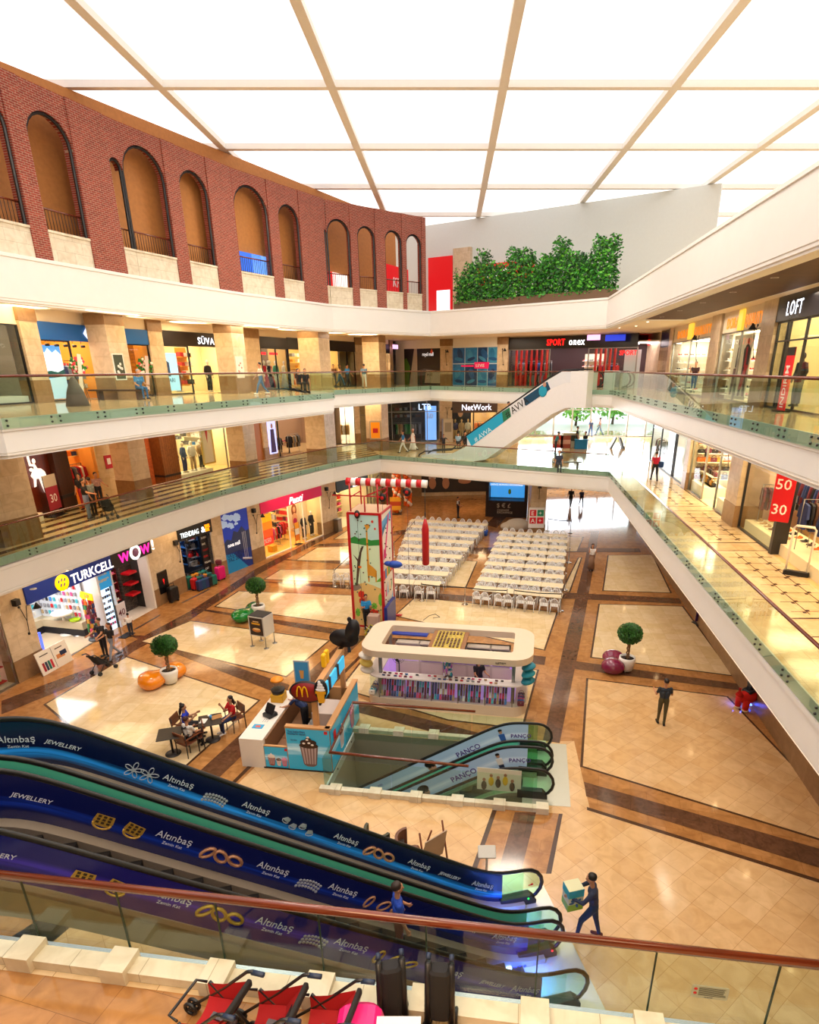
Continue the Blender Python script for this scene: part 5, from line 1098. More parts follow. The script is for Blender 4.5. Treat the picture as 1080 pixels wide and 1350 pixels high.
# ====== first floor, right side
q_=lambda q,y:RA.px(q,y)[0]
g=[q_(862,600),q_(867,618),q_(888,600),q_(893,600),q_(905,640),q_(915,640),q_(926,640),q_(941,660),q_(958,683),q_(973,689),q_(1017,722),q_(1030,700)]
shopname('in the white end of the right gallery, first floor');shell(RA,.2,g[2],3.2,2.4,'#f4f0e8','#e8dcc8',7,'#ffffff');sheet(RA,.3,g[2],0,3.2,fr=M_black,mul=(g[1],))
m=MB();m.bx(0,RA.len,3.2,3.95,-.3,-.02);struct(m,'wall_right_first',[mat('cream_header','#e8d8c0',.5)],RA.M)
rail_of(RA,.6,g[1]-.5,1.7,-.5,['#6a2a3a','#1a1a22','#e8e4dc'],'at the far end of the right first floor gallery',12)
mannequin(RA,g[1]+.6,-.5,.1,'#1a1a22','#1a1a22','black dressed mannequin beside the lit door of the far right shop');pl=thing('light_column','white lit column beside the black dressed mannequin','column',M=RA.M);m=MB();m.rbox((g[1]+1.8,1.3,-.3),(.5,2.5,.3),.03);m.build('lit_body',[glow('#e8f0ff',1.5)],pl)
sheet(RA,g[2]+.3,g[4]-.5,0,3.2,fr=M_black);
shell(RA,g[2],g[4]-.2,3.2,2.4,'#d8d4c8','#e8dcc8',5,'#ffffff')
pier(RA,g[4]-.5,g[4]+.3,None,.15)
shopname('of bags and shoes on the right, first floor');shell(RA,g[4],g[8],3.2,2.2,'#fff0d0','#f0dcb0',14,'#fff0cc');sheet(RA,g[4]+.3,g[6],0,3.2);sheet(RA,g[7],g[8],0,3.2)
for lab,x0,x1 in(('left',g[4]+.4,g[6]-.2),('right',g[7],g[8]-.1)):
 m=MB();m.bx(x0,x1,0,.55,-1.2,-.15);T(m.build('display_plinth',[K('#fff4dc')],None,RA.M),'cream plinth in the %s bag window of the right gallery'%lab,'plinth')
 shelves(RA,x0+.1,x1-.1,(.55,1.05),-.7,.4,['#5a3a28','#1a1a22','#d8a040','#6a2a3a'],'in the %s bag window of the right gallery'%lab,5,'handbag',(.3,.3,.2),'#fff4dc','bag',shape=bag,skip=.1)
shelves(RA,g[6]+.2,g[7]-.1,(.5,.95,1.4,1.85,2.3),-1.7,.4,['#5a3a28','#e07020','#d8a040','#1a1a22'],'inside the bag shop doorway',4,'handbag',(.3,.3,.2),'#f8e8c0','bag',shape=bag)
for i,xx in enumerate((g[4]+.9,g[7]+.8)):
 tt=thing('sunglasses_display',('black sunglasses display high in the left bag window','black sunglasses display high in the right bag window')[i],'display',M=RA.M)
 for j in range(2):m=MB();m.ell((xx+j*.28,1.95,-.5),(.12,.16,.03),0,12,8);m.build('lens',[K('#0c0c10',.2)],tt)
 m=MB();m.bx(xx+.1,xx+.18,1.98,2.0,-.51,-.49);m.build('bridge',[M_black],tt)
pier(RA,g[8],g[9],None,.2,.9);lamp_fix(RA,g[8]-.2,2.75,'black jointed wall lamp on the pier between the bag and clothes shops',.2)
shopname('of clothes with the red 50-30 sign, right first floor');shell(RA,g[9],RA.len-.05,3.3,2.6,'#d8b8a0','#e8c888',9,'#ffe4b0')
sheet(RA,g[9],g[10],0,3.3,fr=mat('anthracite','#24242a',.35));m=MB();m.bx(g[10],g[10]+.22,0,3.3,-.4,.08);struct(m,tname(),[mat('anthracite','#24242a',.35)],RA.M)
m=MB();m.bx(g[9]+.2,RA.len-3.2,0,.4,-1.5,-.2);T(m.build('display_plinth',[K('#fff0c8')],None,RA.M),'long low cream plinth of shoes in the dark framed clothes window','plinth')
shelves(RA,g[9]+.4,g[10]-.1,(.42,),-.6,.3,['#5a3a28','#1a1a22','#b89a70'],'in the front row of the dark framed window',7,'shoe pair',(.3,.3,.3),'#fff0c8','shoes',shape=shoe,name='shoes');shelves(RA,g[9]+.4,g[10]+1.2,(.42,),-1.1,.3,['#5a3a28','#1a1a22','#b89a70','#e07020'],'in the back row of the dark framed window',9,'shoe pair',(.3,.3,.3),'#fff0c8','shoes',shape=shoe,name='shoes')
mannequin(RA,g[9]+(g[10]-g[9])*.55,-1.0,.4,'#3a4048','#26282e','mannequin in grey jacket in the dark framed clothes window',skin='#f0e4cc')
rail_of(RA,g[10]+.6,RA.len-1.2,2.0,-.9,['#1a1a22','#1a1a22','#5a3a28','#2a3a70'],'behind the red 50-30 sign',14);rail_of(RA,g[9]+.3,g[10]-.5,2.2,-1.9,['#6a2a3a','#1a1a22','#2a3a70'],'at the back of the dark framed clothes window',12)
sg=thing('hanging_sign','hanging red sign with white numbers 50 and 30 on the right first floor','sign',M=RA.M@Matrix.Translation((g[10]+.75,2.1,.25))@Matrix.Rotation(1.05,4,'Y'))
m=MB();m.rbox((0,0,0),(.62,1.6,.03),.02);m.build('panel',[mat('sign_red','#c8141c',.4,emit=.25)],sg);text('lettering','50',.48,K('#ffffff'),sg,TM(-.28,.28,.018),.003,.014);text('lettering','30',.48,K('#ffffff'),sg,TM(-.28,-.55,.018),.003,.014)
m=MB();m.tube([(-.2,.8,0),(-.2,1.6,0)],.008,5);m.tube([(.2,.8,0),(.2,1.6,0)],.008,5);m.build('wires',[M_steel],sg)
shelves(sideR(RA,g[4]+.1,2.1),.1,1.8,(.6,1.05,1.5,1.95,2.4),.2,.35,['#5a3a28','#1a1a22','#d8a040','#e07020','#6a2a3a'],'on the far side wall of the bag shop',5,'handbag',(.3,.3,.2),'#fff4dc','bag',shape=bag)
FQ=sideR(RA,g[9]+.1,2.5);rail_of(FQ,.3,2.1,1.9,.5,['#1a1a22','#6a2a3a','#8a8a90'],'on the far side of the dark framed clothes window',12);rail_of(sideR(RA,g[10]+.4,2.5),.2,2.0,2.1,.4,['#1a1a22','#5a3a28','#2a3a70'],'just behind the dark door post of the clothes shop',10)
gt=thing('security_gate','white anti theft gate loop at the entrance of the clothes shop','gate',RA.at(RA.px(1055,760)[0]-.0,0,.15),ang(RA.x)+1.1);
m=MB();m.tube([(-.3,0,.15),(-.3,0,1.5),(-.24,0,1.58),(.24,0,1.58),(.3,0,1.5),(.3,0,.15)],.035,8);m.build('loop',[K('#f4f0e8')],gt);m=MB();m.rbox((0,0,.07),(.72,.18,.16),.03);m.build('base',[M_black],gt)
pier(RA,RA.len-1.0-0.0,RA.len+4,None,.5,.9)
# ====== big square pillars on both gallery floors
PIL=[(-16.7,22.3),(-15.85,30.6),(-12.45,37.4),(-8.9,43.4),(-5.7,50.0)]
nm=('nearest the left picture edge','second from the left','third from the left','fourth from the left','fifth from the left, farthest')
for(zz,H,fl_)in((Z1,9.25-Z1,'first'),(Z2,13.75-Z2,'second')):
 for i,(x,y)in enumerate(PIL):
  if zz==Z2 and i==0:continue
  a_=ang(UB.x);w=(1.55,1.12,1.15,1.5,1.35)[i]
  m=MB();m.T=Matrix.Translation((x,y,zz))@Matrix.Rotation(a_,4,'Z')@Matrix.Rotation(pi/2,4,'X')
  m.bx(-w/2,w/2,.95,H,-w/2,w/2,0);m.bx(-w/2-.015,w/2+.015,0,.95,-w/2-.015,w/2+.015,1)
  if zz==Z2:m.bx(-w/2-.01,w/2+.01,H-.5,H,-w/2-.01,w/2+.01,1)
  o=MB();o.bx(-w/2,w/2,.95,H,-w/2,w/2,0);o.bx(-w/2-.015,w/2+.015,0,.95,-w/2-.015,w/2+.015,1)
  if zz==Z2:o.bx(-w/2-.01,w/2+.01,H-.5,H,-w/2-.01,w/2+.01,1)
  struct(o,tname(),[M_trav,M_travb],m.T)
pp=thing('framed_poster','black and white framed poster on the second floor pillar beside the blue shop','poster',M=Matrix.Translation((PIL[1][0],PIL[1][1],Z2))@Matrix.Rotation(ang(UB.x),4,'Z')@Matrix.Rotation(pi/2,4,'X'))
m=MB();m.bx(-.5,.15,.85,2.0,.56,.59,0);m.bx(-.45,.1,.9,1.95,.59,.595,1);m.build('frame',[K('#d8dcd4'),K('#3c4434')],pp);m=MB();[m.ell((-.18+.13*cos(k),1.35+.2*sin(k*1.3),.6),(.07,.07,.004),0,8,5)for k in range(6)];m.build('printed_faces',[K('#d8d4cc')],pp)
pp=thing('framed_poster','pale framed poster with pink print on the second pillar of the upper floor','poster',M=Matrix.Translation((PIL[2][0],PIL[2][1],Z2))@Matrix.Rotation(ang(UB.x),4,'Z')@Matrix.Rotation(pi/2,4,'X'))
m=MB();m.bx(-.5,.2,.85,2.0,.575,.6,0);m.build('frame',[K('#e8d8c8')],pp);m=MB();[m.ell((-.15+.15*cos(k),1.4+.25*sin(k*1.3),.605),(.08,.06,.004),0,8,5)for k in range(5)];m.build('printed_shapes',[K('#d08078')],pp)
pp=thing('notice_board','orange notice on the farthest first floor pillar','sign',M=Matrix.Translation((PIL[4][0],PIL[4][1],Z1))@Matrix.Rotation(.1,4,'Z')@Matrix.Rotation(pi/2,4,'X'))
m=MB();m.bx(-.6,.3,.9,2.3,.85,.88,0);m.bx(-.5,.2,1.0,2.2,.88,.89,1);m.bx(-.35,.05,1.4,1.75,.89,.9,2);m.build('board',[K('#b0a898'),mat('orange_notice','#f09010',.5,emit=.3),K('#c81828')],pp)
# ====== third floor: brick arcade, parapets, hedge, fast food fronts
xs3=[(-60,-20),(54,76),(130,172),(240,256),(292,322),(365,377),(404,434),(467,476),(499,511),(533,538),(558,563)]
fr3=[Frame(L3[i+1],L3[i],Z3)for i in range(1,6)]
fr3=fr3[::-1]
def on3(q,y):
 for i,f in enumerate(fr3):
  x,z=f.px(q,y)
  if x<=f.len or i==len(fr3)-1:
   if x>=-.5 or i==0:return i,x
 return len(fr3)-1,x
def ybase(q):return 351+(409-351)*max(0,q)/565
seg={}
edges=[]
for p0,p1 in xs3:edges.append((on3(p0,ybase(p0)),on3(p1,ybase(p1))))
def gx(t):i,x=t;return sum(f.len for f in fr3[:i])+x
E_=[(gx(a_),gx(b_))for a_,b_ in edges]
def pieces(s0,s1):
 acc=0;out=[]
 for f in fr3:
  a_,b_=max(s0,acc)-acc,min(s1,acc+f.len)-acc
  if b_>a_+.01:out.append((f,a_,b_))
  acc+=f.len
 return out
TOT=sum(f.len for f in fr3)
HB=5.6
m_all={}
for s0,s1 in E_:
 for f,a_,b_ in pieces(s0,s1):
  m=MB();m.bx(a_,b_,0,HB,-.55,-.05);struct(m,tname(),[M_brick],f.M)
gaps=[(E_[i][1],E_[i+1][0])for i in range(len(E_)-1)]
for k,(s0,s1)in enumerate(gaps):
 for f,a_,b_ in pieces(s0,s1):
  m=MB();m.bx(a_,b_,0,.95,-.5,-.1,0);m.bx(a_-.0,b_,.95,1.03,-.52,-.06,0);struct(m,tname(),[M_pstone],f.M)
  m=MB();ar=b_-a_;n_=10
  ztop=3.9;rr=ar/2
  pts=[(a_,HB),(a_,ztop)]+[(a_+rr-rr*cos(pi*t_/n_),ztop+min(rr,1.3)*sin(pi*t_/n_))for t_ in range(n_+1)]+[(b_,HB)]
  m.prism(pts,-.5,-.1,0)
  fp=[(a_+.05,ztop)]+[(a_+rr-(rr-.05)*cos(pi*t_/n_),ztop+(min(rr,1.3)-.05)*sin(pi*t_/n_))for t_ in range(n_+1)]
  m.tube([(a_+.06,1.0,-.2)]+[(x,y,-.2)for x,y in fp[1:]]+[(b_-.06,1.0,-.2)],.06,6,1,sm=False);struct(m,tname(),[M_brick,M_black],f.M)
  rr_=thing('arcade_railing','wrought railing with wood rail in the brick arcade, opening %d'%(k+1)if False else 'wrought railing with a wood rail in a brick arcade opening of the top floor','railing',M=f.M,group='railings in the brick arcade openings')
  m=MB();m.tube([(a_,1.75,-.3),(b_,1.75,-.3)],.035,6);m.build('top_rail',[M_rail],rr_)
  m=MB();x=a_+.12
  while x<b_-.05:m.tube([(x,1.03,-.3),(x,1.73,-.3)],.012,5);x+=.14
  m.build('bars',[M_black],rr_)
i3=Frame((-23,12),(-4,52),Z3)
m=MB();m.bx(0,i3 .len,0,6.4,-.3,0,0);struct(m,'wall_food_court',[mat('food_court_wall','#b8793c',.7,var=.2)],i3 .M)
m=MB();[m.lathe([(.5,5.2),(.5,5.25)],16,0,(0,0,0))for _ in()]
t=thing('food_sign','red fast food sign reading KFC behind the brick arcade','sign',M=i3 .M)
k0=i3 .px(512,385)[0];m=MB();m.rbox((k0+1.0,2.3,.2),(3.4,2.2,.15),.03,0);m.build('red_panel',[mat('food_red','#c81018',.4,emit=.5)],t);text('lettering','KFC',.9,K('#f8f0f0'),t,TM(k0+.2,2.0,.285),.02,.02,shear=.15)
m=MB();m.rbox((k0+1.0,.55,.3),(1.8,1.3,.1),.03);m.build('white_menu',[glow('#f0e8e0',1.0)],t)
for i,(q,c)in enumerate(((330,'#2858b8'),(345,'#6090d8'),(430,'#c82020'),(445,'#f0e8e0'))):
 xx=i3 .px(q,380)[0];t=thing('menu_screen',('blue lit menu board','pale blue lit menu board','red lit menu board','white lit menu board')[i]+' behind the brick arcade','screen',M=i3 .M);m=MB();m.rbox((xx,1.6,.2),(1.7,.9,.1),.03);m.build('panel',[glow(c,1.2)],t)
h3=Frame(L3[1],L3[0],Z3)
hp=thing('planter_hedge','dense green leafy hedge growing along the top floor parapet at the far side','hedge',M=h3 .M)
ha=h3 .px(592,400)[0];m=MB();m.bx(ha,h3 .len-.2,0,.5,-1.6,-.5);m.build('planter',[K('#6a5038')],hp)
random.seed(21);m=MB()
leaf=[mat('leaf_%d'%i,c,.5,var=.3)for i,c in enumerate(('#1c5c14','#2e8a1c','#124010','#5cb42a'))]
for k in range(16000):
 x=random.uniform(ha,h3 .len-.2);d0=random.uniform(0,1);z=.35+(random.random())*(2.4+.5*sin(x*2.1)+.35*sin(x*5.3));y_=-.4-random.random()*1.3
 r0=random.uniform(.06,.13);th=random.uniform(0,6.28);ph=random.uniform(-.9,.9)
 u=Vector((cos(th),sin(th)*.6,sin(ph)))*r0;w=Vector((-sin(th)*.5,cos(th),.5*cos(ph)))*r0*.6;c_=Vector((x,z,y_))
 m.poly([c_-u,c_+w,c_+u,c_-w],random.choice((0,0,1,1,2,3)))
m.build('foliage',leaf,hp,kind='stuff')
m=MB()
x=ha+.4
while x<h3 .len-.5:m.tube([(x,.4,-1.0),(x+random.uniform(-.15,.15),1.4,-1.0),(x+random.uniform(-.25,.25),2.4,-1.0)],[.04,.03,.015],6);x+=.6
m.build('stems',[K('#4a3420')],hp)
f3=Frame((-3.5,54.5),(16,42),Z3)
m=MB();m.bx(-2,f3 .len,0,6.4,-.3,0,0);struct(m,'wall_top_far',[mat('top_far_wall','#d8dcd8',.6)],f3 .M)
t=thing('food_sign','red fast food front reading KFC behind the hedge','sign',M=f3 .M);k0=f3 .px(566,390)[0];m=MB();m.bx(k0,k0+2.2,0,4.2,0,.1,0);m.bx(k0+4.2,k0+9,2.0,3.4,0,.1,0);m.build('red_panel',[mat('food_red','#c81018',.4,emit=.5)],t);m=MB();m.bx(k0+.8,k0+2.0,.2,1.9,.1,.14);m.build('lit_menu',[glow('#e8eef8',1.4)],t)
text('lettering','KFC',1.0,glow('#ffffff',1.6),t,TM(k0+5.2,2.3,.11),.03,.02,shear=.15);m=MB();m.bx(k0+2.4,k0+3.9,0,4.6,0,.3);struct(m,tname(),[M_trav],f3 .M)
m=MB();
def rp(y,u):return(7.0+(y-12)*.095+u,y)
m.add([(*rp(2,.9),13.735),(*rp(2,3.0),13.735),(*rp(34,3.0),13.735),(*rp(34,.9),13.735)],[(0,1,2,3)],0);struct(m,tname(),[M_brownwood])
m=MB();m.add([(*rp(2,.8),13.74),(*rp(2,3.1),13.74),(*rp(35,3.1),13.74),(*rp(35,.8),13.74)],[(0,1,2,3)],0);struct(m,tname(),[M_white])
k=0
for(x,y)in((-17.0,26.5),(-14.0,31.6),(-13.6,35.2),(-11.0,38.4),(-9.6,41.6),(-8.0,45.2),(-6.2,47.5)):
 z=13.72;t=thing('ceiling_lamp','large round glowing ceiling lamp, %s from the left under the top floor'%('first','second','third','fourth','fifth','sixth','seventh')[k],'lamp',(x,y,z));k+=1
 m=MB();m.lathe([(1.25,0),(1.25,.02),(1.12,.02),(1.12,-.05),(1.25,-.05),(1.25,0)],32);m.build('ring',[M_white],t)
 m=MB();m.lathe([(1.1,-.02),(1.1,0)],32);m.build('diffuser',[glow('#ffe0a8',7)],t)
# ====== escalators
def sstep(s,s0,s1,z0,z1,r=.9):
 """height along an escalator with rounded ends"""
 m=(z1-z0)/(s1-s0);k=lambda x:r*.25*math.log1p(math.exp(min(60,x/(r*.25))))
 return z0+m*(k(s-s0)-k(s-s1))
def escalator(M,s0,s1,z0,z1,ext0,ext1,d0,d1,label,panels,hang=.0,solid=None,panelmats=None,truss=.5,soffit=None):
 """runs along local x from s0 (height z0) to s1 (height z1), between balustrades at depth d0 (far) and d1 (near)"""
 t=thing('escalator',label,'escalator',M=M);S=[ext0+(ext1-ext0)*i/60 for i in range(61)];zf=lambda s:sstep(s,s0,s1,z0,z1)
 hi=z0>z1
 for k,d in enumerate((d0,d1)):
  pth=[(s,zf(s)+.95,d)for s in S]
  def loop(e,sg):
   zc=zf(e)+.5;return[(e+sg*.45*sin(a),zc+.45*cos(a),d)for a in[pi*j/8 for j in range(1,9)]]
  full=[(s,z,d)for s,z,d in pth];full=list(reversed(loop(ext0,-1)))+full+loop(ext1,1)
  m=MB();m.tube(full,.042,8,0,sq=(1.1,.8));m.build('handrail',[mat('rubber_rail','#14120f',.45)],t)
  gm,u0,u1=panels[k]
  m=MB()
  for i in range(60):
   a,b=S[i],S[i+1];q=[(a,zf(a)+.12,d-.015),(b,zf(b)+.12,d-.015),(b,zf(b)+.9,d-.015),(a,zf(a)+.9,d-.015)]
   ad=u0<=(a+b)/2<=u1
   uv=[(a,0),(b,0),(b,1),(a,1)]
   m.poly(q,1 if ad else 0,uv);m.poly([(x,z,y+.03)for x,z,y in reversed(q)],1 if ad else 0,list(reversed(uv)))
  for e,sg in((ext0,-1),(ext1,1)):
   zc=zf(e)+.5;m.poly([(e,zc-.38,d),(e,zc+.4,d)]+[(e+sg*.4*sin(a),zc+.4*cos(a),d)for a in[pi*j/8 for j in range(1,8)]],0)
  m.build('balustrade_panel',[M_gpan,gm],t)
  m=MB();w0,w1=(d-.03,d+.19)if k==0 else(d-.19,d+.03)
  for i in range(60):
   a,b=S[i],S[i+1]
   m.add([(a,zf(a)+.02,w0),(b,zf(b)+.02,w0),(b,zf(b)+.13,w0),(a,zf(a)+.13,w0),(a,zf(a)-.05,w1),(b,zf(b)-.05,w1),(b,zf(b)+.13,w1),(a,zf(a)+.13,w1)],[(3,2,6,7),(0,1,2,3),(7,6,5,4)])
  m.build('deck',[mat('deck_metal','#b7a68e',.35,.5)],t)
  for e,sg in((ext1,1),)if hi else((ext0,-1),(ext1,1)):
   m=MB();m.prism([(e-sg*.55,0),(e+sg*.3,0),(e+sg*.3,.1),(e+sg*.15,.26),(e-sg*.55,.26)],d-.09,d+.09);o=m.build('newel_base',[mat('newel_black','#1b1512',.35)],t);o.location.y=zf(e)
 m=MB();s=ext0;
 while s<ext1:
  z=zf(s+.2);m.bx(s,s+.4,z-.25,z-.02,d0+.18,d1-.18);s+=.4
 m.build('steps',[mat('step_metal','#2a2622',.5,.6)],t)
 m=MB()
 for i in range(60):
  a,b=S[i],S[i+1]
  va=[(a,zf(a)+.02,d0-.03),(b,zf(b)+.02,d0-.03),(b,zf(b)-truss,d0-.03),(a,zf(a)-truss,d0-.03),(a,zf(a)+.02,d1+.03),(b,zf(b)+.02,d1+.03),(b,zf(b)-truss,d1+.03),(a,zf(a)-truss,d1+.03)]
  m.add(va,[(0,1,2,3),(7,6,5,4),(3,2,6,7)])
 m.build('truss_cladding',[solid or mat('cladding','#8f7f5c',.3)],t)
 return t,zf
M_gpan=glass('green_pane','#c4ead4',.3)
M_gfilm=mat('green_film','#57bd98',.2,emit=.08)  # green glass painted opaque, with a faint glow in place of light through it
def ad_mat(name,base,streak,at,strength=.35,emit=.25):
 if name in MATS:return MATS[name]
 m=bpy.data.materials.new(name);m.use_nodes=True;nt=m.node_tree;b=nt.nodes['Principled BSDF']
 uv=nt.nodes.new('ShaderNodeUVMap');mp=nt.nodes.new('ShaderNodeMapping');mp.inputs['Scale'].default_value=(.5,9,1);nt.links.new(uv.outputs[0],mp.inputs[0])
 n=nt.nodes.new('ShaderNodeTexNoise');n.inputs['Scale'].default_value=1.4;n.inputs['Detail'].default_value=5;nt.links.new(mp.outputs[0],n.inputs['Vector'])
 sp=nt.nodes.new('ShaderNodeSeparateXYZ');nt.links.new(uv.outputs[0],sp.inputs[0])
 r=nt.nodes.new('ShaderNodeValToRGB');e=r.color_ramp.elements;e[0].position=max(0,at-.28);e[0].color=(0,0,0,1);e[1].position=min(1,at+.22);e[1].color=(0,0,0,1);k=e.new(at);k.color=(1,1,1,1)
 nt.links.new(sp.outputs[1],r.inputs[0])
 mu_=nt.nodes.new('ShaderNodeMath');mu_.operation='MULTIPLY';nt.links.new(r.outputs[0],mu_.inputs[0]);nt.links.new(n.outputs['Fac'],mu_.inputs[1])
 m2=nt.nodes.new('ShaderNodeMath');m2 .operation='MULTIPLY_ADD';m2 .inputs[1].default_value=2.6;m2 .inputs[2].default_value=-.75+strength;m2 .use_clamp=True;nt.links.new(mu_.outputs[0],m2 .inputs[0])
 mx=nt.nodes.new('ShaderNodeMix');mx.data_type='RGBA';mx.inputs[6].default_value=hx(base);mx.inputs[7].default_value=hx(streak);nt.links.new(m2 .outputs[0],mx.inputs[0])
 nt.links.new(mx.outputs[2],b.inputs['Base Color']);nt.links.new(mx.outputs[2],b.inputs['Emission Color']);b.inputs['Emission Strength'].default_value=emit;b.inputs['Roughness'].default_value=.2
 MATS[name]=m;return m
ea=math.atan(.2500);EM=Matrix.Translation((1.70,10.45,0))@Matrix.Rotation(ea,4,'Z')@Matrix.Rotation(pi/2,4,'X')
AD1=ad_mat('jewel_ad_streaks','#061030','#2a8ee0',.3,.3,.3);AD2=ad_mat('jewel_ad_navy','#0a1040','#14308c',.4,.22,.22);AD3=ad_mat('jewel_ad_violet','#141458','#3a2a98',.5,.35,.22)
eA,zf=escalator(EM,-8.55,-.75,Z1,0,-10.2,-.02,0,1.05,'far one of the two big escalators down to the hall, dark blue jewellery panels',[(AD1,-10.2,-.45),(M_gfilm,-10.2,-.3)])
eB,_=escalator(EM,-8.55,-.75,Z1,0,-10.2,-.1,1.36,2.48,'near one of the two big escalators, right behind the front glass balustrade',[(AD2,-10.2,-.5),(AD3,-10.2,-.6)])
def on_panel(t,d,s,v=.45,side=.03):
 """frame lying on the panel at position s, following the slope"""
 sl=atan2(zf(s+.2)-zf(s-.2),.4);return Matrix.Translation((s,zf(s)+.12+v*.78,d+side))@Matrix.Rotation(sl,4,'Z')
wt=K('#d8dce8')
def brand(t,d,s,k=1.):
 M=on_panel(t,d,s,.5);text('lettering','Altınbaş',.17*k,wt,t,M@TM(-.3*k,.02),.002,.0,sx=.95);text('small_lettering','Zemin Kat',.07*k,wt,t,M@TM(-.16*k,-.08),.002,0)
def jewel(t,d,s):text('lettering','JEWELLERY',.105,wt,t,on_panel(t,d,s,.55)@TM(-.3,-.02),.002,.004,shear=.15)
gold=mat('gold_print','#c8a040',.4,.3,var=.5,vscale=30);rose=mat('rose_gold_print','#c8906a',.4,.3,var=.4,vscale=30);silver=mat('silver_print','#b8bcc8',.4,.3,var=.5,vscale=40)
def print_(t,d,s,kind,mt):
 M=on_panel(t,d,s,.5)@Matrix.Scale(.78,4);m=MB(M)
 if kind=='flower':
  for cx_ in(-.17,.17):
   for k in range(5):a_=k*1.256+.3;m.T=M@TM(cx_+.12*cos(a_),.12*sin(a_),.002,a_);m.tube([(.09*cos(q),.045*sin(q),0)for q in[j*.785 for j in range(8)]],.011,5,closed=True)
   m.T=M;m.ell((cx_,0,.004),(.05,.05,.006),0,10,5)
 elif kind=='signet':
  for cx_,r_ in((-.3,.0),(.28,-.15)):
   m.T=M@TM(cx_,0,.002,r_);m.prism([(-.17,.14),(.17,.14),(.19,-.02),(.14,-.12),(-.14,-.12),(-.19,-.02)],0,.006)
   m.tube([(.17*cos(q),-.06+.12*sin(q),.004)for q in[pi+j*pi/8 for j in range(9)]],.02,5)
   m.T=m.T@TM(0,.03,.007);[m.prism([(x-.03,y-.025),(x+.03,y-.025),(x+.03,y+.025),(x-.03,y+.025)],0,.003,1)for x in(-.1,0,.1)for y in(-.07,0,.07)]
 elif kind=='ring':
  for cx_,r_,w in((-.3,.9,.5),(-.02,-.6,.65),(.3,-.3,.6)):m.T=M@TM(cx_,0,.003,r_);m.tube([(.16*cos(q),.16*w*sin(q),0)for q in[j*.524 for j in range(12)]],.035,6,closed=True)
 elif kind=='band':
  for j in range(3):
   for i in range(8):m.ell((-.24+i*.07+j*.01,-.1+j*.085-abs(i-3.5)**2*.004,.004),(.036,.04,.008),0,8,5)
 elif kind=='bangle':
  for cx_,r_,w in((-.38,1.3,.4),(.02,.9,.55),(.4,.5,.4)):m.T=M@TM(cx_,0,.003,r_);m.tube([(.17*cos(q),.17*w*sin(q),0)for q in[j*.524 for j in range(12)]],.025,6,closed=True)
 elif kind=='stones':
  for cx_,y_ in((-.33,.08),(-.1,-.03),(.12,.06),(.36,-.06)):
   m.T=M@TM(cx_,y_,.003,cx_);m.tube([(.09*cos(q),.09*sin(q)*.6-.05,0)for q in[j*.785 for j in range(8)]],.012,5,closed=True);m.prism([(-.08,0),(-.04,.07),(.06,.07),(.09,0),(.05,-.05),(-.05,-.05)],0,.008)
 m.build('jewellery_print',[mt,K('#3a2c14')],t)
for s in(-9.15,-6.85,-5.6,-4.1,-2.75,):pass
def spx(x,y,d):
 o=EM@Vector((0,0,d));n_=(EM.to_3x3()@Vector((0,0,1)));r=ray(x,y);h=Vector((0,0,EYE))+r*((o-Vector((0,0,EYE))).dot(n_)/r.dot(n_));return(EM.inverted()@h).x
for x,y in((22,968),(233,1020),(336,1058),(456,1108),(552,1145),(636,1164)):brand(eA,0,spx(x,y,0),1.0)
for x,y in((83,968),(594,1162)):jewel(eA,0,spx(x,y,0))
for x,y,k,c in((184,1005,'flower',silver),(283,1045,'band',silver),(392,1085,'stones',silver),(500,1130,'ring',rose)):print_(eA,0,spx(x,y,0),k,c)
for x,y in((228,1098),(360,1148),(452,1180),(665,1237)):brand(eB,1.36,spx(x,y,1.36),1.05)
for x,y in((41,1036),(615,1237)):jewel(eB,1.36,spx(x,y,1.36))
for x,y,k,c in((155,1075,'signet',gold),(292,1125,'ring',rose),(408,1167,'band',silver),(505,1196,'bangle',rose)):print_(eB,1.36,spx(x,y,1.36),k,c)
for x,y in((223,1172),(362,1223),(463,1254),(590,1296),(692,1307)):brand(eB,2.48,spx(x,y,2.48),1.12)
for x,y in((-10,1112),(650,1308)):jewel(eB,2.48,spx(x,y,2.48))
for x,y,k,c in((130,1148,'signet',gold),(290,1200,'ring',gold),(415,1242,'band',silver),(520,1283,'bangle',gold)):print_(eB,2.48,spx(x,y,2.48),k,c)
for t,d in((eA,0),(eB,1.36)):
 m=MB();m.rbox((-.95,.12,d+.2),(.22,.05,.05),.01);m.build('comb_lamp',[glow('#a8d0ff',9)],t)
 m=MB();[m.lathe([(.035,0),(.035,.006)],12,0,(-.85+k*.1,.085,d+.2))for k in range(4)];m.build('pictogram_discs',[K('#2848a8')],t)
 m=MB();m.lathe([(.02,0),(.02,.01)],10,0,(.08,.2,d+.1));m.build('signal_light',[glow('#20e040' if d==0 else '#ff2020',4)],t)
 m=MB();m.ell((.18,.52,d+.02),(.035,.03,.01),0,10,6);m.bx(.1,.17,.49,.51,d+.01,d+.02);m.build('red_sticker',[K('#e01818')],t)
for d in(.75,2.0):area('comb_light',EM@Vector((-.6,.5,d)),.25,70,'#3a64ff')
m=MB();m.T=EM;m.poly([(-1.3,.012,-.35),(.64,.012,-.35),(.64,.012,2.85),(-1.3,.012,2.85)]);struct(m,tname(),[mat('floor_plate','#c9c6b4',.25,.4)])
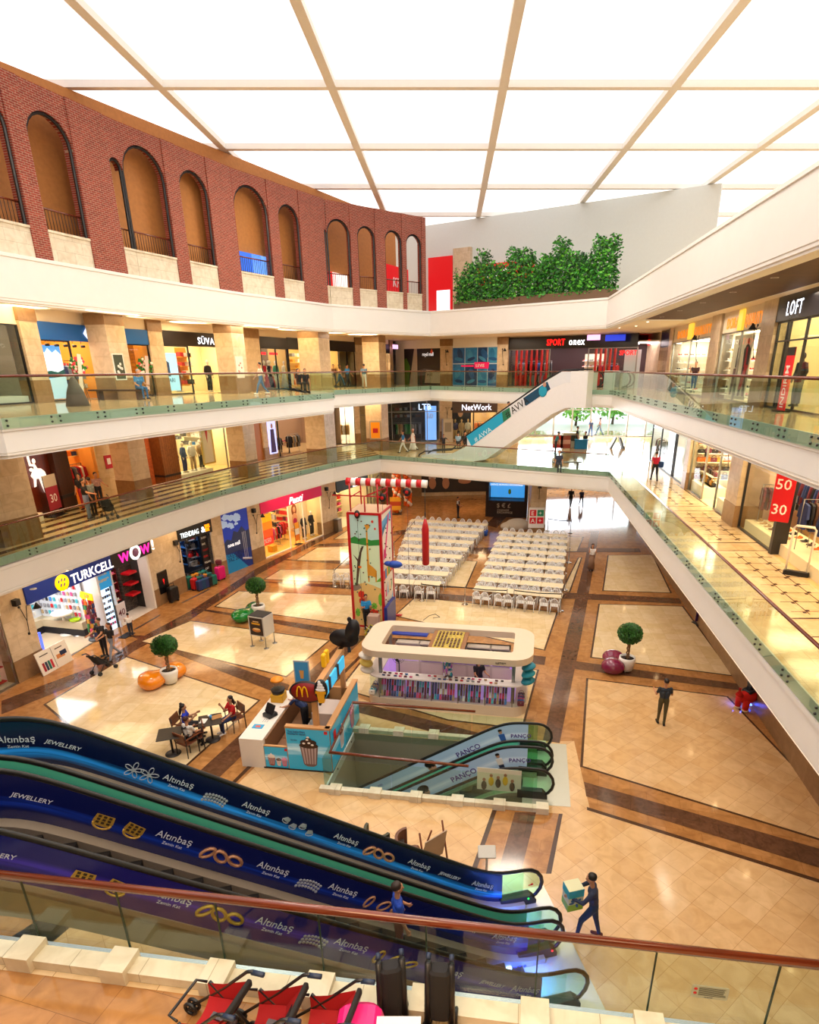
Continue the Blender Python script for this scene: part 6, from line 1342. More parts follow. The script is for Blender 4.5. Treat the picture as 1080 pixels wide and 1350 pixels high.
# ------ pit escalators
pa=Vector((2.9,15.1,0));pdv=Vector((PIT[1][0]-PIT[0][0],PIT[1][1]-PIT[0][1],0)).normalized()
PM=Matrix(((pdv.x,0,pdv.y,2.72),(pdv.y,0,-pdv.x,16.45),(0,1,0,0),(0,0,0,1)))
panco=ad_mat('childrenswear_ad','#a8c0dc','#d4e0f0',.5,.5,.12)
pA,zfp=escalator(PM,-7.8,-.9,-4.3,0,-9,.1,0,1.0,'far escalator down into the basement pit, pale blue childrenswear panels',[(panco,-7.5,-.2),(M_gfilm,-9,-.5)],truss=.3)
pB,_=escalator(PM,-7.8,-.9,-4.3,0,-9,.1,1.3,2.35,'near escalator of the basement pit with poster of five children',[(panco,-7.5,-.2),(M_gpan,0,0)],truss=.3)
zf=zfp
pur=K('#50288c')
for t,d in((pA,0),(pB,1.3)):
 text('lettering','PANÇO',.26,pur,t,on_panel(t,d,-2.15)@TM(-.38,-.05),.002,.016);text('small_lettering','Cocuk Modasi',.07,pur,t,on_panel(t,d,-2.15)@TM(-.2,-.2),.002,0);text('lettering','PANÇO',.19,pur,t,on_panel(t,d,-.5)@TM(-.25,-.05),.002,.012)
 M=on_panel(t,d,-3.3);m=MB(M);m.ell((0,.05,.004),(.16,.2,.006),0,14,8);m.ell((0,.16,.006),(.2,.14,.006),1,14,6);m.ell((-.06,.06,.01),(.07,.05,.006),1,10,6);m.ell((.08,.06,.01),(.07,.05,.006),1,10,6);m.prism([(-.3,-.35),(.35,-.35),(.25,-.16),(-.2,-.16)],0,.006,2);m.build('printed_child',[K('#c89478'),K('#1c1614'),K('#3a70b8')],t)
 M=on_panel(t,d,-1.0);m=MB(M);m.ell((0,.24,.006),(.06,.08,.006),0,10,6);m.ell((0,.29,.008),(.07,.05,.005),1,10,6);m.prism([(-.09,-.08),(.09,-.08),(.1,.15),(-.1,.15)],0,.006,2);m.prism([(-.08,-.36),(.08,-.36),(.08,-.08),(-.08,-.08)],0,.006,3);m.build('printed_child',[K('#c89478'),K('#1c1614'),K('#3a6ac0')if d==0 else K('#f0ecec'),K('#26304a')],t)
 text('small_lettering','Pamuklu cocuklar icin\nen dogal renkler\nYeni sezon burada',.15,pur,t,on_panel(t,d,-5.3)@TM(-.9,.15),.002,0)
M=PM;m=MB();m.bx(-1.6,-.35,.14,.88,2.39,2.40);m.build('poster_sheet',[K('#dcd4c0')],pB);m=MB()
for i,(x,y)in enumerate(((-1.4,.3),(-1.2,.45),(-1.0,.4),(-.8,.5),(-.6,.32))):m.ell((x,y,2.41),(.08,.16,.006),0 if i%2 else 1,10,6);m.ell((x,y+.2,2.412),(.05,.06,.006),2,8,6)
m.build('printed_children',[K('#e0b010'),K('#1c1a1a'),K('#a87058')],pB)
m=MB();m.T=PM;m.poly([(-.3,.012,-.35),(1.05,.012,-.4),(1.05,.012,2.65),(-.3,.012,2.7)]);struct(m,tname(),[mat('floor_plate','#c9c6b4',.25,.4)])
pb=thing('pit_balustrade','glass balustrade with wood handrail on stone kerb round the basement escalator pit','railing',(0,0,0))
A_,B_,C_,D_=[Vector((*p,0))for p in PIT];off=.06
rl=[P(618,1010,1.05),P(435,992,1.05),P(465,926,1.05),P(627,938,1.05)]
m=MB();m.tube(rl,.045,8,0,sq=(1.1,.85));m.build('handrail',[M_rail],pb)
for a,b,n in((A_,B_,3),(D_,A_,1),(D_,C_,3)):
 u=(b-a);ln_=u.length;u.normalize();nn=Vector((u.y,-u.x,0));Mx=Matrix(((u.x,0,nn.x,a.x),(u.y,0,nn.y,a.y),(0,1,0,0),(0,0,0,1)));L_=ln_ if n==1 else min(ln_,6.0)
 for i in range(n):m=MB();m.bx(L_*i/n+.01,L_*(i+1)/n-.01,-.25,1.03,-.006,.006);m.build('glass_pane',[M_rglass],pb,Mx)
 m=MB();m.bx(0,ln_,-.3,-.02,-.03,-.008);[m.lathe([(.03,-.05),(.03,-.02)],8,1,(L_*(i+.5)/4,-.12,0))for i in range(4)];m.build('edge_channel',[M_channel,M_gravel],pb,Mx)
 s_=-1 if b is C_ else 1
 if n>1:
  m=MB();m.bx(-.1,ln_,0,.14,min(.02*s_,.2*s_),max(.02*s_,.2*s_));m.build('kerb',[M_pstone],pb,Mx)
  for i in range(6 if s_>0 else 3):x=.2+i*1.18;m=MB();m.bx(x,x+.34,0,.2,min(-.02*s_,.27*s_),max(-.02*s_,.27*s_));m.build('kerb_block',[M_pstone],pb,Mx)
# ------ white escalator between the first and second floors
Wa,Wb=Vector((.2,49.5,Z1)),Vector((8.15,43.0,Z2))
def wpt(x,y,f_):return f_.px(x,y)
WF=Frame((-2.2,46.0),(9.9,38.0),0)
s_top=WF.px(735,480)[0];s_bot=WF.px(618,592)[0]
we=thing('escalator','white escalator with AVVA advertising rising to the second floor at the far side','escalator',M=WF.M)
zl=lambda s:Z1-.1+(Z2-Z1)*0+0
pts=[WF.px(*q)for q in((560,597),(600,596),(620,590),(725,508),(740,500),(775,495))]
lo=[WF.px(*q)for q in((775,545),(735,535),(700,575),(640,622),(560,622))]
m=MB();top=[WF.px(*q)for q in((556,600),(592,600),(616,588),(728,512),(745,505),(775,503))];bot=[WF.px(*q)for q in((775,535),(745,538),(728,546),(640,606),(600,612),(556,612))]
m.prism(top+bot,-1.3,0);m.build('truss_cladding',[mat('white_cladding','#e8e8ea',.35)],we)
m=MB();pa_=[WF.px(*q)for q in((616,573),(724,500),(741,490),(772,490),(772,503),(745,505),(728,512),(616,588))]
m.prism(pa_,-.03,.01,0);m.build('balustrade_panel',[mat('white_panel','#dfe2e8',.3)],we)
for nm,q,c in(('blue_ad',((615,575),(662,543),(664,557),(622,588)),'#1890b0'),('green_ad',((662,543),(672,537),(674,549),(664,557)),'#206848'),('blue_ad',((690,525),(722,503),(726,513),(694,535)),'#0c3c54')):
 m=MB();m.prism([WF.px(*p)for p in q],.011,.02);m.build(nm,[mat('ad_'+c[1:],c,.4,emit=.3)],we)
x0,z0_=WF.px(667,552);x1,z1_=WF.px(690,536);a_=atan2(z1_-z0_,x1-x0)
text('lettering','# AVVA',.62,K('#181818'),we,TM(x0+.1,z0_+.05,.02,a_),.003,.015,sx=.9);x0,z0_=WF.px(624,583);text('lettering','# AVVA',.45,K('#e0f0f4'),we,TM(x0+.2,z0_+.02,.022,a_),.003,.0)
m=MB();q=WF.px(716,516);m.ell((q[0],q[1],.025),(.3,.35,.01),0,10,6);m.ell((q[0]+.1,q[1]+.4,.03),(.12,.15,.01),1,10,6);m.build('printed_man',[K('#1898b8'),K('#c09078')],we)
hp_=[WF.px(*q)for q in((552,604),(553,600),(560,596),(596,594),(614,576),(724,499),(742,489),(772,488))]
for d in(.0,-1.2):m=MB();m.tube([(x,z+.05,d)for x,z in hp_],.05,6);m.build('handrail',[M_black],we)
m=MB();a0,b0_=WF.px(755,490),WF.px(774,538);m.bx(a0[0],b0_[0],b0_[1],a0[1]+.02,-1.4,.25);m.build('end_block',[mat('white_cladding','#e8e8ea',.35)],we)
for i,(x,y)in enumerate(((787,500),(822,500))):
 f_=Frame((-2.2+.6,48.0),(10.5,40.0),0);c_=f_.px(x,y);t=thing('escalator_end',('left','right')[i]+' rounded black escalator handrail end on the second floor landing','escalator',M=f_.M)
 m=MB()
 for k in(0,.35):m.tube([(c_[0]+k-.5,c_[1]+.45,k),(c_[0]+k,c_[1]+.45,k)]+[(c_[0]+k+.45*sin(a),c_[1]+.45*cos(a),k)for a in[pi*j/8 for j in range(1,9)]],.05,6)
 m.build('handrail',[M_black],t);m=MB();m.bx(c_[0]-1.1,c_[0]-.1,Z2,c_[1]+.5,-.1,.4);m.build('pale_panel',[K('#c8ccc8')],t)
# ====== hall furniture
# --- phone accessory kiosk
ka,kb,kc,kd=P(497,905,0),P(690,930,0),None,None
kx=Vector((5.55,-.85,0)).normalized();ko=Vector((-3.0,19.15,0))
KM=Matrix(((kx.x,-kx.y,0,ko.x),(kx.y,kx.x,0,ko.y),(0,0,1,0),(0,0,0,1)))
W,D,HK=5.75,2.3,2.1
ki=thing('accessory_kiosk','rounded island kiosk selling phone accessories with pale ring canopy in the middle of the hall','kiosk',M=KM)
def rr(x0,x1,y0,y1,r,n=6):
 o=[]
 for cx_,cy_,a0 in((x1-r,y1-r,0),(x0+r,y1-r,pi/2),(x0+r,y0+r,pi),(x1-r,y0+r,3*pi/2)):o+=[(cx_+r*cos(a0+k*pi/2/n),cy_+r*sin(a0+k*pi/2/n))for k in range(n+1)]
 return o
def ringmesh(mb,o,i,z0,z1,mi=0):
 n=len(o);mb.add([(*p,z)for z in(z0,z1)for ring in(o,i)for p in ring],[f for k in range(n)for j in((k+1)%n,)for f in((k,j,n+j,n+k),(2*n+k,3*n+k,3*n+j,2*n+j),(k,2*n+k,2*n+j,j),(n+k,n+j,3*n+j,3*n+k))],mi)
m=MB();ringmesh(m,rr(-.15,W+.15,-.25,D+.2,.7),rr(.55,W-.55,.35,D-.25,.12),HK,HK+.24);m.build('canopy',[mat('kiosk_laminate','#d8c4ac',.35)],ki)
m=MB();ringmesh(m,rr(0,W,0,D,.55),rr(.5,W-.5,.45,D-.5,.2),0,.38);m.build('plinth',[mat('kiosk_laminate','#d8c4ac',.35)],ki)
m=MB();ringmesh(m,rr(0,W,0,D,.55),rr(.5,W-.5,.45,D-.5,.2),1.17,1.22);m.build('counter_top',[K('#e8e0e0',.2)],ki)
m=MB();ringmesh(m,rr(.03,W-.03,.03,D-.03,.52),rr(.05,W-.05,.05,D-.05,.5),.38,1.17);m.build('counter_glass',[M_sglass],ki)
m=MB();ringmesh(m,rr(.42,W-.42,.4,D-.4,.25),rr(.46,W-.46,.44,D-.44,.2),.38,1.17);m.build('lit_back',[mat('violet_back','#b890d8',.4,emit=.5)],ki)
for x in(.5,1.45,2.4,3.35,4.3,5.25):m=MB();m.bx(x-.02,x+.02,.02,.06,.38,1.18);m.build('counter_mullion',[M_steel],ki)
for x,y in((.5,.35),(W-.5,.35),(.5,D-.4),(W-.5,D-.4),(W/2,D-.4)):m=MB();m.rbox((x,y,HK/2),(.12,.12,HK),.02);m.build('post',[M_steel],ki)
m=MB();m.bx(2.2,3.5,.4,D-.3,HK+.1,HK+.16,0);m.bx(2.35,3.35,.45,D-.35,HK+.16,HK+.19,1);m.build('roof_panel',[K('#8a5c34'),mat('gold_lattice','#d8a848',.4,.4,var=.9,vscale=9)],ki)
random.seed(31)
for i in range(7):
 for j in range(5):
  if random.random()<.85:m=MB();m.bx(2.42+i*.13,2.49+i*.13,.55+j*.27,.75+j*.27,HK+.19,HK+.215);m.build('lattice_piece',[K('#5a3c1c')],ki)
bk_=thing('wall_unit','pale storage wall unit with dark screens along the back of the accessory kiosk','cabinet',M=KM)
m=MB();m.bx(.7,W-.7,D-.5,D-.1,.4,1.0,0);m.bx(.7,W-.7,D-.2,D-.1,1.0,1.75,0);m.bx(.7,W-.7,D-.5,D-.1,1.7,1.75,0)
for x in(.7,1.6,2.5,3.4,4.3,W-.74):m.bx(x,x+.04,D-.5,D-.1,.98,1.75,0)
m.build('carcass',[K('#c8bcb0')],bk_)
for x in(1.7,2.95,3.55,4.4):m=MB();m.bx(x,x+.75,D-.52,D-.48,1.05,1.65);m.build('screen',[K('#121014',.2)],bk_)
for x in(.8,1.7,2.6,3.5,4.4):m=MB();m.bx(x,x+.8,D-.52,D-.5,.5,.95);m.build('drawer',[K('#d4c8bc')],bk_)
def kput(c,x,y,z,w,lab,sz=(.07,.15,.012)):
 put(boxmesh(c,sz,.005),'phone_case','%s phone case %s'%(NAMEC[c],lab),'phone case',KM@Matrix.Translation((x,y,z))@Matrix.Rotation(R(62),4,'X'),'%s phone cases %s'%(NAMEC[c],lab))
PC=['#c01820','#1a1a22','#e8e4dc','#2a3a70','#8a8a90','#6a2a3a','#3a7ac0','#d84a80','#5a3a28','#40b0c0','#6a2a3a','#b89a70']
n_=0
for r_ in range(4):
 for i in range(50):
  x=.58+i*.0925
  if(i%10)==9:continue
  kput(random.choice(PC),x,.1+r_*.06,.42+r_*.19,.07,'standing in the front showcase of the kiosk',(.075,.2,.03))
for r_ in range(2):
 for i in range(22):
  if random.random()<.8:kput(random.choice(PC),.65+i*.2+random.random()*.05,.1+r_*.18,1.225,.1,'lying on the kiosk counter',(.1,.05,.06))
for sx_,nm,cs in((-.02,'left',('#f0ece4','#e8d068','#e8e4dc')),(W+.02,'right',('#18809c','#2098b0','#1c88a0'))):
 for k,c in enumerate(cs):
  m=MB();m.lathe([(.001,.02),(.18,.03),(.24,.0),(.25,.05),(.17,.16),(.001,.19)],18);o=T(m.build('sun_hat',[K(c)]),'%s sun hat, %s one on the %s end of the kiosk'%({'#f0ece4':'white','#e8d068':'yellow','#e8e4dc':'off white'}.get(c,'teal'),('topmost','middle','lowest')[k],nm),'hat');o.matrix_world=KM@Matrix.Translation((sx_,.25+.05*k,1.85-k*.3))@Matrix.Rotation(.3 if nm=='left' else-.3,4,'Y')
 m=MB();m.tube([(sx_,.3,1.2),(sx_,.3,2.05)],.02,6);o=T(m.build('hat_stand',[M_steel],None,KM),'thin steel hat stand on the %s end of the kiosk counter'%nm,'stand')
 for k in range(6):c=random.choice(PC);put(bag(c),'pouch','%s pouch in the glowing %s end of the kiosk'%(NAMEC[c],nm),'bag',KM@Matrix.Translation(((.2 if nm=='left' else W-.2),.15+k*.12,.4))@Matrix.Rotation(pi/2,4,'X')@Matrix.Scale(.7,4),'%s pouches in the glowing %s end of the kiosk'%(NAMEC[c],nm))
fn=thing('floor_fan','black standing fan inside the kiosk','fan',M=KM@Matrix.Translation((1.0,1.1,0)))
m=MB();m.lathe([(.2,0),(.2,.03),(.03,.05),(.02,1.35)],16);m.build('stand',[M_black],fn);m=MB(Matrix.Translation((0,0,1.5))@Matrix.Rotation(R(70),4,'X'))
[m.tube([(.24*k/4*cos(q),.24*k/4*sin(q),.05-.0)for q in[j*.524 for j in range(12)]],.006,4,closed=True)for k in(1,2,3,4)];[m.tube([(0,0,.07),(.24*cos(q),.24*sin(q),.05)],.005,4)for q in[j*.524 for j in range(12)]];m.build('cage',[M_black],fn)
m=MB(Matrix.Translation((0,0,1.5))@Matrix.Rotation(R(70),4,'X'));[m.prism([(.02*cos(q),.02*sin(q)),(.2*cos(q-.4),.2*sin(q-.4)),(.22*cos(q+.5),.22*sin(q+.5))],.0,.01)for q in(0,2.1,4.2)];m.build('blades',[K('#2c2c34')],fn)
cr=thing('toy_carousel','revolving stand of blue and pink trinkets in the middle of the kiosk counter','display rack',M=KM@Matrix.Translation((2.95,.3,1.22)))
m=MB();m.lathe([(.14,0),(.14,.03),(.02,.04),(.02,.85)],12);m.build('pole',[M_steel],cr)
for k in range(26):c=('#3a7ac0','#c878d8','#e8e4f8','#40b0c0')[k%4];NAMEC.setdefault('#c878d8','lilac');NAMEC.setdefault('#e8e4f8','white');put(boxmesh(c,(.09,.12,.03)),'trinket','%s trinket hanging on the kiosk carousel'%NAMEC[c],'trinket',KM@Matrix.Translation((2.95+.15*cos(k*1.9),.3+.15*sin(k*1.9),1.26+k*.03))@Matrix.Rotation(k*1.9+1.57,4,'Z')@Matrix.Rotation(pi/2,4,'X'),'%s trinkets hanging on the kiosk carousel'%NAMEC[c])
for i,(s_,x)in enumerate((('TEKNOLOJI',-.02),)):text('lettering','ILETISIM',.1,K('#2a2a2a'),ki,Matrix.Translation((W-1.1,-.26,HK+.07))@Matrix.Rotation(pi/2,4,'X'),.003,0)
# --- ice cream kiosk
ca,cb=P(320,985,1.0),P(403,930,1.0)
u=Vector((P(450,935,0)-P(434,1018,0)).to_tuple());u.z=0;u=Vector((.12,.99,0));r_=Vector((.99,-.12,0))
IM=Matrix(((r_.x,u.x,0,-6.35),(r_.y,u.y,0,15.55),(0,0,1,0),(0,0,0,1)))
lum=K('#c89460',.4);SKY=ad_mat('sundae_sky','#28a8d0','#c8ecf8',.5,.3,.12);wh_=K('#ece4da',.3)
ic=thing('ice_cream_kiosk','ice cream kiosk with white counter, sky blue sundae pictures and wooden gable frame','kiosk',M=IM)
m=MB();m.bx(0,.75,0,3.0,0,1.0);m.build('counter',[wh_],ic)
m=MB();m.bx(.75,2.8,.05,.12,0,.0001+.75);m.bx(.75,1.5,.02,.1,.03,.8);m.build('low_front',[lum],ic)
m=MB();m.bx(1.5,2.85,0,.12,.05,1.5);m.bx(2.75,2.87,0,3.1,.05,1.5);m.bx(1.5,2.87,-.02,.14,1.5,1.56);m.bx(2.72,2.9,0,3.1,1.5,1.56);m.bx(.75,2.85,2.9,3.0,.05,1.3);m.build('wood_frame',[lum],ic)
m=MB();m.bx(.7,2.87,-.01,.15,0,.05);m.bx(2.8,2.88,0,3.1,0,.05);m.bx(.76,2.7,.15,2.9,0,.02);m.build('dark_plinth',[M_black],ic)
for nm,q in(('front_picture',[(1.52,-.01,.06),(2.86,-.01,.06),(2.86,-.01,1.5),(1.52,-.01,1.5)]),('small_front_picture',[(.77,0,.06),(1.49,0,.06),(1.49,0,.78),(.77,0,.78)]),('side_picture',[(2.885,0,.06),(2.885,3.08,.06),(2.885,3.08,1.5),(2.885,0,1.5)])):
 m=MB();m.poly(q,0,[(0,0),(2,0),(2,1),(0,1)]);m.build(nm,[SKY],ic)
FX=Matrix.Rotation(pi/2,4,'X')
def sundae(t,M,k=1.,cup='#7c605e',cream_='#34180f'):
 m=MB(M@Matrix.Scale(k,4));m.prism([(-.28,.3),(.28,.3),(.2,-.35),(.1,-.42),(-.1,-.42),(-.2,-.35)],0,.008,0)
 [m.prism([(x-.03,.26),(x+.03,.26),(x*.75+.02,-.33),(x*.75-.02,-.33)],.008,.012,1)for x in(-.2,-.1,0,.1,.2)]
 [m.ell((x,y,.012),(a,b,.01),2,12,6)for x,y,a,b in((0,.32,.3,.1),(-.1,.42,.16,.1),(.1,.43,.15,.1),(0,.52,.1,.08))];[m.ell((x,y,.022),(.05,.035,.008),3,8,5)for x,y in((-.14,.4),(.02,.42),(.12,.36),(0,.62),(-.03,.53))]
 m.build('printed_sundae',[K(cup),K('#b8a4a6'),K(cream_),K('#f4ece4')],t)
sundae(ic,FX@TM(2.2,.62,.02));sundae(ic,FX@TM(.98,.3,.01),.42,'#a03818','#f4ece4');sundae(ic,FX@TM(1.2,.25,.01),.28,'#f0e4e0','#3a1c14');sundae(ic,FX@TM(1.38,.26,.01),.32,'#e04890','#f090c0')
text('lettering','Yaz kalorileri\nbunlarin tiyati',.1,K('#0c3c70'),ic,FX@TM(1.58,1.36,.02),.002,.003);text('small_lettering','Sundae',.07,K('#0c3c70'),ic,FX@TM(1.65,1.08,.02),.002)
for x,z,s_ in((2.7,1.38,.1),(1.42,.7,.08)):m=MB(FX);m.bx(x,x+s_,z-.02,z+s_-.02,.012,.02);m.build('red_square',[K('#d01818')],ic)
SM=Matrix(((0,0,1,2.9),(1,0,0,0),(0,1,0,0),(0,0,0,1)));sundae(ic,SM@TM(1.0,.6,0),.8,'#d8e8f0','#7a3c20');sundae(ic,SM@TM(2.2,.6,0),.8,'#d04890','#f090c0');m=MB(SM);m.bx(.25,.45,1.0,1.3,0,.01);m.build('red_square',[K('#d01818')],ic)
m=MB();[m.bx(2.35,2.5,y,y+.14,0,3.15 if 0 else 2.75)for y in(.12,2.9)];m.bx(2.33,2.52,.12,3.04,2.6,2.75);m.build('gable_frame',[lum],ic)
for i in range(3):m=MB();m.rbox((2.58,.7+i*.85,2.42),(.06,.6,.42),.02,0,ax=0);m.rbox((2.58,.28+i*.85,2.42),(.06,.2,.42),.01,1,ax=0);m.build('menu_screen',[glow('#3ab0e0',.7),M_black],ic)
sg=thing('oval_sign','dark red oval sign with yellow arches and an ice cream cone on the kiosk frame','sign',M=IM@Matrix.Translation((2.3,.05,2.75))@FX)
m=MB();[m.lathe([(1,0),(1,.06)],28,0,(0,0,0),M=Matrix.Diagonal((.52,.34,1))),m.lathe([(1,.06),(1,.07)],28,1,(0,0,0),M=Matrix.Diagonal((.47,.3,1)))];m.T=TM(-.0,0);m.build('oval_board',[M_black,K('#900c10')],sg)
m=MB();[m.tube([(cx_+.08*cos(q),-.15+.33*sin(q),.08)for q in[pi*j/10 for j in range(11)]],.02,5)for cx_ in(-.22,-.06)];m.build('arches',[K('#ffc800')],sg)
m=MB();m.lathe([(.2,0),(.2,.09)],20,2,(.42,.1,0),M=Matrix.Diagonal((.95,1.6,1)));m.prism([(.3,.05),(.54,.05),(.5,-.3),(.34,-.3)],0,.11,1);m.bx(.27,.57,.0,.07,.0,.12,1);[m.ell((.42+dx,.12+k*.08,.1),(.15-k*.035,.06,.03),0,12,6)for k,dx in enumerate((0,.01,.0,-.02))];m.build('cone',[K('#f0f0f4'),K('#e8a818'),M_black],sg)
sg=thing('oval_sign','black back of the cone shaped sign at the far end of the kiosk frame','sign',M=IM@Matrix.Translation((2.55,3.05,3.1))@FX)
m=MB();m.lathe([(1,0),(1,.07)],28,0,M=Matrix.Diagonal((.5,.32,1)));m.lathe([(1,0),(1,.08)],20,0,(.3,.28,0),M=Matrix.Rotation(-.25,3,'Z')@Matrix.Diagonal((.24,.42,1)));m.ell((.22,.68,.04),(.08,.1,.035));m.build('oval_board',[M_black],sg);m=MB();m.bx(.1,.2,-.5,-.2,0,.06);m.build('bracket',[M_black],sg)
fr_=thing('fries_sign','two yellow upright letter shapes on the kiosk beam','sign',M=IM@Matrix.Translation((2.3,1.6,2.75)));m=MB();[m.rbox((0,k*.28,.22),(.12,.2,.45),.05,0,ax=0)for k in(0,1)];m.build('yellow_arches',[K('#f8c408')],fr_)
def iput(nm,lab,cat,x,y,z,fn_,mats,rz=0.):
 m=MB();fn_(m);o=m.build(nm,mats,None,IM@Matrix.Translation((x,y,z))@Matrix.Rotation(rz,4,'Z'));return T(o,lab,cat)
tt=thing('cash_register','black touch screen cash register on the white counter','cash register',M=IM@Matrix.Translation((.45,1.35,1.0))@Matrix.Rotation(-.5,4,'Z'))
m=MB();m.rbox((0,0,.06),(.36,.34,.12),.03);m.build('base',[M_black],tt);m=MB();m.rbox((0,0,0),(.38,.05,.3),.02,0,M=Matrix.Rotation(-.5,4,'X'));m.build('screen_housing',[M_black],tt).location=(0,.03,.26);m=MB();m.rbox((0,.03,0),(.3,.005,.22),.01,0,M=Matrix.Rotation(-.5,4,'X'));m.build('screen',[glow('#2848c0',.8)],tt).location=(0,.03,.26)
tt=thing('cup_dispenser','glass drink dispenser with orange lid and yellow box front on the counter','dispenser',M=IM@Matrix.Translation((.35,2.35,1.0)))
m=MB();m.rbox((0,0,.14),(.42,.42,.28),.02);m.build('box',[K('#d8a010')],tt);m=MB();m.lathe([(.2,.28),(.24,.42),(.2,.44)],14);m.build('tray',[M_black],tt);m=MB();m.lathe([(.13,.42),(.13,.75)],16);m.build('jar',[M_sglass],tt);m=MB();m.lathe([(.22,.75),(.2,.8),(.08,.86),(.03,.88)],20);m.build('lid',[K('#f09010')],tt)
iput('menu_card','blue and red menu card lying on the white counter','card',.32,.7,1.0,lambda m:(m.bx(-.17,.17,-.12,.12,0,.006,0),m.bx(-.08,.08,-.05,.05,.006,.008,1)),[K('#38a0d0'),K('#e06050')])
for i in range(8):iput('coin_sticker','small teal sticker dot on the white counter','sticker',.35+(i%3)*.07,.98+(i//3)*.07,1.0,lambda m:m.lathe([(.015,0),(.015,.003)],8),[K('#187880')])['group']='teal sticker dots on the white counter'
tt=thing('drink_sign','upright acrylic stand with blue iced coffee picture on the kiosk counter','sign',M=IM@Matrix.Translation((1.15,2.6,1.3))@FX);m=MB();m.bx(-.27,.27,.25,1.1,0,.03,0);m.bx(-.23,.23,.3,1.05,.03,.035,1);m.build('frame',[K('#b0b8bc'),K('#3894cc')],tt);m=MB();m.bx(-.27,.27,-.0,.2,0,.02);m.build('clear_base',[M_sglass],tt);m=MB();m.prism([(-.08,.75),(.08,.75),(.05,.45),(-.05,.45)],.036,.045);m.build('printed_cup',[K('#e0a050')],tt)
tt=thing('ice_cream_machine','steel ice cream machine with drip tray inside the kiosk','machine',M=IM@Matrix.Translation((2.2,1.7,0)));m=MB();m.rbox((0,0,.45),(.9,1.6,.9),.03);m.build('cabinet',[M_steel],tt);m=MB();m.rbox((.1,-.2,1.15),(.7,.9,.5),.03);m.build('hood',[K('#c8b8b0',.3)],tt)
tt=thing('topping_station','dark topping trays with yellow labels behind the counter','trays',M=IM@Matrix.Translation((1.6,2.6,.95)));m=MB();m.rbox((0,0,.12),(.7,.5,.24),.02);m.build('tray_block',[K('#2a2c28')],tt);m=MB();[m.bx(-.3+k*.25,-.12+k*.25,-.2+(k%2)*.2,-.1+(k%2)*.2,.24,.25)for k in range(3)];m.build('labels',[K('#d8d020')],tt)
m=MB();[m.bx(.85,1.2,.3+k*.85,.32+k*.85+.8,.3,.34)for k in range(3)];m.bx(.76,.8,.15,2.9,0,.95);T(m.build('shelf_unit',[K('#8a6040')],None,IM),'brown shelf unit on the staff side of the white counter','shelves')
# --- climbing tower
ta,tb_,tc_=P(467,825,0),P(502,832,0),P(521,800,0)
ux_=(Vector((-3.15,25.85,0))-Vector((-4.55,26.4,0))).normalized();ux_=Vector((.985,-.17,0));uy_=Vector((.17,.985,0));TW,TD,TH=1.45,1.75,5.5
TMt=Matrix(((ux_.x,uy_.x,0,-4.45),(ux_.y,uy_.y,0,26.3),(0,0,1,0),(0,0,0,1)))
tw=thing('climbing_tower','tall square childrens climbing tower with painted giraffe wall and red steel frame','climbing tower',M=TMt);redm=mat('red_steel','#b8101c',.35)
m=MB();[m.bx(x-.06,x+.06,y-.06,y+.06,0,TH)for x in(0,TW)for y in(0,TD)];[m.bx(0,TW,y-.05,y+.05,z,z+.1)for y in(0,TD)for z in(TH-.08,.05)];[m.bx(x-.05,x+.05,0,TD,z,z+.1)for x in(0,TW)for z in(TH-.08,.05)]
m.bx(-.35,.1,-.1,.1,0,.05);m.bx(TW-.1,TW+.4,TD-.1,TD+.1,0,.05);m.build('steel_frame',[redm],tw)
m=MB();m.bx(.05,TW-.05,-.03,.0,.1,TH-.08,0);m.build('front_wall',[K('#b8dcd8')],tw)
def fl(mb,pts,k,mi):mb.poly([(.05+(TW-.1)*x,-.032-k*.001,.1+(TH-.2)*y)for x,y in pts],mi)
m=MB();fl(m,[(0,.33),(1,.33),(1,.76),(0,.76)],1,0);fl(m,[(0,0),(1,0),(1,.36),(.7,.39),(.4,.41),(.15,.39),(0,.36)],2,1)
fl(m,[(0,.76),(0,.8),(.15,.82),(.3,.8),(.5,.81),(.7,.79),(1,.8),(1,.75),(.6,.74),(.3,.75)],3,2);fl(m,[(.0,.38),(.2,.4),(.3,.36),(.1,.33),(0,.33)],4,3);fl(m,[(.45,.4),(1,.43),(1,.47),(.8,.42)],4,7)
fl(m,[(.1,.38),(.16,.38),(.36,.68),(.46,.74),(.34,.72),(.22,.62),(.06,.66),(.2,.6)],5,4)
fl(m,[(.55,.42),(.59,.42),(.61,.52),(.6,.68),(.6,.88),(.68,.9),(.66,.93),(.5,.92),(.55,.89),(.54,.68),(.53,.52)],6,5);fl(m,[(.58,.48),(.84,.46),(.86,.52),(.76,.55),(.6,.58)],6,5);fl(m,[(.8,.42),(.84,.42),(.86,.5),(.8,.5)],6,5)
for cx_,cy_,rx,ry,c in((.28,.3,.12,.035,6),(.3,.24,.12,.03,6),(.7,.11,.2,.06,6),(.72,.1,.12,.035,5),(.72,.2,.1,.03,7),(.95,.26,.08,.06,7),(.12,.13,.08,.04,7),(.36,.11,.07,.07,8),(.36,.16,.05,.05,8),(.78,.95,.04,.012,6),(.86,.89,.03,.01,6),(.28,.55,.06,.012,9)):
 fl(m,[(cx_+rx*cos(q)*(1+.18*cos(q*7)),cy_+ry*sin(q)*(1+.18*cos(q*7)))for q in[j*.4189 for j in range(15)]],8,c)
m.build('painted_animals',[K(c)for c in('#d4ecc8','#e0c078','#2c8c3c','#8a7c70','#4a3a2c','#d89a30','#d03020','#6cb838','#5a6068','#f08020')],tw)
m=MB();random.seed(9)
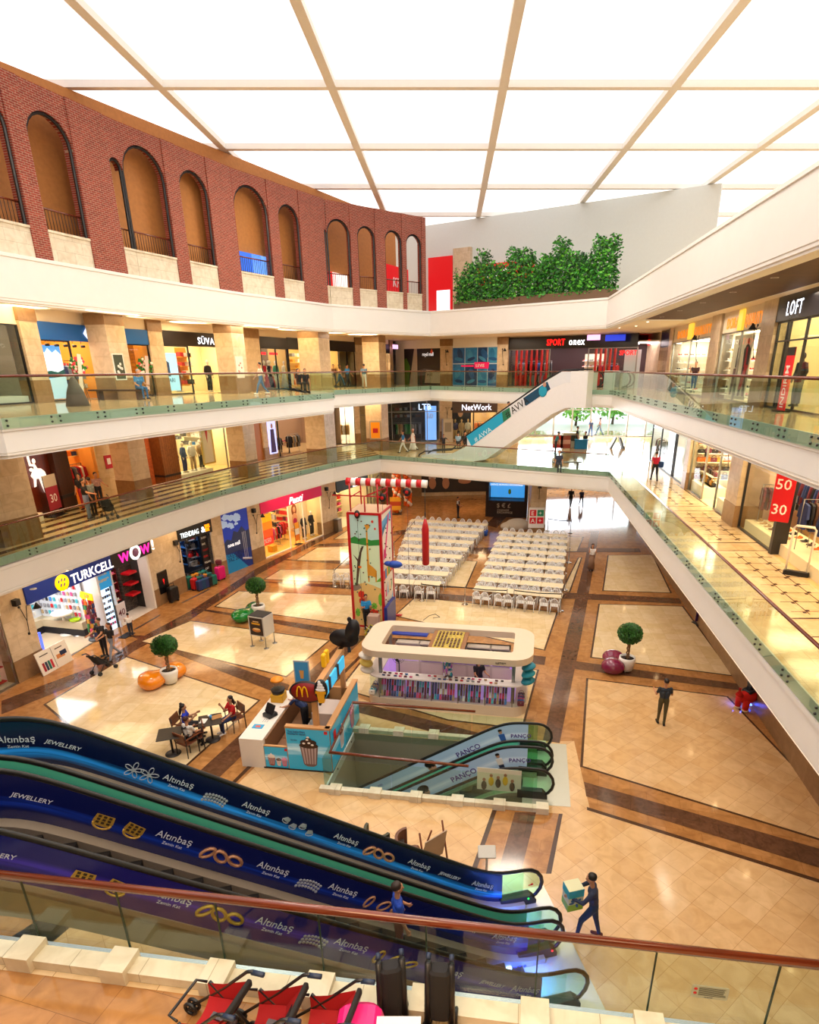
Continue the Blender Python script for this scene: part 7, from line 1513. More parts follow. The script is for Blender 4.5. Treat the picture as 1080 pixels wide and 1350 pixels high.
for k in range(46):x,z=random.uniform(.12,TW-.12),random.uniform(.4,5.2);m.ell((x,-.05,z),(.035,.035,.03),k%3,8,5)
m.build('climbing_holds',[K('#1c5c50'),K('#5c3018'),K('#2c6838')],tw,kind='stuff')
m=MB();m.bx(TW,TW+.03,.05,TD-.05,.1,TH-.08);m.build('side_wall',[K('#ece4d8')],tw)
SW=Matrix(((0,0,1,TW+.03),(1,0,0,0),(0,1,0,0),(0,0,0,1)))
m=MB(SW);m.prism([(.12,4.4),(.02+.12,5.1),(TD-.1,5.3),(TD-.1,4.95),(.12,4.7)],0,.003,0);m.prism([(.35,3.5),(.55,3.45),(1.35,5.2),(1.2,5.25)],.004,.01,1);m.prism([(.2,3.3),(.75,3.4),(.3,3.85)],.004,.01,1)
[m.bx(.1+i*.27,.33+i*.27,2.35+i*.02,2.8+i*.02,.004,.01,2+i%5)for i in range(6)];[m.prism([(.3+i*.32,1.5),(.5+i*.32,1.5+.1*i),(.45+i*.32,2.1)],.004,.01,(1,3,4,5)[i%4])for i in range(4)];m.prism([(.1,.3),(1.6,.3),(1.5,1.4),(1.2,.9),(.4,.7)],.004,.01,0)
m.build('printed_lettering',[K('#5aa8dc'),K('#e02880'),K('#d83040'),K('#3090d8'),K('#f0b020'),K('#48a850'),K('#f07828')],tw)
m=MB();[m.ell((TW+.05,random.uniform(.15,TD-.15),.5+k*.22),(.03,.035,.035),0,8,5)for k in range(21)];m.build('climbing_holds',[K('#5c2c20')],tw,kind='stuff')
m=MB();m.bx(0,TW,0,TD,TH-.02,TH+.03);m.build('platform',[K('#c8a888')],tw)
m=MB();Z_=TH
for x,y in((.1,.1),(.1,TD-.1),(TW-.1,.1),(TW-.1,TD-.1),(.75,.1)):m.tube([(x,y,Z_),(x,y,Z_+(1.25 if x!=.75 else.7))],.035,6)
for z in(.65,1.2):m.tube([(.1,.1,Z_+z),(.1,TD-.1,Z_+z)],.03,6);m.tube([(TW-.1,.1,Z_+z),(TW-.1,TD-.1,Z_+z)],.03,6)
m.tube([(-.9,.6,Z_+.62),(TW,.6,Z_+.62)],.03,6);m.tube([(.75,.1,Z_+.7),(TW+.6,.9,Z_+1.2)],.03,6);m.build('top_railing',[redm],tw)
bm=thing('striped_boom','red and white striped padded boom on top of the climbing tower','boom',M=TMt)
x0,x1=-.1,3.5
for i in range(16):m=MB();a_,b_=x0+(x1-x0)*i/16,x0+(x1-x0)*(i+1)/16;m.tube([(a_,.35,Z_+1.3),(b_,.35,Z_+1.28)],.17,14,0,sm=True);m.build('stripe_pad',[K('#c8101c')if i%2==0 else K('#f0ece8')],bm)
pb_=thing('punch_bag','long red hanging bag under the striped boom','punch bag',M=TMt@Matrix.Translation((3.4,.35,Z_-1.6)))
m=MB();m.lathe([(.1,-.75),(.16,-.7),(.16,.9),(.12,1.1),(.05,1.35)],16);m.build('bag',[mat('bag_red','#b40c18',.45)],pb_);m=MB();m.tube([(0,0,1.35),(0,0,2.75)],.015,5);m.lathe([(.03,1.45),(.03,1.65)],8);m.build('strap',[M_black],pb_)
for i,(x,y,z)in enumerate(((.45,-.1,Z_-.05),(TW+.0,.5,Z_+.6),(TW+.95,1.2,Z_+.75))):
 t=thing('rope_pulley',('black rope reel at the front edge of the tower top','black and red rope reel beside the tower railing','black and red rope reel out on the thin arm')[i],'pulley',M=TMt@Matrix.Translation((x,y,z)));m=MB(FX);m.lathe([(.15,-.05),(.16,0),(.15,.05)],16,0,M=Matrix.Diagonal((.75+.2*i,1.2,1)));m.build('reel',[M_black],t)
 m=MB(FX);m.lathe([(.08,.05),(.08,.06)],12);m.build('red_disc',[K('#d81818')],t);m=MB();m.tube([(0,-.02,0),(.02,-.05,-z+.8 if i!=1 else-2)],.008,4);m.build('rope',[K('#2c2c30')],t)
bb=thing('bumper_fish','blue inflated bumper sticking out of the tower side on a red arm','bumper',M=TMt@Matrix.Translation((TW,.3,3.15)));m=MB();m.tube([(-.15,-.1,0),(.5,-.1,0)],.03,6);m.build('arm',[redm],bb);m=MB();m.ell((.55,-.1,0),(.36,.17,.17),0,14,8);m.ell((.25,-.1,.02),(.2,.13,.12));m.build('bumper',[K('#1848b0',.3)],bb)
m=MB(TMt);m.bx(TW+.25,TW+2.15,-.55,.55,0,.06);T(m.build('crash_mat',[mat('mat_blue','#1838a0',.35)]),'flat blue crash mat on the floor right of the tower','mat');m=MB(TMt);m.bx(TW+.1,TW+.25,-.3,1.2,.05,1.2);T(m.build('crash_mat',[mat('mat_blue2','#142c80',.35)]),'dark blue mat leaning upright against the tower side','mat')
gb=thing('gear_bin','wire bin of ropes and harnesses beside the tower foot','bin',M=TMt@Matrix.Translation((1.15,-1.0,0)));m=MB();m.rbox((0,.35,.5),(.5,.4,.95),.02);m.build('box',[K('#b89a8c')],gb);m=MB();random.seed(2)
[m.tube([(random.uniform(-.3,.3),random.uniform(-.4,.1),random.uniform(.05,.6))for _ in range(4)],.02,5,k%3)for k in range(26)];m.build('ropes',[K('#c8b818'),K('#3a3c38'),K('#a8a098')],gb)
# --- plastic chairs and folding tables
def chair_proto():
 t=thing('plastic_chair','','chair');pl=mat('white_plastic','#eeeded',.4)
 m=MB();m.rbox((0,0,.44),(.44,.42,.03),.08);m.build('seat',[pl],t)
 for x in(-.19,.19):
  for y,q in((-.18,-.23),(.17,.22)):m=MB();m.tube([(x,y,.44),(x*1.12,q,0)],[.024,.017],5);m.build('leg',[pl],t)
  m=MB();m.tube([(x*1.1,-.2,.44),(x*1.2,-.2,.64),(x*1.2,.05,.66),(x*1.05,.2,.66)],.018,5);m.build('armrest',[pl],t)
 m=MB();n_=10;arc=[(.2*cos(pi*k/n_),.46+.4*sin(pi*k/n_)**.8)for k in range(n_+1)]
 m.tube([(x,.2+(z-.44)*.16,z)for x,z in arc],.022,6);[m.tube([(x,.2,.46),(x,.2+.33*.16*(1 if abs(x)<.1 else.85),.46+.35*(1-abs(x)*1.2))],.016,4)for x in(-.12,-.06,0,.06,.12)];m.build('backrest',[pl],t);return t
ch0=chair_proto();used=[False]
def chair(p,rz,label,group):
 if not used[0]:used[0]=True;ch0 .location=p;ch0 .rotation_euler=(0,0,rz);T(ch0,label,'chair',group);return
 dup(ch0,p,rz,None,label,group)
tb0=thing('folding_table','','table');m=MB();m.rbox((0,0,.74),(1.0,.72,.035),.02);m.build('table_top',[mat('table_cream','#e2d2b0',.55)],tb0)
for x in(-.42,.42):
 for y in(-.24,.24):m=MB();m.tube([(x,y,.72),(x,y,0)],.02,5);m.build('leg',[mat('white_plastic','#eeeded',.4)],tb0)
first=[True]
def block(c00,c10,c01,c11,rows,ntab,side):
 """corner points front left/right, back left/right"""
 tot=0
 for r_ in range(rows):
  t_=r_/(rows-1);a=c00 .lerp(c01,t_);b=c10 .lerp(c11,t_);L_=(b-a).length;u=(b-a).normalized();rz=ang(u);n_=max(1,round(L_/1.2));w=L_/n_
  lab_r=('front','second','third','fourth','fifth','sixth','seventh','eighth','back')[r_ if r_<rows-1 else 8]
  for k in range(n_):
   p=a+u*w*(k+.5);p.z=0
   if first[0]:o=tb0;first[0]=False;o.location=p;o.rotation_euler=(0,0,rz)
   else:o=dup(tb0,p,rz)
   o.scale=(w/1.01,1,1);T(o,'cream folding table in the %s row of the %s seating block'%(lab_r,side),'table','folding tables in the %s row of the %s block'%(lab_r,side))
  v_=Vector((-u.y,u.x,0));nc=n_*2
  for sgn,nm in((-1,'near'),(1,'far')):
   for k in range(nc):
    p=a+u*(w*(k//2+(.27 if k%2==0 else.7))+random.uniform(-.04,.04))+v_*sgn*(.62+random.uniform(-.02,.05));p.z=0
    chair(p,rz+(pi if sgn<0 else 0)+random.uniform(-.08,.08),'white plastic chair on the %s side of the %s row in the %s seating block'%(nm,lab_r,side),'white chairs, %s side of %s row, %s block'%(nm,lab_r,side));tot+=1
 return tot
z_=.73
def pz_(x,y):p=P(x,y,z_);p.z=0;return p
n1=block(pz_(512,766),pz_(581,770),pz_(541,686),pz_(643,692),9,4,'left');n2=block(pz_(625,775),pz_(742,786),pz_(658,702),pz_(749,707),9,4,'right')
t=dup(tb0,P(452,769,0),0,None,'cream table alone left of the climbing tower','x');t.scale=(1,1,1)
del t['group']
for i,(dx,dy)in enumerate(((-.2,-.5),(.35,-.5))):dup(ch0,P(452,769)+Vector((dx,dy,0)),pi,None,('left','right')[i]+' white chair at the lone table left of the tower',None)
for o in list(COL.objects)[-12:]:
 if o.name.startswith('plastic_chair')and 'lone table' in o.get('label','')and 'group' in o:del o['group']
posts=[(421,792),(570,770),(613,797),(668,801),(677,801),(739,806),(441,773),(531,727),(549,700),(744,780),(747,745),(722,699),(751,702)]
posts=[(556,792),(613,797),(668,801),(677,801),(739,806),(442,773),(520,734),(547,704),(745,778),(750,742),(722,700),(752,703)]
pp=[]
pm=MB();pm.lathe([(.17,0),(.17,.02),(.03,.05),(.025,.95),(.04,.97),(.03,1.0)],14);bpost=pm.mesh('post',[mat('chrome','#b8b0a4',.2,1)])
for i,q in enumerate(posts):
 p=P(*q);pp.append(p);o=bpy.data.objects.new('barrier_post',bpost);COL.objects.link(o);o.location=p;T(o,'chrome belt barrier post '+('in front of the left block','between the two seating blocks','left one of the pair before the right block','right one of the pair before the right block','at the front right corner of the right block','left of the climbing tower','behind the tower, nearer','behind the tower, farther','right of the right block, nearer','right of the right block, farther','behind the right block, left','behind the right block, right')[i],'barrier post')
for i,(a,b)in enumerate(((0,1),(1,2),(3,4),(4,8),(8,9),(9,11),(10,11),(6,7))):
 a_,b_=pp[a],pp[b];m=MB();m.tube([a_+Vector((0,0,.93)),(a_+b_)/2+Vector((0,0,.88)),b_+Vector((0,0,.93))],.03,5,0,sq=(.3,1));T(m.build('barrier_belt',[K('#16161a')]),'black barrier belt '+('before the left block','from the aisle to the right block','before the right block','at the right block corner','along the right block','along the far right of the right block','behind the right block','behind the climbing tower')[i],'barrier belt')
m=MB();a_,b_=pp[5],P(470,745);m.tube([a_+Vector((0,0,.93)),b_+Vector((0,0,.93))],.03,5,0,sq=(.3,1));T(m.build('barrier_belt',[K('#16161a')]),'black barrier belt left of the climbing tower','barrier belt')
xb=thing('exchange_booth','dark brown currency exchange booth with lit window','booth',P(640,681),-.15)
m=MB();m.bx(0,3.4,0,2.6,0,1.35,0);m.bx(0,.25,0,2.6,1.35,2.85,0);m.bx(3.15,3.4,0,2.6,1.35,2.85,0);m.bx(0,3.4,2.4,2.6,1.35,2.85,0);m.bx(-.1,3.5,-.2,2.7,2.85,3.15,0);m.build('body',[mat('booth_brown','#2c1a14',.4)],xb)
m=MB();m.bx(.25,3.15,.02,.04,1.35,2.8);m.build('window',[M_sglass],xb);m=MB();m.bx(.3,3.1,1.2,1.25,1.4,2.8);m.bx(.3,3.1,.1,.2,2.55,2.8);m.build('lit_interior',[glow('#3a90d8',1.2)],xb);[(lambda m:(m.bx(.1+i*.5,.35+i*.5,-.1,2.7,3.15,3.2),m.build('roof_slat',[K('#6a6870')],xb)))(MB())for i in range(7)]
text('lettering','$ € £',.5,K('#d8d0c4'),xb,Matrix.Translation((.9,-.01,.8))@FX,.004,.005);text('small_lettering','CHANGE\nEXCHANGE',.24,K('#d8d0c4'),xb,Matrix.Translation((.95,-.01,.5))@FX,.004)
text('lit_lettering','DÖVIZ BÜROSU EXCHANGE',.2,glow('#e8e8ff',1.5),xb,Matrix.Translation((.4,-.02,2.6))@FX,.004)
m=MB();m.ell((1.9,.6,2.0),(.12,.1,.22));m.build('mascot_balloon',[K('#b8d820')],xb)
pq=P(706,706);m=MB();m.T=None;m.bx(-.55,.55,.85,4.2,-.55,.55,0);m.bx(-.57,.57,0,.85,-.57,.57,1);struct(m,tname(),[M_trav,M_travb],Matrix.Translation(pq+Vector((.1,.5,0)))@FX)
m=MB();m.rbox((0,0,0),(1.15,1.5,.04),.02);es=thing('letter_sign','white sign with four red and green squares and letters on the pillar behind the seating','sign',M=Matrix.Translation(pq+Vector((-.0,-.12,1.35)))@FX);m.build('panel',[K('#f0ecec')],es)
for i,(x,y,c,s_)in enumerate(((-.27,.35,'#e01830','E'),(.27,.35,'#18906a','+'),(-.27,-.2,'#e01830','A'),(.27,-.2,'#e01830','+'))):m=MB();m.rbox((x,y,.025),(.46,.46,.01),.03);m.build('square',[K(c)],es);text('lettering',s_,.42,K('#ffffff'),es,TM(x-.14,y-.15,.032),.002,.015)
t=thing('wall_lamp','black wall lamp on the pillar behind the seating','lamp',M=Matrix.Translation(pq+Vector((.1,-.1,3.2)))@FX);m=MB();m.tube([(0,-.5,.05),(0,.4,.05)],.02,6);m.lathe([(.04,.25),(.16,.02)],12,0,(0,.3,.15),M=Matrix.Rotation(-pi/2,3,'X'));m.build('arm',[M_black],t)
m=MB();m.ell((0,0,.3),(1.0,.5,.5),0,14,8);m.ell((.7,.1,.2),(.6,.4,.4));m.ell((-.8,0,.2),(.5,.4,.3));T(m.build('cloth_heap',[K('#d8cebc',.8)]),'heap of cream cloth behind the right seating block','cloth').location=P(682,697)
m=MB();m.lathe([(.15,0),(.2,.4),(.18,.4),(.14,.05)],14);T(m.build('bucket',[K('#1850b8')]),'small blue bucket at the back of the aisle','bucket').location=P(640,706)
for i,(x,y)in enumerate(((524,676),(538,668))):
 p=P(x,y);t=thing('balloon_column',('left','right')[i]+' twisted column of orange and white balloons behind the tower','balloons',p);m=MB();m.tube([(0,0,0),(0,0,3.6)],.03,5);m.build('pole',[M_steel],t);random.seed(i)
 for k in range(64):a_=k*1.57+(k//4)*.4;m=MB();m.ell((.24*cos(a_),.24*sin(a_),.2+(k//4)*.225),(.16,.16,.17),0,8,6);m.build('balloon',[K('#f06820',.25)if(k+k//4)%4 else K('#f8ece0',.25)],t)
easel(P(521,676)+Vector((.1,-.6,0)),0,.9,1.1,['#e0a020','#b84018','#e0a020'],'yellow and dark red stand at the foot of the balloons',None)
# --- topiaries and bean benches
def topiary(p,label,s=1.):
 t=thing('topiary_tree',label,'plant',p);m=MB();m.lathe([(.2,.06),(.24,.08),(.33,.5),(.31,.62),(.28,.62),(.27,.52)],24);m.build('pot',[K('#f0ece4',.3)],t)
 m=MB();[m.lathe([(.03,0),(.03,.07)],8,0,(.15*cos(q),.15*sin(q),0))for q in(0,2.1,4.2)];m.build('caster',[K('#a09890')],t);m=MB();m.lathe([(.28,.54),(.001,.57)],16);m.build('soil',[K('#2c1c12',.9)],t)
 m=MB();[m.tube([(.05*cos(k*.9+q),.05*sin(k*.9+q),.55+k*.08)for k in range(11)],.028,6)for q in(0,2.1,4.2)];m.build('braided_trunk',[K('#8a6844',.8)],t)
 m=MB();random.seed(int(p.x*10));m.ell((0,0,1.62),(.34,.34,.3),2,12,8)
 for k in range(2600):
  v=Vector((random.gauss(0,1),random.gauss(0,1),random.gauss(0,1))).normalized();c_=Vector((v.x*.46,v.y*.46,v.z*.4))*random.uniform(.72,1.06)+Vector((0,0,1.62));u_=v.cross(Vector((random.random(),random.random(),random.random()-.5))).normalized()*.045;w_=(v*.6+u_.cross(v).normalized()*.7)*.03
  m.poly([c_-u_,c_+w_,c_+u_,c_-w_],k%2)
 m.build('foliage',[K('#1c4a14',.6),K('#2f6a1e',.6),K('#0c2408',.9)],t);t.scale=(s,s,s);return t
topiary(P(222,905)+Vector((0,.25,0)),'ball shaped tree in white pot beside the orange bean bench');topiary(P(340,815)+Vector((0,.25,0)),'ball shaped tree in white pot beside the green bean bench');topiary(P(828,889)+Vector((0,.3,0)),'ball shaped tree in white pot beside the purple bean bench',1.02)
def bean(pa_,pb_,col,label,r0=.36,r1=.3,bend=.18):
 a,b=pa_,pb_;v=b-a;nn=Vector((-v.y,v.x,0)).normalized();m=MB();path=[];rad=[];c_=(a+b)/2
 for k in range(17):
  t_=k/16;p=a.lerp(b,t_)+nn*bend*sin(pi*t_)-c_;e=min(1,math.sqrt(max(.0,1-(2*t_-1)**8)));rr_=(r0*(1-t_)+r1*t_)*(1-.32*math.exp(-((t_-.52)/.16)**2))*max(.02,math.sqrt(max(0,1-abs(2*t_-1)**5)));path.append(p+Vector((0,0,.3)));rad.append(rr_)
 m.tube(path,rad,20,0,sq=(1.0,.68));o=m.build('bean_bench',[mat('gloss_'+col[1:],col,.12,coat=.5)]);o.location=c_;s_=o.modifiers.new('s','SUBSURF');s_.levels=s_.render_levels=1;T(o,label,'bench')
bean(P(184,912),P(243,886),'#f08a10','glossy orange kidney shaped bench on the cream floor',.56,.48,-.1);bean(P(309,824),P(342,804),'#0c7a2c','glossy green kidney shaped bench beside the second potted tree',.52,.44,-.12);bean(P(807,893),P(808,870),'#7a1840','glossy purple double bulge bench by the right potted tree',.5,.48,.0)
# --- cafe tables by the ice cream kiosk
fab=K('#221d1a',.5);ww=wood('slat_wood','#5a2c14','#7a4020',.45)
def cafe_chair(p,rz,label):
 t=thing('cafe_chair',label,'chair',p,rz)
 for x in(-.25,.25):
  for y,z in((-.22,.64),(.22,.84)):m=MB();m.tube([(x,y,0),(x,y*.95,z)],.018,5);m.build('leg',[fab],t)
  m=MB();m.rbox((x,-.02,.65),(.05,.5,.03),.01);m.build('armrest',[ww],t)
 m=MB();m.rbox((0,0,.44),(.5,.46,.03),.02);m.build('seat',[ww],t);m=MB();m.rbox((0,.25,.7),(.5,.03,.32),.02,0,M=Matrix.Rotation(-.12,4,'X'));m.build('backrest',[ww],t)
def cafe_table(p,rz,label):
 t=thing('cafe_table',label,'table',p,rz);m=MB();m.rbox((0,0,.74),(.72,.72,.03),.02);m.build('table_top',[K('#241f1c',.4)],t);m=MB();m.tube([(0,0,.73),(0,0,.03)],.035,8);m.build('column',[fab],t);m=MB();m.lathe([(.24,0),(.24,.02),(.04,.05)],18);m.build('foot',[fab],t);return t
ct=P(279,975)+Vector((.05,0.0,0));cafe_table(ct,.35,'dark cafe table with tray and cups where three people sit')
c2=P(229,996)+Vector((-.05,.1,0));cafe_table(c2,.3,'empty dark square cafe table left of the sitting people')
CH={'blue':(P(252,972),-1.75+3.14),'spot':(P(270,992),2.6),'red':(P(287,962),-.9),}
cafe_chair(ct+Vector((-.98,.12,0)),1.45,'wood slat armchair under the woman in blue');cafe_chair(ct+Vector((-.5,-.75,0)),2.65,'wood slat armchair under the person in spotted shirt');cafe_chair(ct+Vector((.55,.7,0)),-.75,'wood slat armchair under the woman in red');cafe_chair(c2+Vector((.62,.35,0)),-1.1,'empty wood slat armchair at the empty cafe table')
for i,(dx,dy,c,h,lab)in enumerate(((.02,.05,'#3a8ac8',.13,'blue paper cup on the cafe table'),(-.1,.2,'#e8e0d8',.05,'white tub on the cafe table'))):m=MB();m.lathe([(.03,0),(.042,h),(.038,h)],12);T(m.build('paper_cup',[K(c)]),lab,'cup').location=ct+Vector((dx,dy,.757))
m=MB();m.rbox((0,0,.01),(.34,.26,.02),.03);o=T(m.build('serving_tray',[K('#a87844')]),'tan serving tray on the cafe table','tray');o.location=ct+Vector((.16,.16,.757));o.rotation_euler=(0,0,.6)
m=MB();m.rbox((0,0,.004),(.2,.28,.006),.01);o=T(m.build('napkin',[K('#e8e4dc')]),'white napkins on the cafe table','napkin');o.location=ct+Vector((-.18,-.08,.757))
p=P(347,851);t=thing('menu_box_stand','four sided menu stand with burger picture on silver legs beside the green bench','sign',p+Vector((0,.1,0)),-.35)
m=MB();m.rbox((0,0,1.0),(.8,.7,.9),.02,0);m.build('box',[K('#c8c4bc')],t);m=MB();m.rbox((0,0,1.47),(.76,.66,.04),.02);m.build('top',[K('#2a2c30')],t)
for x in(-.36,.36):
 for y in(-.31,.31):m=MB();m.tube([(x,y,0),(x,y,1.46)],.02,6);m.lathe([(.11,0),(.11,.015),(.02,.02)],12,0,(x,y,0));m.build('leg',[M_steel],t)
m=MB(FX);m.bx(-.33,.33,.6,1.4,.355,.36,0);m.ell((0,.85,.365),(.22,.1,.006),1,14,6);m.ell((.02,.9,.37),(.18,.05,.006),2,14,6);m.bx(-.22,.2,1.1,1.18,.362,.366,3);m.bx(-.15,.15,1.22,1.26,.362,.366,2);m.build('burger_poster',[K('#2c1c18'),K('#c87830'),K('#e8c080'),K('#d8a020')],t)
SL=Matrix(((0,0,-1,0),(-1,0,0,0),(0,1,0,0),(0,0,0,1)));m=MB(SL);m.bx(-.28,.28,.6,1.4,.405,.41);m.build('offer_poster',[K('#e4dcd8')],t);text('lettering','40',.35,K('#2c2420'),t,SL@TM(-.24,.9,.412),.002,.01)
for i,(x,y,c,lab)in enumerate(((500,1135,'#3c3c22','dark green buttoned armchair seen over the blue escalator panel'),(540,1148,'#6a4028','brown buttoned armchair seen over the blue escalator panel'))):
 t=thing('tub_armchair',lab,'chair',P(x,y)+Vector((0,.1,0)),2.6-.8*i);lm=mat('leather_'+c[1:],c,.5);m=MB();m.rbox((0,0,.3),(.6,.58,.3),.1);m.build('seat',[lm],t)
 m=MB();arc=[(.36*cos(q),.34*sin(q))for q in[pi*(k/12)for k in range(13)]];n_=13
 m.add([(x_*k,y_*k,z_)for k in(1,.8)for z_ in(.2,.95)for x_,y_ in arc],[f for j in range(12)for f in((j,j+1,13+j+1,13+j),(26+j,39+j,39+j+1,26+j+1),(13+j,13+j+1,39+j+1,39+j))]+[(0,13,39,26),(12,38,51,25)],0);[m.ell((.36*cos(q),.34*sin(q),z_),(.03,.03,.03))for q in[pi*k/8 for k in range(1,8)]for z_ in(.55,.75)];m.build('backrest',[lm],t)
 for q in range(4):m=MB();m.tube([(.2*(1,-1,-1,1)[q],.2*(1,1,-1,-1)[q],0),(.2*(1,-1,-1,1)[q],.2*(1,1,-1,-1)[q],.18)],.02,5);m.build('leg',[K('#2a1810')],t)
m=MB();m.rbox((0,0,.7),(.5,.5,.03),.02);m.tube([(0,0,0),(0,0,.7)],.03,6);T(m.build('side_table',[K('#3c3028')]),'small dark table between the two buttoned armchairs','table').location=P(520,1146)
t=thing('easel_board','wooden easel board seen from behind next to the escalator','easel',P(573,1150),.7);m=MB();m.rbox((0,0,.75),(.65,.03,.85),.01,0,M=Matrix.Rotation(.2,4,'X'),ax=1);m.build('board',[K('#a89078')],t)
[(lambda m,x:(m.tube([(x,-.12,0),(x,.12,1.3)],.025,5),m.build('leg',[K('#7a3c1c')],t)))(MB(),x)for x in(-.34,.34)];m=MB();m.tube([(0,.55,0),(0,.1,1.2)],.022,5);m.build('rear_leg',[K('#7a3c1c')],t)
m=MB();m.rbox((0,0,.9),(.42,.3,.05),.03,0,M=Matrix.Rotation(.5,4,'X'));m.tube([(0,0,0),(0,0,.88)],.03,6);m.lathe([(.16,0),(.16,.02)],12);T(m.build('info_terminal',[K('#c8c4bc')]),'small pale information terminal behind the escalator end','terminal').location=P(641,1162)
t=thing('poster_stand','purple poster stand under the right gallery','sign',P(923,822),.3);m=MB();m.rbox((0,0,.75),(.6,.04,1.2),.02,0,ax=1);m.build('panel',[K('#3a1c5c')],t);m=MB();m.bx(-.3,.3,-.25,.25,0,.04);m.build('foot',[M_black],t)
m=MB();m.rbox((0,0,.02),(1.3*.35,.35,.04),.02);T(m.build('floor_socket',[K('#1c1a1a')]),'small black floor box behind the kiosk','floor box').location=P(596,827)
m=MB();m.tube([P(558,818)+Vector((0,0,.01)),P(566,812)+Vector((0,0,.01)),P(574,810)+Vector((0,0,.01)),P(580,814)+Vector((0,0,.01)),P(571,815)+Vector((0,0,.01))],.015,5);T(m.build('cable',[M_black]),'loop of black cable on the floor behind the kiosk','cable')
# ====== people
def body(name,label,loc,rz,top,bot,hair='#1c1410',skin='#c08a68',shoe_='#20201f',h=1.74,vox=.013,hipL=0,kneeL=0,hipR=0,kneeR=0,shL=5,shR=5,abL=8,abR=8,elL=15,elR=15,lean=0,nod=8,yaw=0,sleeve=0,legs=1,long_=0,fem=0,robe=None,hold=None,hang=None):
 V=Vector;caps=[];rl=R(lean);up=V((0,-sin(rl),cos(rl)));fw=V((0,-cos(rl),-sin(rl)))
 def dn(a):return V((0,-sin(R(a)),-cos(R(a))))
 Lz=[]
 for hp,kn in((hipL,kneeL),(hipR,kneeR)):Lz.append(.44*cos(R(hp))+.41*cos(R(hp-kn)))
 pz=max(Lz)+.085;pel=V((0,0,pz));k=h/1.74
 def cap(a,b,ra,rb,mi,sq=None):caps.append((V(a),V(b),ra,rb,mi))
 w=.9 if fem else 1.
 for s,hp,kn in((1,hipL,kneeL),(-1,hipR,kneeR)):
  a=pel+V((s*.09,0,0));b=a+dn(hp)*.44;c=b+dn(hp-kn)*.41;cap(a,b,.088,.062,2 if legs else 0);cap(b,c,.058,.04,2 if legs else 0)
  f=V((s*.12,-1,-.0)).normalized();c2=c+V((0,0,-.035));cap(c2-f*.05,c2+f*.15,.042,.034,3)
 ch=pel+up*.3;nk=pel+up*.5
 for s in(-.07,.07):cap(pel+V((s,0,-.02)),pel+V((s,0,.08)),.1,.095,2);cap(pel+V((s*.85,0,.1)),ch+V((s*1.15,0,0)),.088,.11*w,1)
 cap(ch+V((-.12,0,.1)),ch+V((.12,0,.1)),.075,.075,1);cap(nk,nk+up*.1+fw*.01,.052,.05,0)
 hands=[]
 for s,sh,ab,el in((1,shL,abL,elL),(-1,shR,abR,elR)):
  S=pel+up*.45+V((s*.175*(w+.03),0,0));d=V((s*sin(R(ab)),-sin(R(sh))*cos(R(ab)),-cos(R(sh))*cos(R(ab))));e=S+d*.28
  t_=sh+el;d2=V((s*sin(R(ab))*(.3 if el>40 else.8),-sin(R(t_)),-cos(R(t_)))).normalized();wr=e+d2*.25
  if hold and el>40:d2=(d2+V((-s*.35,0,0))).normalized();wr=e+d2*.25
  cap(S,e,.058,.042,1);cap(e,wr,.04,.027,1 if sleeve else 0);hands.append((s,wr,d2))
  pn=wr+d2*.075;side=d2 .cross(V((s,0,0)).cross(d2)).normalized()if abs(d2 .x)<.9 else V((0,0,1));ac=V((0,-1,0))if abs(d2 .y)<.6 else V((0,0,1));ac=(ac-d2*ac.dot(d2)).normalized();nn=d2 .cross(ac)
  for q in(-.018,.018):cap(wr+ac*q*.6,pn+ac*q,.019,.017,0)
  for i,(q,fl_)in enumerate(((-.033,.055),(-.011,.072),(.011,.076),(.033,.068))):f1=pn+ac*q+d2*fl_*.5;cap(pn+ac*q,f1,.0095,.0088,0);cap(f1,f1+(d2*.8+nn*.6*(-s))*fl_*.5,.0088,.0075,0)
  cap(wr+d2*.03+ac*.02,wr+d2*.07+ac*.06,.012,.009,0)
 hc=nk+up*.19+fw*.015;HR=Matrix.Rotation(R(yaw),4,'Z')@Matrix.Rotation(rl*.6+R(nod),4,'X');hd=lambda x,y,z:hc+(HR@V((x,y,z)))
 m=MB()
 for a,b,ra,rb,mi in caps:
  n=8 if ra<.02 else 10;d=(b-a);L_=max(d.length,1e-4);u=d/L_;m.tube([a-u*ra*.8,a-u*ra*.45,a,b,b+u*rb*.45,b+u*rb*.8],[ra*.5,ra*.88,ra,rb,rb*.88,rb*.5],n)
 m.ell(hc,(.076,.092,.112),0,16,12,M=HR);m.ell(hd(0,-.025,-.055),(.052,.062,.055),0,12,8);m.ell(hd(0,-.098,-.015),(.012,.018,.024),0,8,6)
 for s in(-1,1):m.ell(hd(s*.078,.005,-.01),(.012,.02,.03),0,8,6)
 me=m.mesh('tmp',[]);o=bpy.data.objects.new('tmp',me);COL.objects.link(o);rm=o.modifiers.new('r','REMESH');rm.mode='VOXEL';rm.voxel_size=vox;sm=o.modifiers.new('s','SMOOTH');sm.iterations=2;sm.factor=.4
 bpy.context.view_layer.update();me=bpy.data.meshes.new_from_object(o.evaluated_get(bpy.context.evaluated_depsgraph_get()));bpy.data.objects.remove(o);me.name='body'
 for c in(skin,top,bot,shoe_):me.materials.append(mat('wear_'+c[1:],c,.75,var=.08,vscale=12))
 n=len(me.polygons);ct_=np.empty(n*3);me.polygons.foreach_get('center',ct_);ct_=ct_.reshape(-1,3);best=np.full(n,9.);idx=np.zeros(n,int)
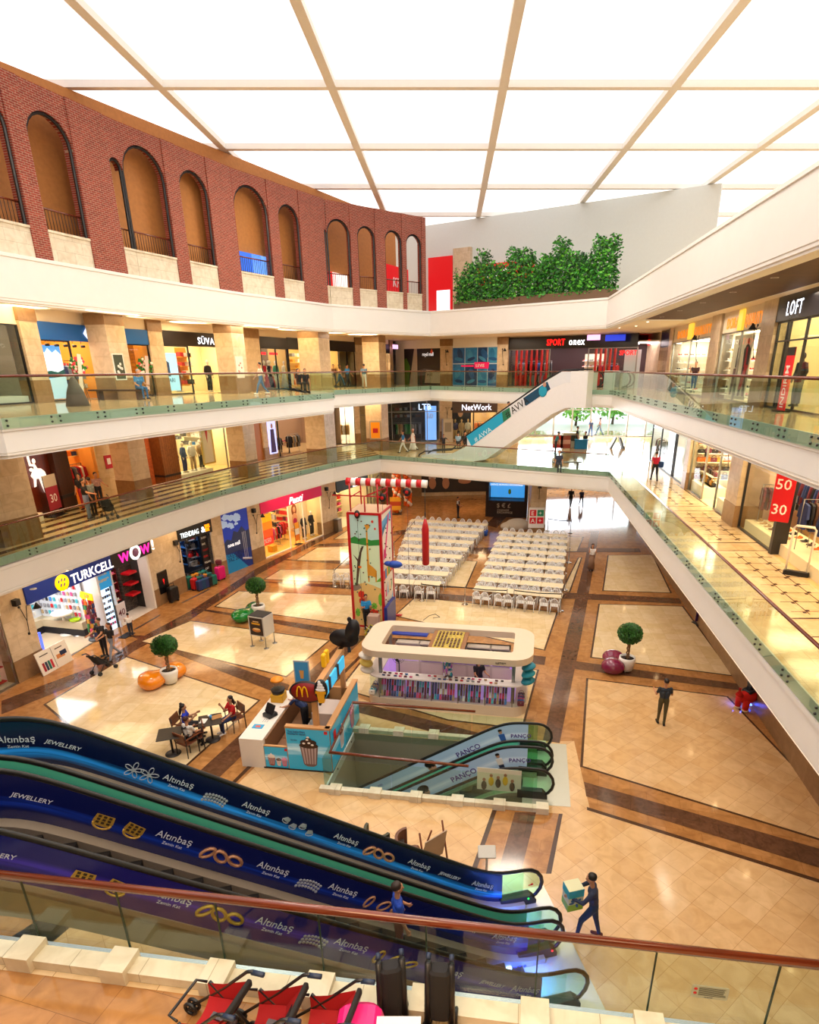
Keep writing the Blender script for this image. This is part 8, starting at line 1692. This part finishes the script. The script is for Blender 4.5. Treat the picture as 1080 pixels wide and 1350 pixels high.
 for a,b,ra,rb,mi in caps+[(hd(0,0,-.06),hd(0,0,.06),.1,.1,0)]:
  a_=np.array(a);d=np.array(b)-a_;t_=np.clip(((ct_-a_)@d)/max(1e-9,d@d),0,1);ds=np.linalg.norm(ct_-a_-t_[:,None]*d,axis=1)-(ra*(1-t_)+rb*t_)
  u_=ds<best;best[u_]=ds[u_];idx[u_]=mi
  if not sleeve and mi==1 and ra==.058:idx[u_&(t_>.72)]=0
 me.polygons.foreach_set('material_index',idx.astype('i'));me.polygons.foreach_set('use_smooth',[True]*n)
 t=thing(name,label,'person',loc,rz);t.scale=(k,)*3;o=bpy.data.objects.new('body',me);COL.objects.link(o);o.parent=t
 hm=mat('hair_'+hair[1:],hair,.6,var=.3,vscale=60);m=MB()
 prof=[(.001,.122),(.045,.116),(.075,.09),(.088,.045),(.087,.01),(.06,-.02)]
 m.lathe(prof,16,0,hc+HR@V((0,.016,.003)),M=(HR@Matrix.Rotation(-.42,4,'X')).to_3x3()@Matrix.Diagonal((.96,1.12,1)))
 if long_:m.tube([hd(0,.05,.03),hd(0,.085,-.08),hd(0,.1,-.2),hd(0,.09,-.3)],[.07,.085,.08,.03],10,sq=(1.1,.6))
 if long_==2:m.ell(hd(0,.08,.12),(.05,.05,.045))
 m.build('hair',[hm],t)
 m=MB();[m.ell(hd(s*.03,-.083,.012),(.011,.007,.006),0,8,5)for s in(-1,1)];m.build('eyes',[M_black],t);m=MB();m.ell(hd(0,-.086,-.058),(.022,.008,.006),0,8,5);m.build('mouth',[K('#9a4a42')],t)
 if robe:m=MB();m.tube([pel+up*.48,pel+up*.3,pel,V((0,pel.y,.3)),V((0,pel.y,.08))],[.1,.19,.21,.27,.3],16,0,sq=(1,.8));m.build('robe',[K(robe,.8)],t)
 t['pelvis']=pz;return t
def face(a):return a+pi/2
W1=dict(hipL=28,kneeL=12,hipR=-16,kneeR=22,shL=-22,shR=24)
SIT=dict(hipL=86,kneeL=84,hipR=84,kneeR=86)
def g0(x,y,z=0.):return P(x,y,z)
wk=body('person','man in dark vest and striped shirt striding left with a large toy box',g0(778,1236),face(pi*.93),'#27304a','#1d3350','#14100e',shoe_='#5a2818',vox=.0085,hipL=30,kneeL=22,hipR=-10,kneeR=4,shL=38,shR=38,elL=58,elR=50,abL=14,abR=14,sleeve=1,lean=8,hold=1,h=1.78)
bx_=thing('toy_box','turquoise and green toy box with a blue plant picture carried by the striding man','box',P(778,1236)+Vector((-.44,.06,1.14)),.25);m=MB();m.rbox((0,0,0),(.34,.3,.56),.01,0);m.bx(-.172,.172,-.152,.152,.08,.27,1);m.bx(-.172,.172,-.152,.152,-.27,-.1,2);m.build('carton',[K('#d0d0a8'),K('#28a8b8'),K('#88b830')],bx_)
m=MB(FX);[m.ell((.1*cos(q),-.06+.08*sin(q),.155),(.06,.03,.006),0,8,5,M=Matrix.Rotation(q,3,'Z'))for q in(0,.8,1.6,2.4,3.1,5)];m.build('printed_plant',[K('#1c5c90')],bx_)
for q in(0,1,2):pass
body('person','man in dark blue shirt and olive trousers standing with his back to us',g0(871,955),face(1.45),'#26303c','#4a4428','#1c120c',shoe_='#14100e',vox=.0095,shL=18,shR=18,elL=75,elR=75,h=1.76,hipL=5,hipR=-4,nod=14,abL=14,abR=14)
body('person','woman in white top and long brown skirt with hands at her face',g0(779,752),face(-1.7),'#ece8e4','#8a6850','#2a1c14',h=1.66,fem=1,long_=1,shL=60,shR=60,elL=110,elR=110)
m=MB();m.tube([(0,0,.95),(0,0,.6),(0,0,.12)],[.14,.19,.22],14);T(m.build('skirt',[K('#8a6850',.8)],COL.objects[-4]if 0 else None),'long brown skirt of the woman in white top','skirt')
sk_=bpy.data.objects['skirt'];wm=[o for o in COL.objects if o.get('label','').startswith('woman in white top')][0];sk_.parent=wm;del sk_['category'];del sk_['label']
body('person','guard in white shirt and dark vest standing behind the left seating block',g0(604,683),face(-.3),'#e4e8f0','#141828',h=1.75,elR=60,shR=20)
m=MB();m.tube([(0,0,1.0),(0,0,1.2),(0,0,1.38)],[.17,.19,.17],12,0,sq=(1,.72));o=m.build('vest',[K('#141828')],[o for o in COL.objects if o.get('label','').startswith('guard in white')][0])
body('person','man in black shirt and trousers walking behind the stroller',g0(140,866),face(-1.9),'#1c1a1e','#1c1c22',h=1.78,vox=.011,shL=35,shR=35,elL=40,elR=40)
body('person','woman in black top and pale jeans walking behind the stroller',g0(152,868),face(-1.9),'#1a181c','#8a90a0','#3a2018',h=1.7,vox=.011,long_=1,fem=1,shR=35,elR=45,**{k:v for k,v in W1 .items()if k[:2]in('hi','kn')})
body('person','small boy in white shirt and dark shorts by the sale stand',g0(174,839),face(2.2),'#e8e4e0','#242a38',h=1.15,shL=30,elL=80,elR=40)
body('person','man in blue shirt with crossed arms at the foot of the climbing tower',g0(484,830)+Vector((0,.1,0)),face(-1.3),'#1c88c8','#16161c',h=1.72,vox=.011,shL=20,shR=20,elL=95,elR=95,hold=1)
for lab,ang_,dx,dy,tp,bt,hr,lg,kw in(('woman in blue top sitting at the cafe table, hair in a bun',.25,-.86,.1,'#1030b8','#1c1a20','#1c1210',2,dict(elL=85,elR=95,shL=25,shR=35)),('person in black and white spotted shirt sitting with back to us at the cafe table',1.15,-.45,-.66,'#dcd8d0','#14141a','#3a1410',0,dict(elL=50,elR=50,shL=30,shR=30)),('woman in red top eating ice cream at the cafe table',-2.3,.5,.62,'#c01018','#1c2c58','#1c100c',1,dict(elL=40,elR=120,shL=35,shR=35))):
 p_=body('person',lab,ct+Vector((dx,dy,.0)),face(ang_),tp,bt,hr,h=1.66,vox=.0095,long_=lg,fem=1,shoe_='#e8e4e0' if 'red' in lab else '#1a1818',**SIT,**kw)
 if 'spotted' in lab:m=MB();random.seed(4);[m.ell((random.uniform(-.15,.15),random.uniform(.075,.11),random.uniform(.55,1.0)),(.035,.03,.03),0,6,4)for _ in range(16)];m.build('shirt_spots',[M_black],p_)
body('person','worker in dark blue shirt and blue cap bending behind the white ice cream counter',IM@Vector((1.35,2.0,0)),face(pi*.9),'#1a2c58','#181820','#1850a8',lean=35,shL=40,shR=40,elL=30,elR=30,vox=.011)
body('person','seller with black headscarf sitting inside the kiosk',KM@Vector((3.95,1.2,0)),face(-1.2),'#16141a','#16141a','#0c0a0c',long_=1,h=1.62,shL=30,shR=30,elL=60,elR=60)
body('person','dark figure standing in the glare at the far right of the hall',P(752,668),face(1.2),'#1c2028','#14161c',h=1.8,**W1);body('person','figure in blue walking in the glare at the far right of the hall',P(766,667),face(-1.5),'#2c3c68','#1c2438',h=1.6,**W1)
s_=spx(520,1215,1.36);zf=lambda s:sstep(s,-8.55,-.75,Z1,0)
body('person','person in blue shirt riding the near big escalator',EM@Vector((s_,zf(s_)-.02,1.92)),ea-pi/2+pi,'#1440a8','#8a5a40','#2a1c14',h=1.7,vox=.011,elL=40)
rd=thing('ride_on_animal','red plush ride on animal with glowing blue lights under the right gallery','ride on toy',P(985,933),.5);pr=K('#c81c14',.95)
m=MB();m.ell((0,0,.5),(.5,.26,.28));m.ell((.5,0,.78),(.26,.24,.24));[m.tube([(x,y,.45),(x*1.05,y,.08)],[.13,.1],8)for x in(-.32,.32)for y in(-.15,.15)];[m.ell((.48,y,1.0),(.08,.05,.1))for y in(-.14,.14)];m.tube([(-.45,0,.6),(-.65,0,.75),(-.6,0,.95)],[.08,.1,.06],8);m.build('plush_body',[pr],rd)
m=MB();m.ell((.7,0,.74),(.1,.15,.12));[m.ell((x,y,.07),(.13,.12,.07))for x in(-.32,.36)for y in(-.15,.15)];m.build('cream_patches',[K('#e8c8a0',.9)],rd);m=MB();m.rbox((-.05,0,.72),(.4,.36,.12),.05);m.build('saddle',[K('#141420')],rd);m=MB();[m.ell((x,0,.12),(.06,.1,.04))for x in(-.1,.1)];m.build('light',[glow('#4060ff',12)],rd)
area('ride_light',P(975,930)+Vector((0,0,.3)),.3,12,'#4058ff');body('person','child in dark grey top sitting on the red ride on animal',P(985,933)+Vector((-.05,.0,.38)),.5+pi/2,'#4a4c50','#1c2030',h=1.1,**dict(SIT,hipL=60,hipR=60),shL=50,shR=50)
zz=Z1
body('person','man in dark red shirt with a blue bag walking away along the right gallery',P(862,634,zz),face(1.5),'#c01438','#14161e',h=1.74,vox=.011,**W1)
m=MB();m.rbox((0,0,0),(.28,.2,.34),.08);T(m.build('shoulder_bag',[K('#1c4078')]),'blue bag hanging at the side of the man in dark red shirt','bag').location=P(862,634,zz)+Vector((.3,-.05,.95))
for i,(x,y,tp,bt,lab,kw)in enumerate(((119,684,'#141418','#7a88a8','man in black top and jeans standing with arms round a companion before the wooden shop',dict(shR=40,elR=40)),(126,680,'#8a9088','#18181c','person in grey top held by the man in black before the wooden shop',{}),(113,672,'#16161a','#a02028','person in black top partly hidden behind the standing group',{}),(134,668,'#a88078','#18181c','person in dusky pink top pushing the dark stroller by the stone pillar',dict(shL=40,elL=30)))):
 body('person',lab,P(x,y,zz),face((.2,2.9,-1.4,-.6)[i]),tp,bt,h=1.74-.04*i,**kw)
body('person','man in blue shirt and white trousers walking on the far first floor',P(532,597,zz),face(-2.9),'#2878b8','#ece8e8',h=1.74,**W1);body('person','person in white robe and cap walking on the far first floor',P(545,594,zz),face(-2.9),'#f0ece8','#f0ece8',robe='#f0ece8',hair='#d8a8a0',**W1);body('person','boy in black and white shirt on the far first floor',P(585,597,zz),face(-1.5),'#28282c','#1c1c20',h=1.4,abL=60,abR=60)
body('person','person in pale blue shirt sitting before the NetWork shop',P(604,592,zz),face(1.4),'#8ab0d0','#30404c',**SIT);body('person','person in black sitting before the NetWork shop',P(613,592,zz),face(-1.5),'#1c1a1e','#1c1a1e',**SIT)
body('person','man in black riding up the white escalator',Vector(WF.at(*WF.px(664,566),-.6)),face(-.6),'#242228','#242228');bench_p=P(738,618,zz)
body('person','man in dark jacket sitting on the bench before the bright entrance',P(736,622,zz),face(-1.6),'#30384c','#28303c',**SIT);m=MB();m.rbox((0,0,.42),(1.9,.45,.06),.02);[m.bx(x-.04,x+.04,-.2,.2,0,.4)for x in(-.7,.7)];T(m.build('bench',[K('#5a4a40')]),'slim bench before the bright entrance','bench').location=bench_p+Vector((.45,-.0,0))
for i,c in enumerate(('left','right')):easel(P(735+i*10,597,zz),0,.75,.95,['#c83030','#e0b0a0','#c83030']if i==0 else['#a04838','#d8a898','#a04838'],c+' one of the two red poster stands before the bright entrance',None,leg=.35)
body('person','guard in black standing by the security desk at the entrance',P(760,591,zz),face(-.4),'#1c1c20','#1c1c20');body('person','guard in black sitting at the blue security desk',P(771,591,zz),face(-2.6),'#1a1a1e','#1a1a1e',**SIT)
body('person','woman in blue coat and jeans walking in through the entrance',P(778,576,zz),face(-1.5),'#3a4a70','#3a5a90',long_=1,fem=1,h=1.7,**W1);body('person','person in pink top and jeans walking in through the entrance',P(790,574,zz),face(2.6),'#e0a8a8','#5a80b0',fem=1,**W1);body('person','person in teal partly hidden behind the red poster stands',P(732,600,zz),face(0),'#3898a8','#303840',lean=15)
m=MB();m.rbox((0,0,.75),(1.1,.6,.05),.02);m.bx(-.5,.5,-.02,.28,0,.75);T(m.build('security_desk',[K('#1890d8')]),'small blue security desk at the entrance','desk').location=P(766,592,zz)
t=thing('baggage_scanner','pale baggage scanner with dark screen at the entrance','machine',P(751,590,zz));m=MB();m.rbox((0,0,.6),(1.3,.9,1.2),.08);m.build('housing',[K('#c0c4b4')],t);m=MB();m.rbox((0,-.47,.8),(.7,.04,.45),.02,0,ax=1);m.build('opening',[K('#303830')],t)
t=thing('folding_floor_sign','dark A shaped floor sign on the bright floor by the entrance','sign',P(813,591,zz));m=MB();[m.prism([(s*.1,.9),(s*.2,.9),(s*.62,0),(s*.42,0)],-.3,.3)for s in(-1,1)];o=m.build('boards',[K('#70787c')],t);o.rotation_euler=(pi/2,0,0)
zz=Z2
sb=P(186,527,zz);body('person','man in denim shirt and jeans sitting on the bench at the second floor left',sb+Vector((0,0,0)),face(-.6),'#3a7ab0','#2c5c90','#8a8a88',lean=12,vox=.011,elL=70,elR=70,**SIT);m=MB();m.rbox((0,0,.42),(2.6,.5,.07),.02);[m.bx(x-.05,x+.05,-.2,.2,0,.4)for x in(-.9,.9)];T(m.build('bench',[K('#4a2c24')]),'dark bench where the man in denim sits','bench').location=sb+Vector((-.9,-.1,0))
body('person','man in cream shirt and jeans walking past the red dresses',P(346,520,zz),face(-2.6),'#e8d8c8','#3a6898',shoe_='#e8e4e0',**W1)
for i,(x,lab)in enumerate(((395,'left'),(404,'right'))):body('person',lab+' one of two women in long black dress sitting by the second floor rail',P(x,517,zz),face(-.8-i*.4),'#141418','#141418','#0c0c10',long_=1,robe=None,**SIT)
for i,(x,y,tp,bt,lab)in enumerate(((441,510,'#7a4a28','#1c1c20','person in brown before the yellow lit shop, leftmost'),(449,510,'#d8a878','#2a5a78','person in beige before the yellow lit shop, middle'),(459,510,'#2878c0','#28303c','person in blue before the yellow lit shop, rightmost'),(481,512,'#506878','#a8a8a0','person in grey carrying a pale bag left of the fourth pillar'),(697,507,'#2c2430','#1c1c24','person in dark clothes before the left SPORTONEX window'))):body('person',lab,P(x,y,zz),face(-1.2+i),tp,bt,**W1)
pr_=P(966,520,zz);body('person','man in pale blue shirt leaning on the right second floor rail',Vector((pr_.x-.0,pr_.y,zz)),face(pi*.93),'#c0ccdc','#5a5c60','#2a1812',sleeve=1,vox=.011,lean=14,shL=42,shR=42,elL=55,elR=45,hipL=8,hipR=-10)
body('person','man in black shirt and jeans standing with hand at his chin, right second floor',P(913,518,zz),face(-2.2),'#16161a','#24507c',elR=125,shR=35,elL=60,shL=15);body('person','person in dark clothes sitting on a bench left of the man in black shirt',P(897,513,zz),face(-2),'#20262c','#242830','#5a3820',**SIT)
body('person','person in lime and turquoise shirt at the right picture edge, second floor',P(1062,528,zz),face(.4),'#30a8c0','#20242c','#2a1410',h=1.7,abR=35,vox=.011)
m=MB();m.tube([(0,0,1.28),(0,0,1.46)],[.19,.14],12,0,sq=(1,.8));m.build('shirt_yoke',[K('#88c828')],[o for o in COL.objects if o.get('label','').startswith('person in lime')][0])
# ====== strollers
def stroller(loc,rz,fabc,label,s=1.,folded=False):
 t=thing('stroller',label,'stroller',loc,rz);fr=mat('stroller_frame','#1a1a1e',.35);fb=mat('stroller_cloth_'+fabc[1:],fabc,.8,var=.1)
 for x in(-.23,.23):
  m=MB()
  if folded:m.tube([(x*.55,0,.1),(x*.5,.05,.95)],.035,8);m.tube([(x*.55,.12,.12),(x*.5,.12,.9)],.02,6)
  else:m.tube([(x,-.42,.1),(x,.1,.62),(x,.42,.98),(x,.5,1.02)],.018,6);m.tube([(x,.38,.1),(x,-.1,.62)],.018,6)
  m.build('side_frame',[fr],t);m=MB();m.tube([(x*(.5 if folded else 1),.48 if not folded else.05,1.0),(x*(.5 if folded else 1),.62 if not folded else.1,1.02)],.026,8);m.build('handle',[mat('handle_foam','#1c2c48',.5)],t)
  for y in((-.42,.38)if not folded else(-.05,.14)):
   for dx in(-.03,.03):m=MB();m.T=Matrix.Translation((x*(.55 if folded else 1)+dx,y,.09))@Matrix.Rotation(pi/2,4,'Y');m.tube([(.07*cos(q),.07*sin(q),0)for q in[j*.524 for j in range(12)]],.02,6,closed=True);m.lathe([(.03,-.01),(.03,.01)],8);m.build('wheel',[M_black],t)
 m=MB()
 if folded:m.rbox((0,.05,.55),(.22,.16,.7),.06,0);m.build('folded_cloth',[fb],t)
 else:
  n=8
  for(p0,p1)in(((-.12,.42),(.2,.5)),((.2,.5),(.42,.86))):
   vs=[]
   for i in range(n+1):u_=-1+2*i/n;sg=.07*(1-u_*u_);vs+=[(u_*.21,p0[0]+sg*.4,p0[1]-sg),(u_*.21,p1[0]+sg*.6,p1[1]-sg*.6)]
   m.add(vs,[(2*i,2*i+2,2*i+3,2*i+1)for i in range(n)],0,True);m.add([(x,y,z-.03)for x,y,z in vs],[(2*i,2*i+1,2*i+3,2*i+2)for i in range(n)],0,True)
  for x in(-.22,.22):m.add([(x,-.12,.4),(x,.22,.46),(x,.42,.86),(x,.1,.68),(x,-.12,.6)],[(0,1,2,3,4)])
  m.build('seat_sling',[fb],t);m=MB();m.tube([(-.22,-.12,.62),(-.2,-.24,.62),(.2,-.24,.62),(.22,-.12,.62)],.014,6);m.build('bumper_bar',[fr],t);m=MB();m.bx(-.03,.03,.1,.38,.5,.53);m.build('harness',[K('#50484c')],t);m=MB();m.rbox((0,.47,.9),(.4,.05,.09),.02,0,ax=0);m.build('folded_hood',[K('#1a1718',.85)],t)
 t.scale=(s,)*3;return t
zk=Z1
stroller(P(300,1335,zk)+Vector((-.05,-.32,0)),-1.9,'#b01018','red and black stroller, leftmost of the three behind the front balustrade',.92);stroller(P(360,1345,zk)+Vector((0,-.32,0)),-1.8,'#a00c14','red stroller, middle of the three behind the front balustrade',.92);stroller(P(425,1350,zk)+Vector((0,-.32,0)),-1.8,'#a40e16','red stroller, rightmost of the three behind the front balustrade',.9)
stroller(P(520,1352,zk)+Vector((0,-.05,0)),.2,'#1a1a1e','folded black stroller standing upright, left one by the kerb',.95,True);stroller(P(580,1356,zk)+Vector((0,-.05,0)),-.1,'#1a1a1e','folded black stroller standing upright, right one by the kerb',.95,True)
m=MB();m.rbox((0,0,.36),(.42,.34,.72),.14,0,ax=1);m.rbox((0,-.18,.3),(.2,.04,.14),.04,1,ax=1);T(m.build('child_seat',[K('#e81c78',.3),K('#1c1418')]),'bright pink plastic child seat between the strollers','seat').location=P(474,1350,zk+.6)-Vector((0,0,.6))
m=MB();m.bx(-.35,.35,-.25,.25,.62,.68);[m.bx(x-.03,x+.03,-.2,.2,0,.62)for x in(-.3,.3)];T(m.build('white_table',[K('#ece4d8')]),'white table edge at the bottom of the view beside the pink seat','table').location=P(500,1378,zk+.68)-Vector((0,0,.68))
stroller(P(137,885),face(-1.9)+pi,'#1c1a20','dark stroller pushed by the couple on the hall floor',.95);stroller(P(136,684,Z1)+Vector((.2,.2,0)),.8,'#14141a','dark stroller in the group before the wooden shop',.9)
# ------ lamps in the gallery soffits
def downlights(pts,z,power,col,name,r=.11):
 for i,(x,y)in enumerate(pts):
  key='spot_'+name
  if key not in MESH:
   m=MB();m.lathe([(r,0),(r,-.015),(r*.8,-.015),(r*.8,0)],14,0);m.lathe([(r*.78,-.008),(r*.78,-.004)],14,1);MESH[key]=m.mesh('downlight',[M_white,glow(col,power)])
  o=bpy.data.objects.new('downlight',MESH[key]);COL.objects.link(o);o.location=(x,y,z-.002);T(o,'small round recessed downlight in the %s ceiling'%name,'lamp','downlights in the %s ceiling'%name)
dl=[]
for t_ in range(9):
 y=12+t_*3.4;dl.append((9.2+(y-12)*.1,y))
downlights(dl,9.25,28,'#ffd498','right first gallery');downlights([(x+.3,y)for x,y in dl],4.2,28,'#ffd498','right ground')
downlights([(x-.9,y)for x,y in dl[2:]],13.75,28,'#ffe8cc','right second gallery')
downlights([(-1.0+i*2.3,50.4-i*1.9)for i in range(6)],13.75,28,'#fff0dc','far second gallery')
downlights([(-14.8-.0,24+i*2.2)for i in range(3)]+[(-13.6+i*1.3,31.5+i*2.9)for i in range(5)],9.25,28,'#ffcf90','left first gallery')
downlights([(-14.6,20+i*2.2)for i in range(5)]+[(-12.6+i*1.2,32.5+i*2.8)for i in range(5)],4.2,28,'#ffd498','left ground')
downlights([(-4+i*2.6,50+(i%2)*3.5)for i in range(6)],4.2,28,'#ffe8c8','far ground')
for i,(x,y,z,p,rz)in enumerate([(-15.3,24.5,9.1,330,0),(-14.6,33,9.1,330,.45),(-11.5,40,9.1,330,.45),(-6.5,49,9.1,300,0),(2,50,9.1,300,0),(10.2,14,9.1,260,0),(10.8,21,9.1,260,0),(11.6,29,9.1,260,0),(12.5,37,9.1,200,0),(-15,23,4.1,170,0),(-13.6,31,4.1,190,.4),(-10.2,39,4.1,190,.4),(-6,48,4.1,220,0),(2,52,4.1,260,0),(-14.2,28,13.6,300,0),(-11,37,13.6,300,0),(-6,46,13.6,300,0),(3,50,13.6,260,0),(9.2,44,13.6,200,0),(10.8,30,13.6,200,0),(10.0,20,13.6,240,0),(9.0,12,13.6,240,0),(-1,1.2,9.1,420,0),(5,1.0,9.1,220,0)]):
 area('gallery_lamp',(x,y,z),2.6,p*.5,'#ffd8a6' if z<13 else '#ffecd4',(0,0,rz),2.6)
for i,(x,y,p)in enumerate(((-6,8,420),(4,8,420),(-8,20,520),(3,20,520),(-5,33,600),(4,32,600))):
 area('atrium_floodlight',(x,y,21.0),2.5,p,'#fff0dc')  # unseen fill lights added under the ceiling to brighten the hall
w=bpy.data.worlds.new('World');bpy.context.scene.world=w;w.use_nodes=True;nt=w.node_tree;bg=nt.nodes['Background']
bg.inputs[0].default_value=hx('#f4f8ff');bg.inputs[1].default_value=2.2
# ------ entrance glazing and daylight beyond
for z0,z1,y in((Z1,9.25,61.0),(0.0,4.2,63.0)):
 F_=Frame((3.2,y+.6),(24,y-1.5),z0);H=z1-z0
 n=12
 for i in range(n):
  m=MB();a_,b_=F_.len*i/n,F_.len*(i+1)/n;m.bx(a_,b_,0,H,-.01,.01,0);m.bx(a_,a_+.07,0,H,-.07,.07,1);m.bx(b_-.07,b_,0,H,-.07,.07,1);m.bx(a_,b_,2.4,2.48,-.06,.06,1);m.bx(a_,b_,0,.1,-.07,.07,1)
  struct(m,wname(),[M_sglass,K('#b8bcc0')],F_.M)
area('entrance_daylight',(13,60.0,7.6),14,1900,'#f4f8ff',(R(-75),0,R(10)),3.0)
area('entrance_daylight',(12,61.5,2.6),14,1000,'#f0f6ff',(R(-75),0,R(10)),3.0)
m=MB();m.poly([(-10,61.2,Z1-.03),(60,61.2,Z1-.03),(60,110,Z1-.03),(-10,110,Z1-.03)]);struct(m,'floor_outside_terrace',[K('#e8e6e0')])
m=MB();m.poly([(-10,63,-.03),(60,63,-.03),(60,110,-.03),(-10,110,-.03)]);struct(m,'floor_outside_street',[K('#e0e0dc')])
def tree(x,y,z,h,r,label):
 t=thing('tree',label,'tree',(x,y,z));m=MB();m.tube([(0,0,0),(.1,0,h*.4),(0,.1,h*.7)],[.16,.11,.06],8);m.build('trunk',[K('#5a4430')],t)
 m=MB();random.seed(int(x*10))
 for k in range(700):
  v=Vector((random.gauss(0,1),random.gauss(0,1),random.gauss(0,1))).normalized()*r*random.uniform(.5,1.05);c_=v+Vector((0,0,h*.8));r0=random.uniform(.14,.3)
  u=Vector((random.uniform(-1,1),random.uniform(-1,1),random.uniform(-1,1))).normalized()*r0;w_=u.cross(Vector((.3,.5,.8))).normalized()*r0*.7
  m.poly([c_-u,c_+w_,c_+u,c_-w_],random.choice((0,1)))
 m.build('foliage',[mat('tree_leaf','#6cbc3a',.6),mat('tree_leaf2','#8cd84c',.6)],t)
for i,(x,y)in enumerate(((14.5,72),(19.2,74),(24.5,73),(10.5,76),(29,75))):tree(x,y,Z1,3.4,2.2,'bright green tree outside the entrance, %s'%('left of the walkers','behind the walkers','right of the walkers','farthest left','farthest right')[i])
def hang_on(root,hosts,kids):
 ch=[c for c in COL.objects if c.parent==root];hs=[c for c in ch if c.name.split('.')[0]in hosts and c.matrix_basis==Matrix.Identity(4)]
 if not hs:return
 for c in ch:
  n=c.name.split('.')[0]
  if any(n.startswith(k)for k in kids)and c not in hs:c.parent=hs[1]if len(hs)>1 and c.location.z>.9 and root.name.startswith('escalator')else hs[0]
KD={}
for c in COL.objects:
 if c.parent:KD.setdefault(c.parent.name,[]).append(c)
for r_ in[o for o in COL.objects if o.parent is None and o.name.split('.')[0]in('shop_sign','escalator','sign_stand','sale_banner','wall_mural','topiary_tree','oval_sign','brand_board','mountain_poster','letter_sign','safety_notice','food_sign')]:
 hang_on(r_,('board','balustrade_panel','panel','sheet','backing','pot','oval_board','plate','red_panel'),('lettering','small_lettering','printed','jewellery','soil','caster','emblem','ampersand','red_lettering','white_lettering','round_letter','exclamation','arches','square','warning'))
for r_ in[o for o in COL.objects if o.parent is None and o.name.startswith('person')]:
 b_=[c for c in KD.get(r_.name,[])if c.name.startswith('body')]
 for c in KD.get(r_.name,[]):
  if b_ and c.name[:4]in('eyes','mout'):c.parent=b_[0]
# ------ camera
cam=bpy.data.cameras.new('camera');co=bpy.data.objects.new('camera',cam);COL.objects.link(co);bpy.context.scene.camera=co
co.location=(0,0,EYE);co.rotation_euler=(pi/2-PITCH,0,0)
cam.sensor_fit='HORIZONTAL';cam.sensor_width=36;cam.lens=FPX/1080*36;cam.shift_x=-(PCX-540)/1080;cam.shift_y=(PCY-675)/1080
cam.clip_start=.05;cam.clip_end=300
vs_=bpy.context.scene.view_settings;vs_.view_transform='Standard';vs_.look='None';vs_.gamma=1;vs_.exposure=0.0
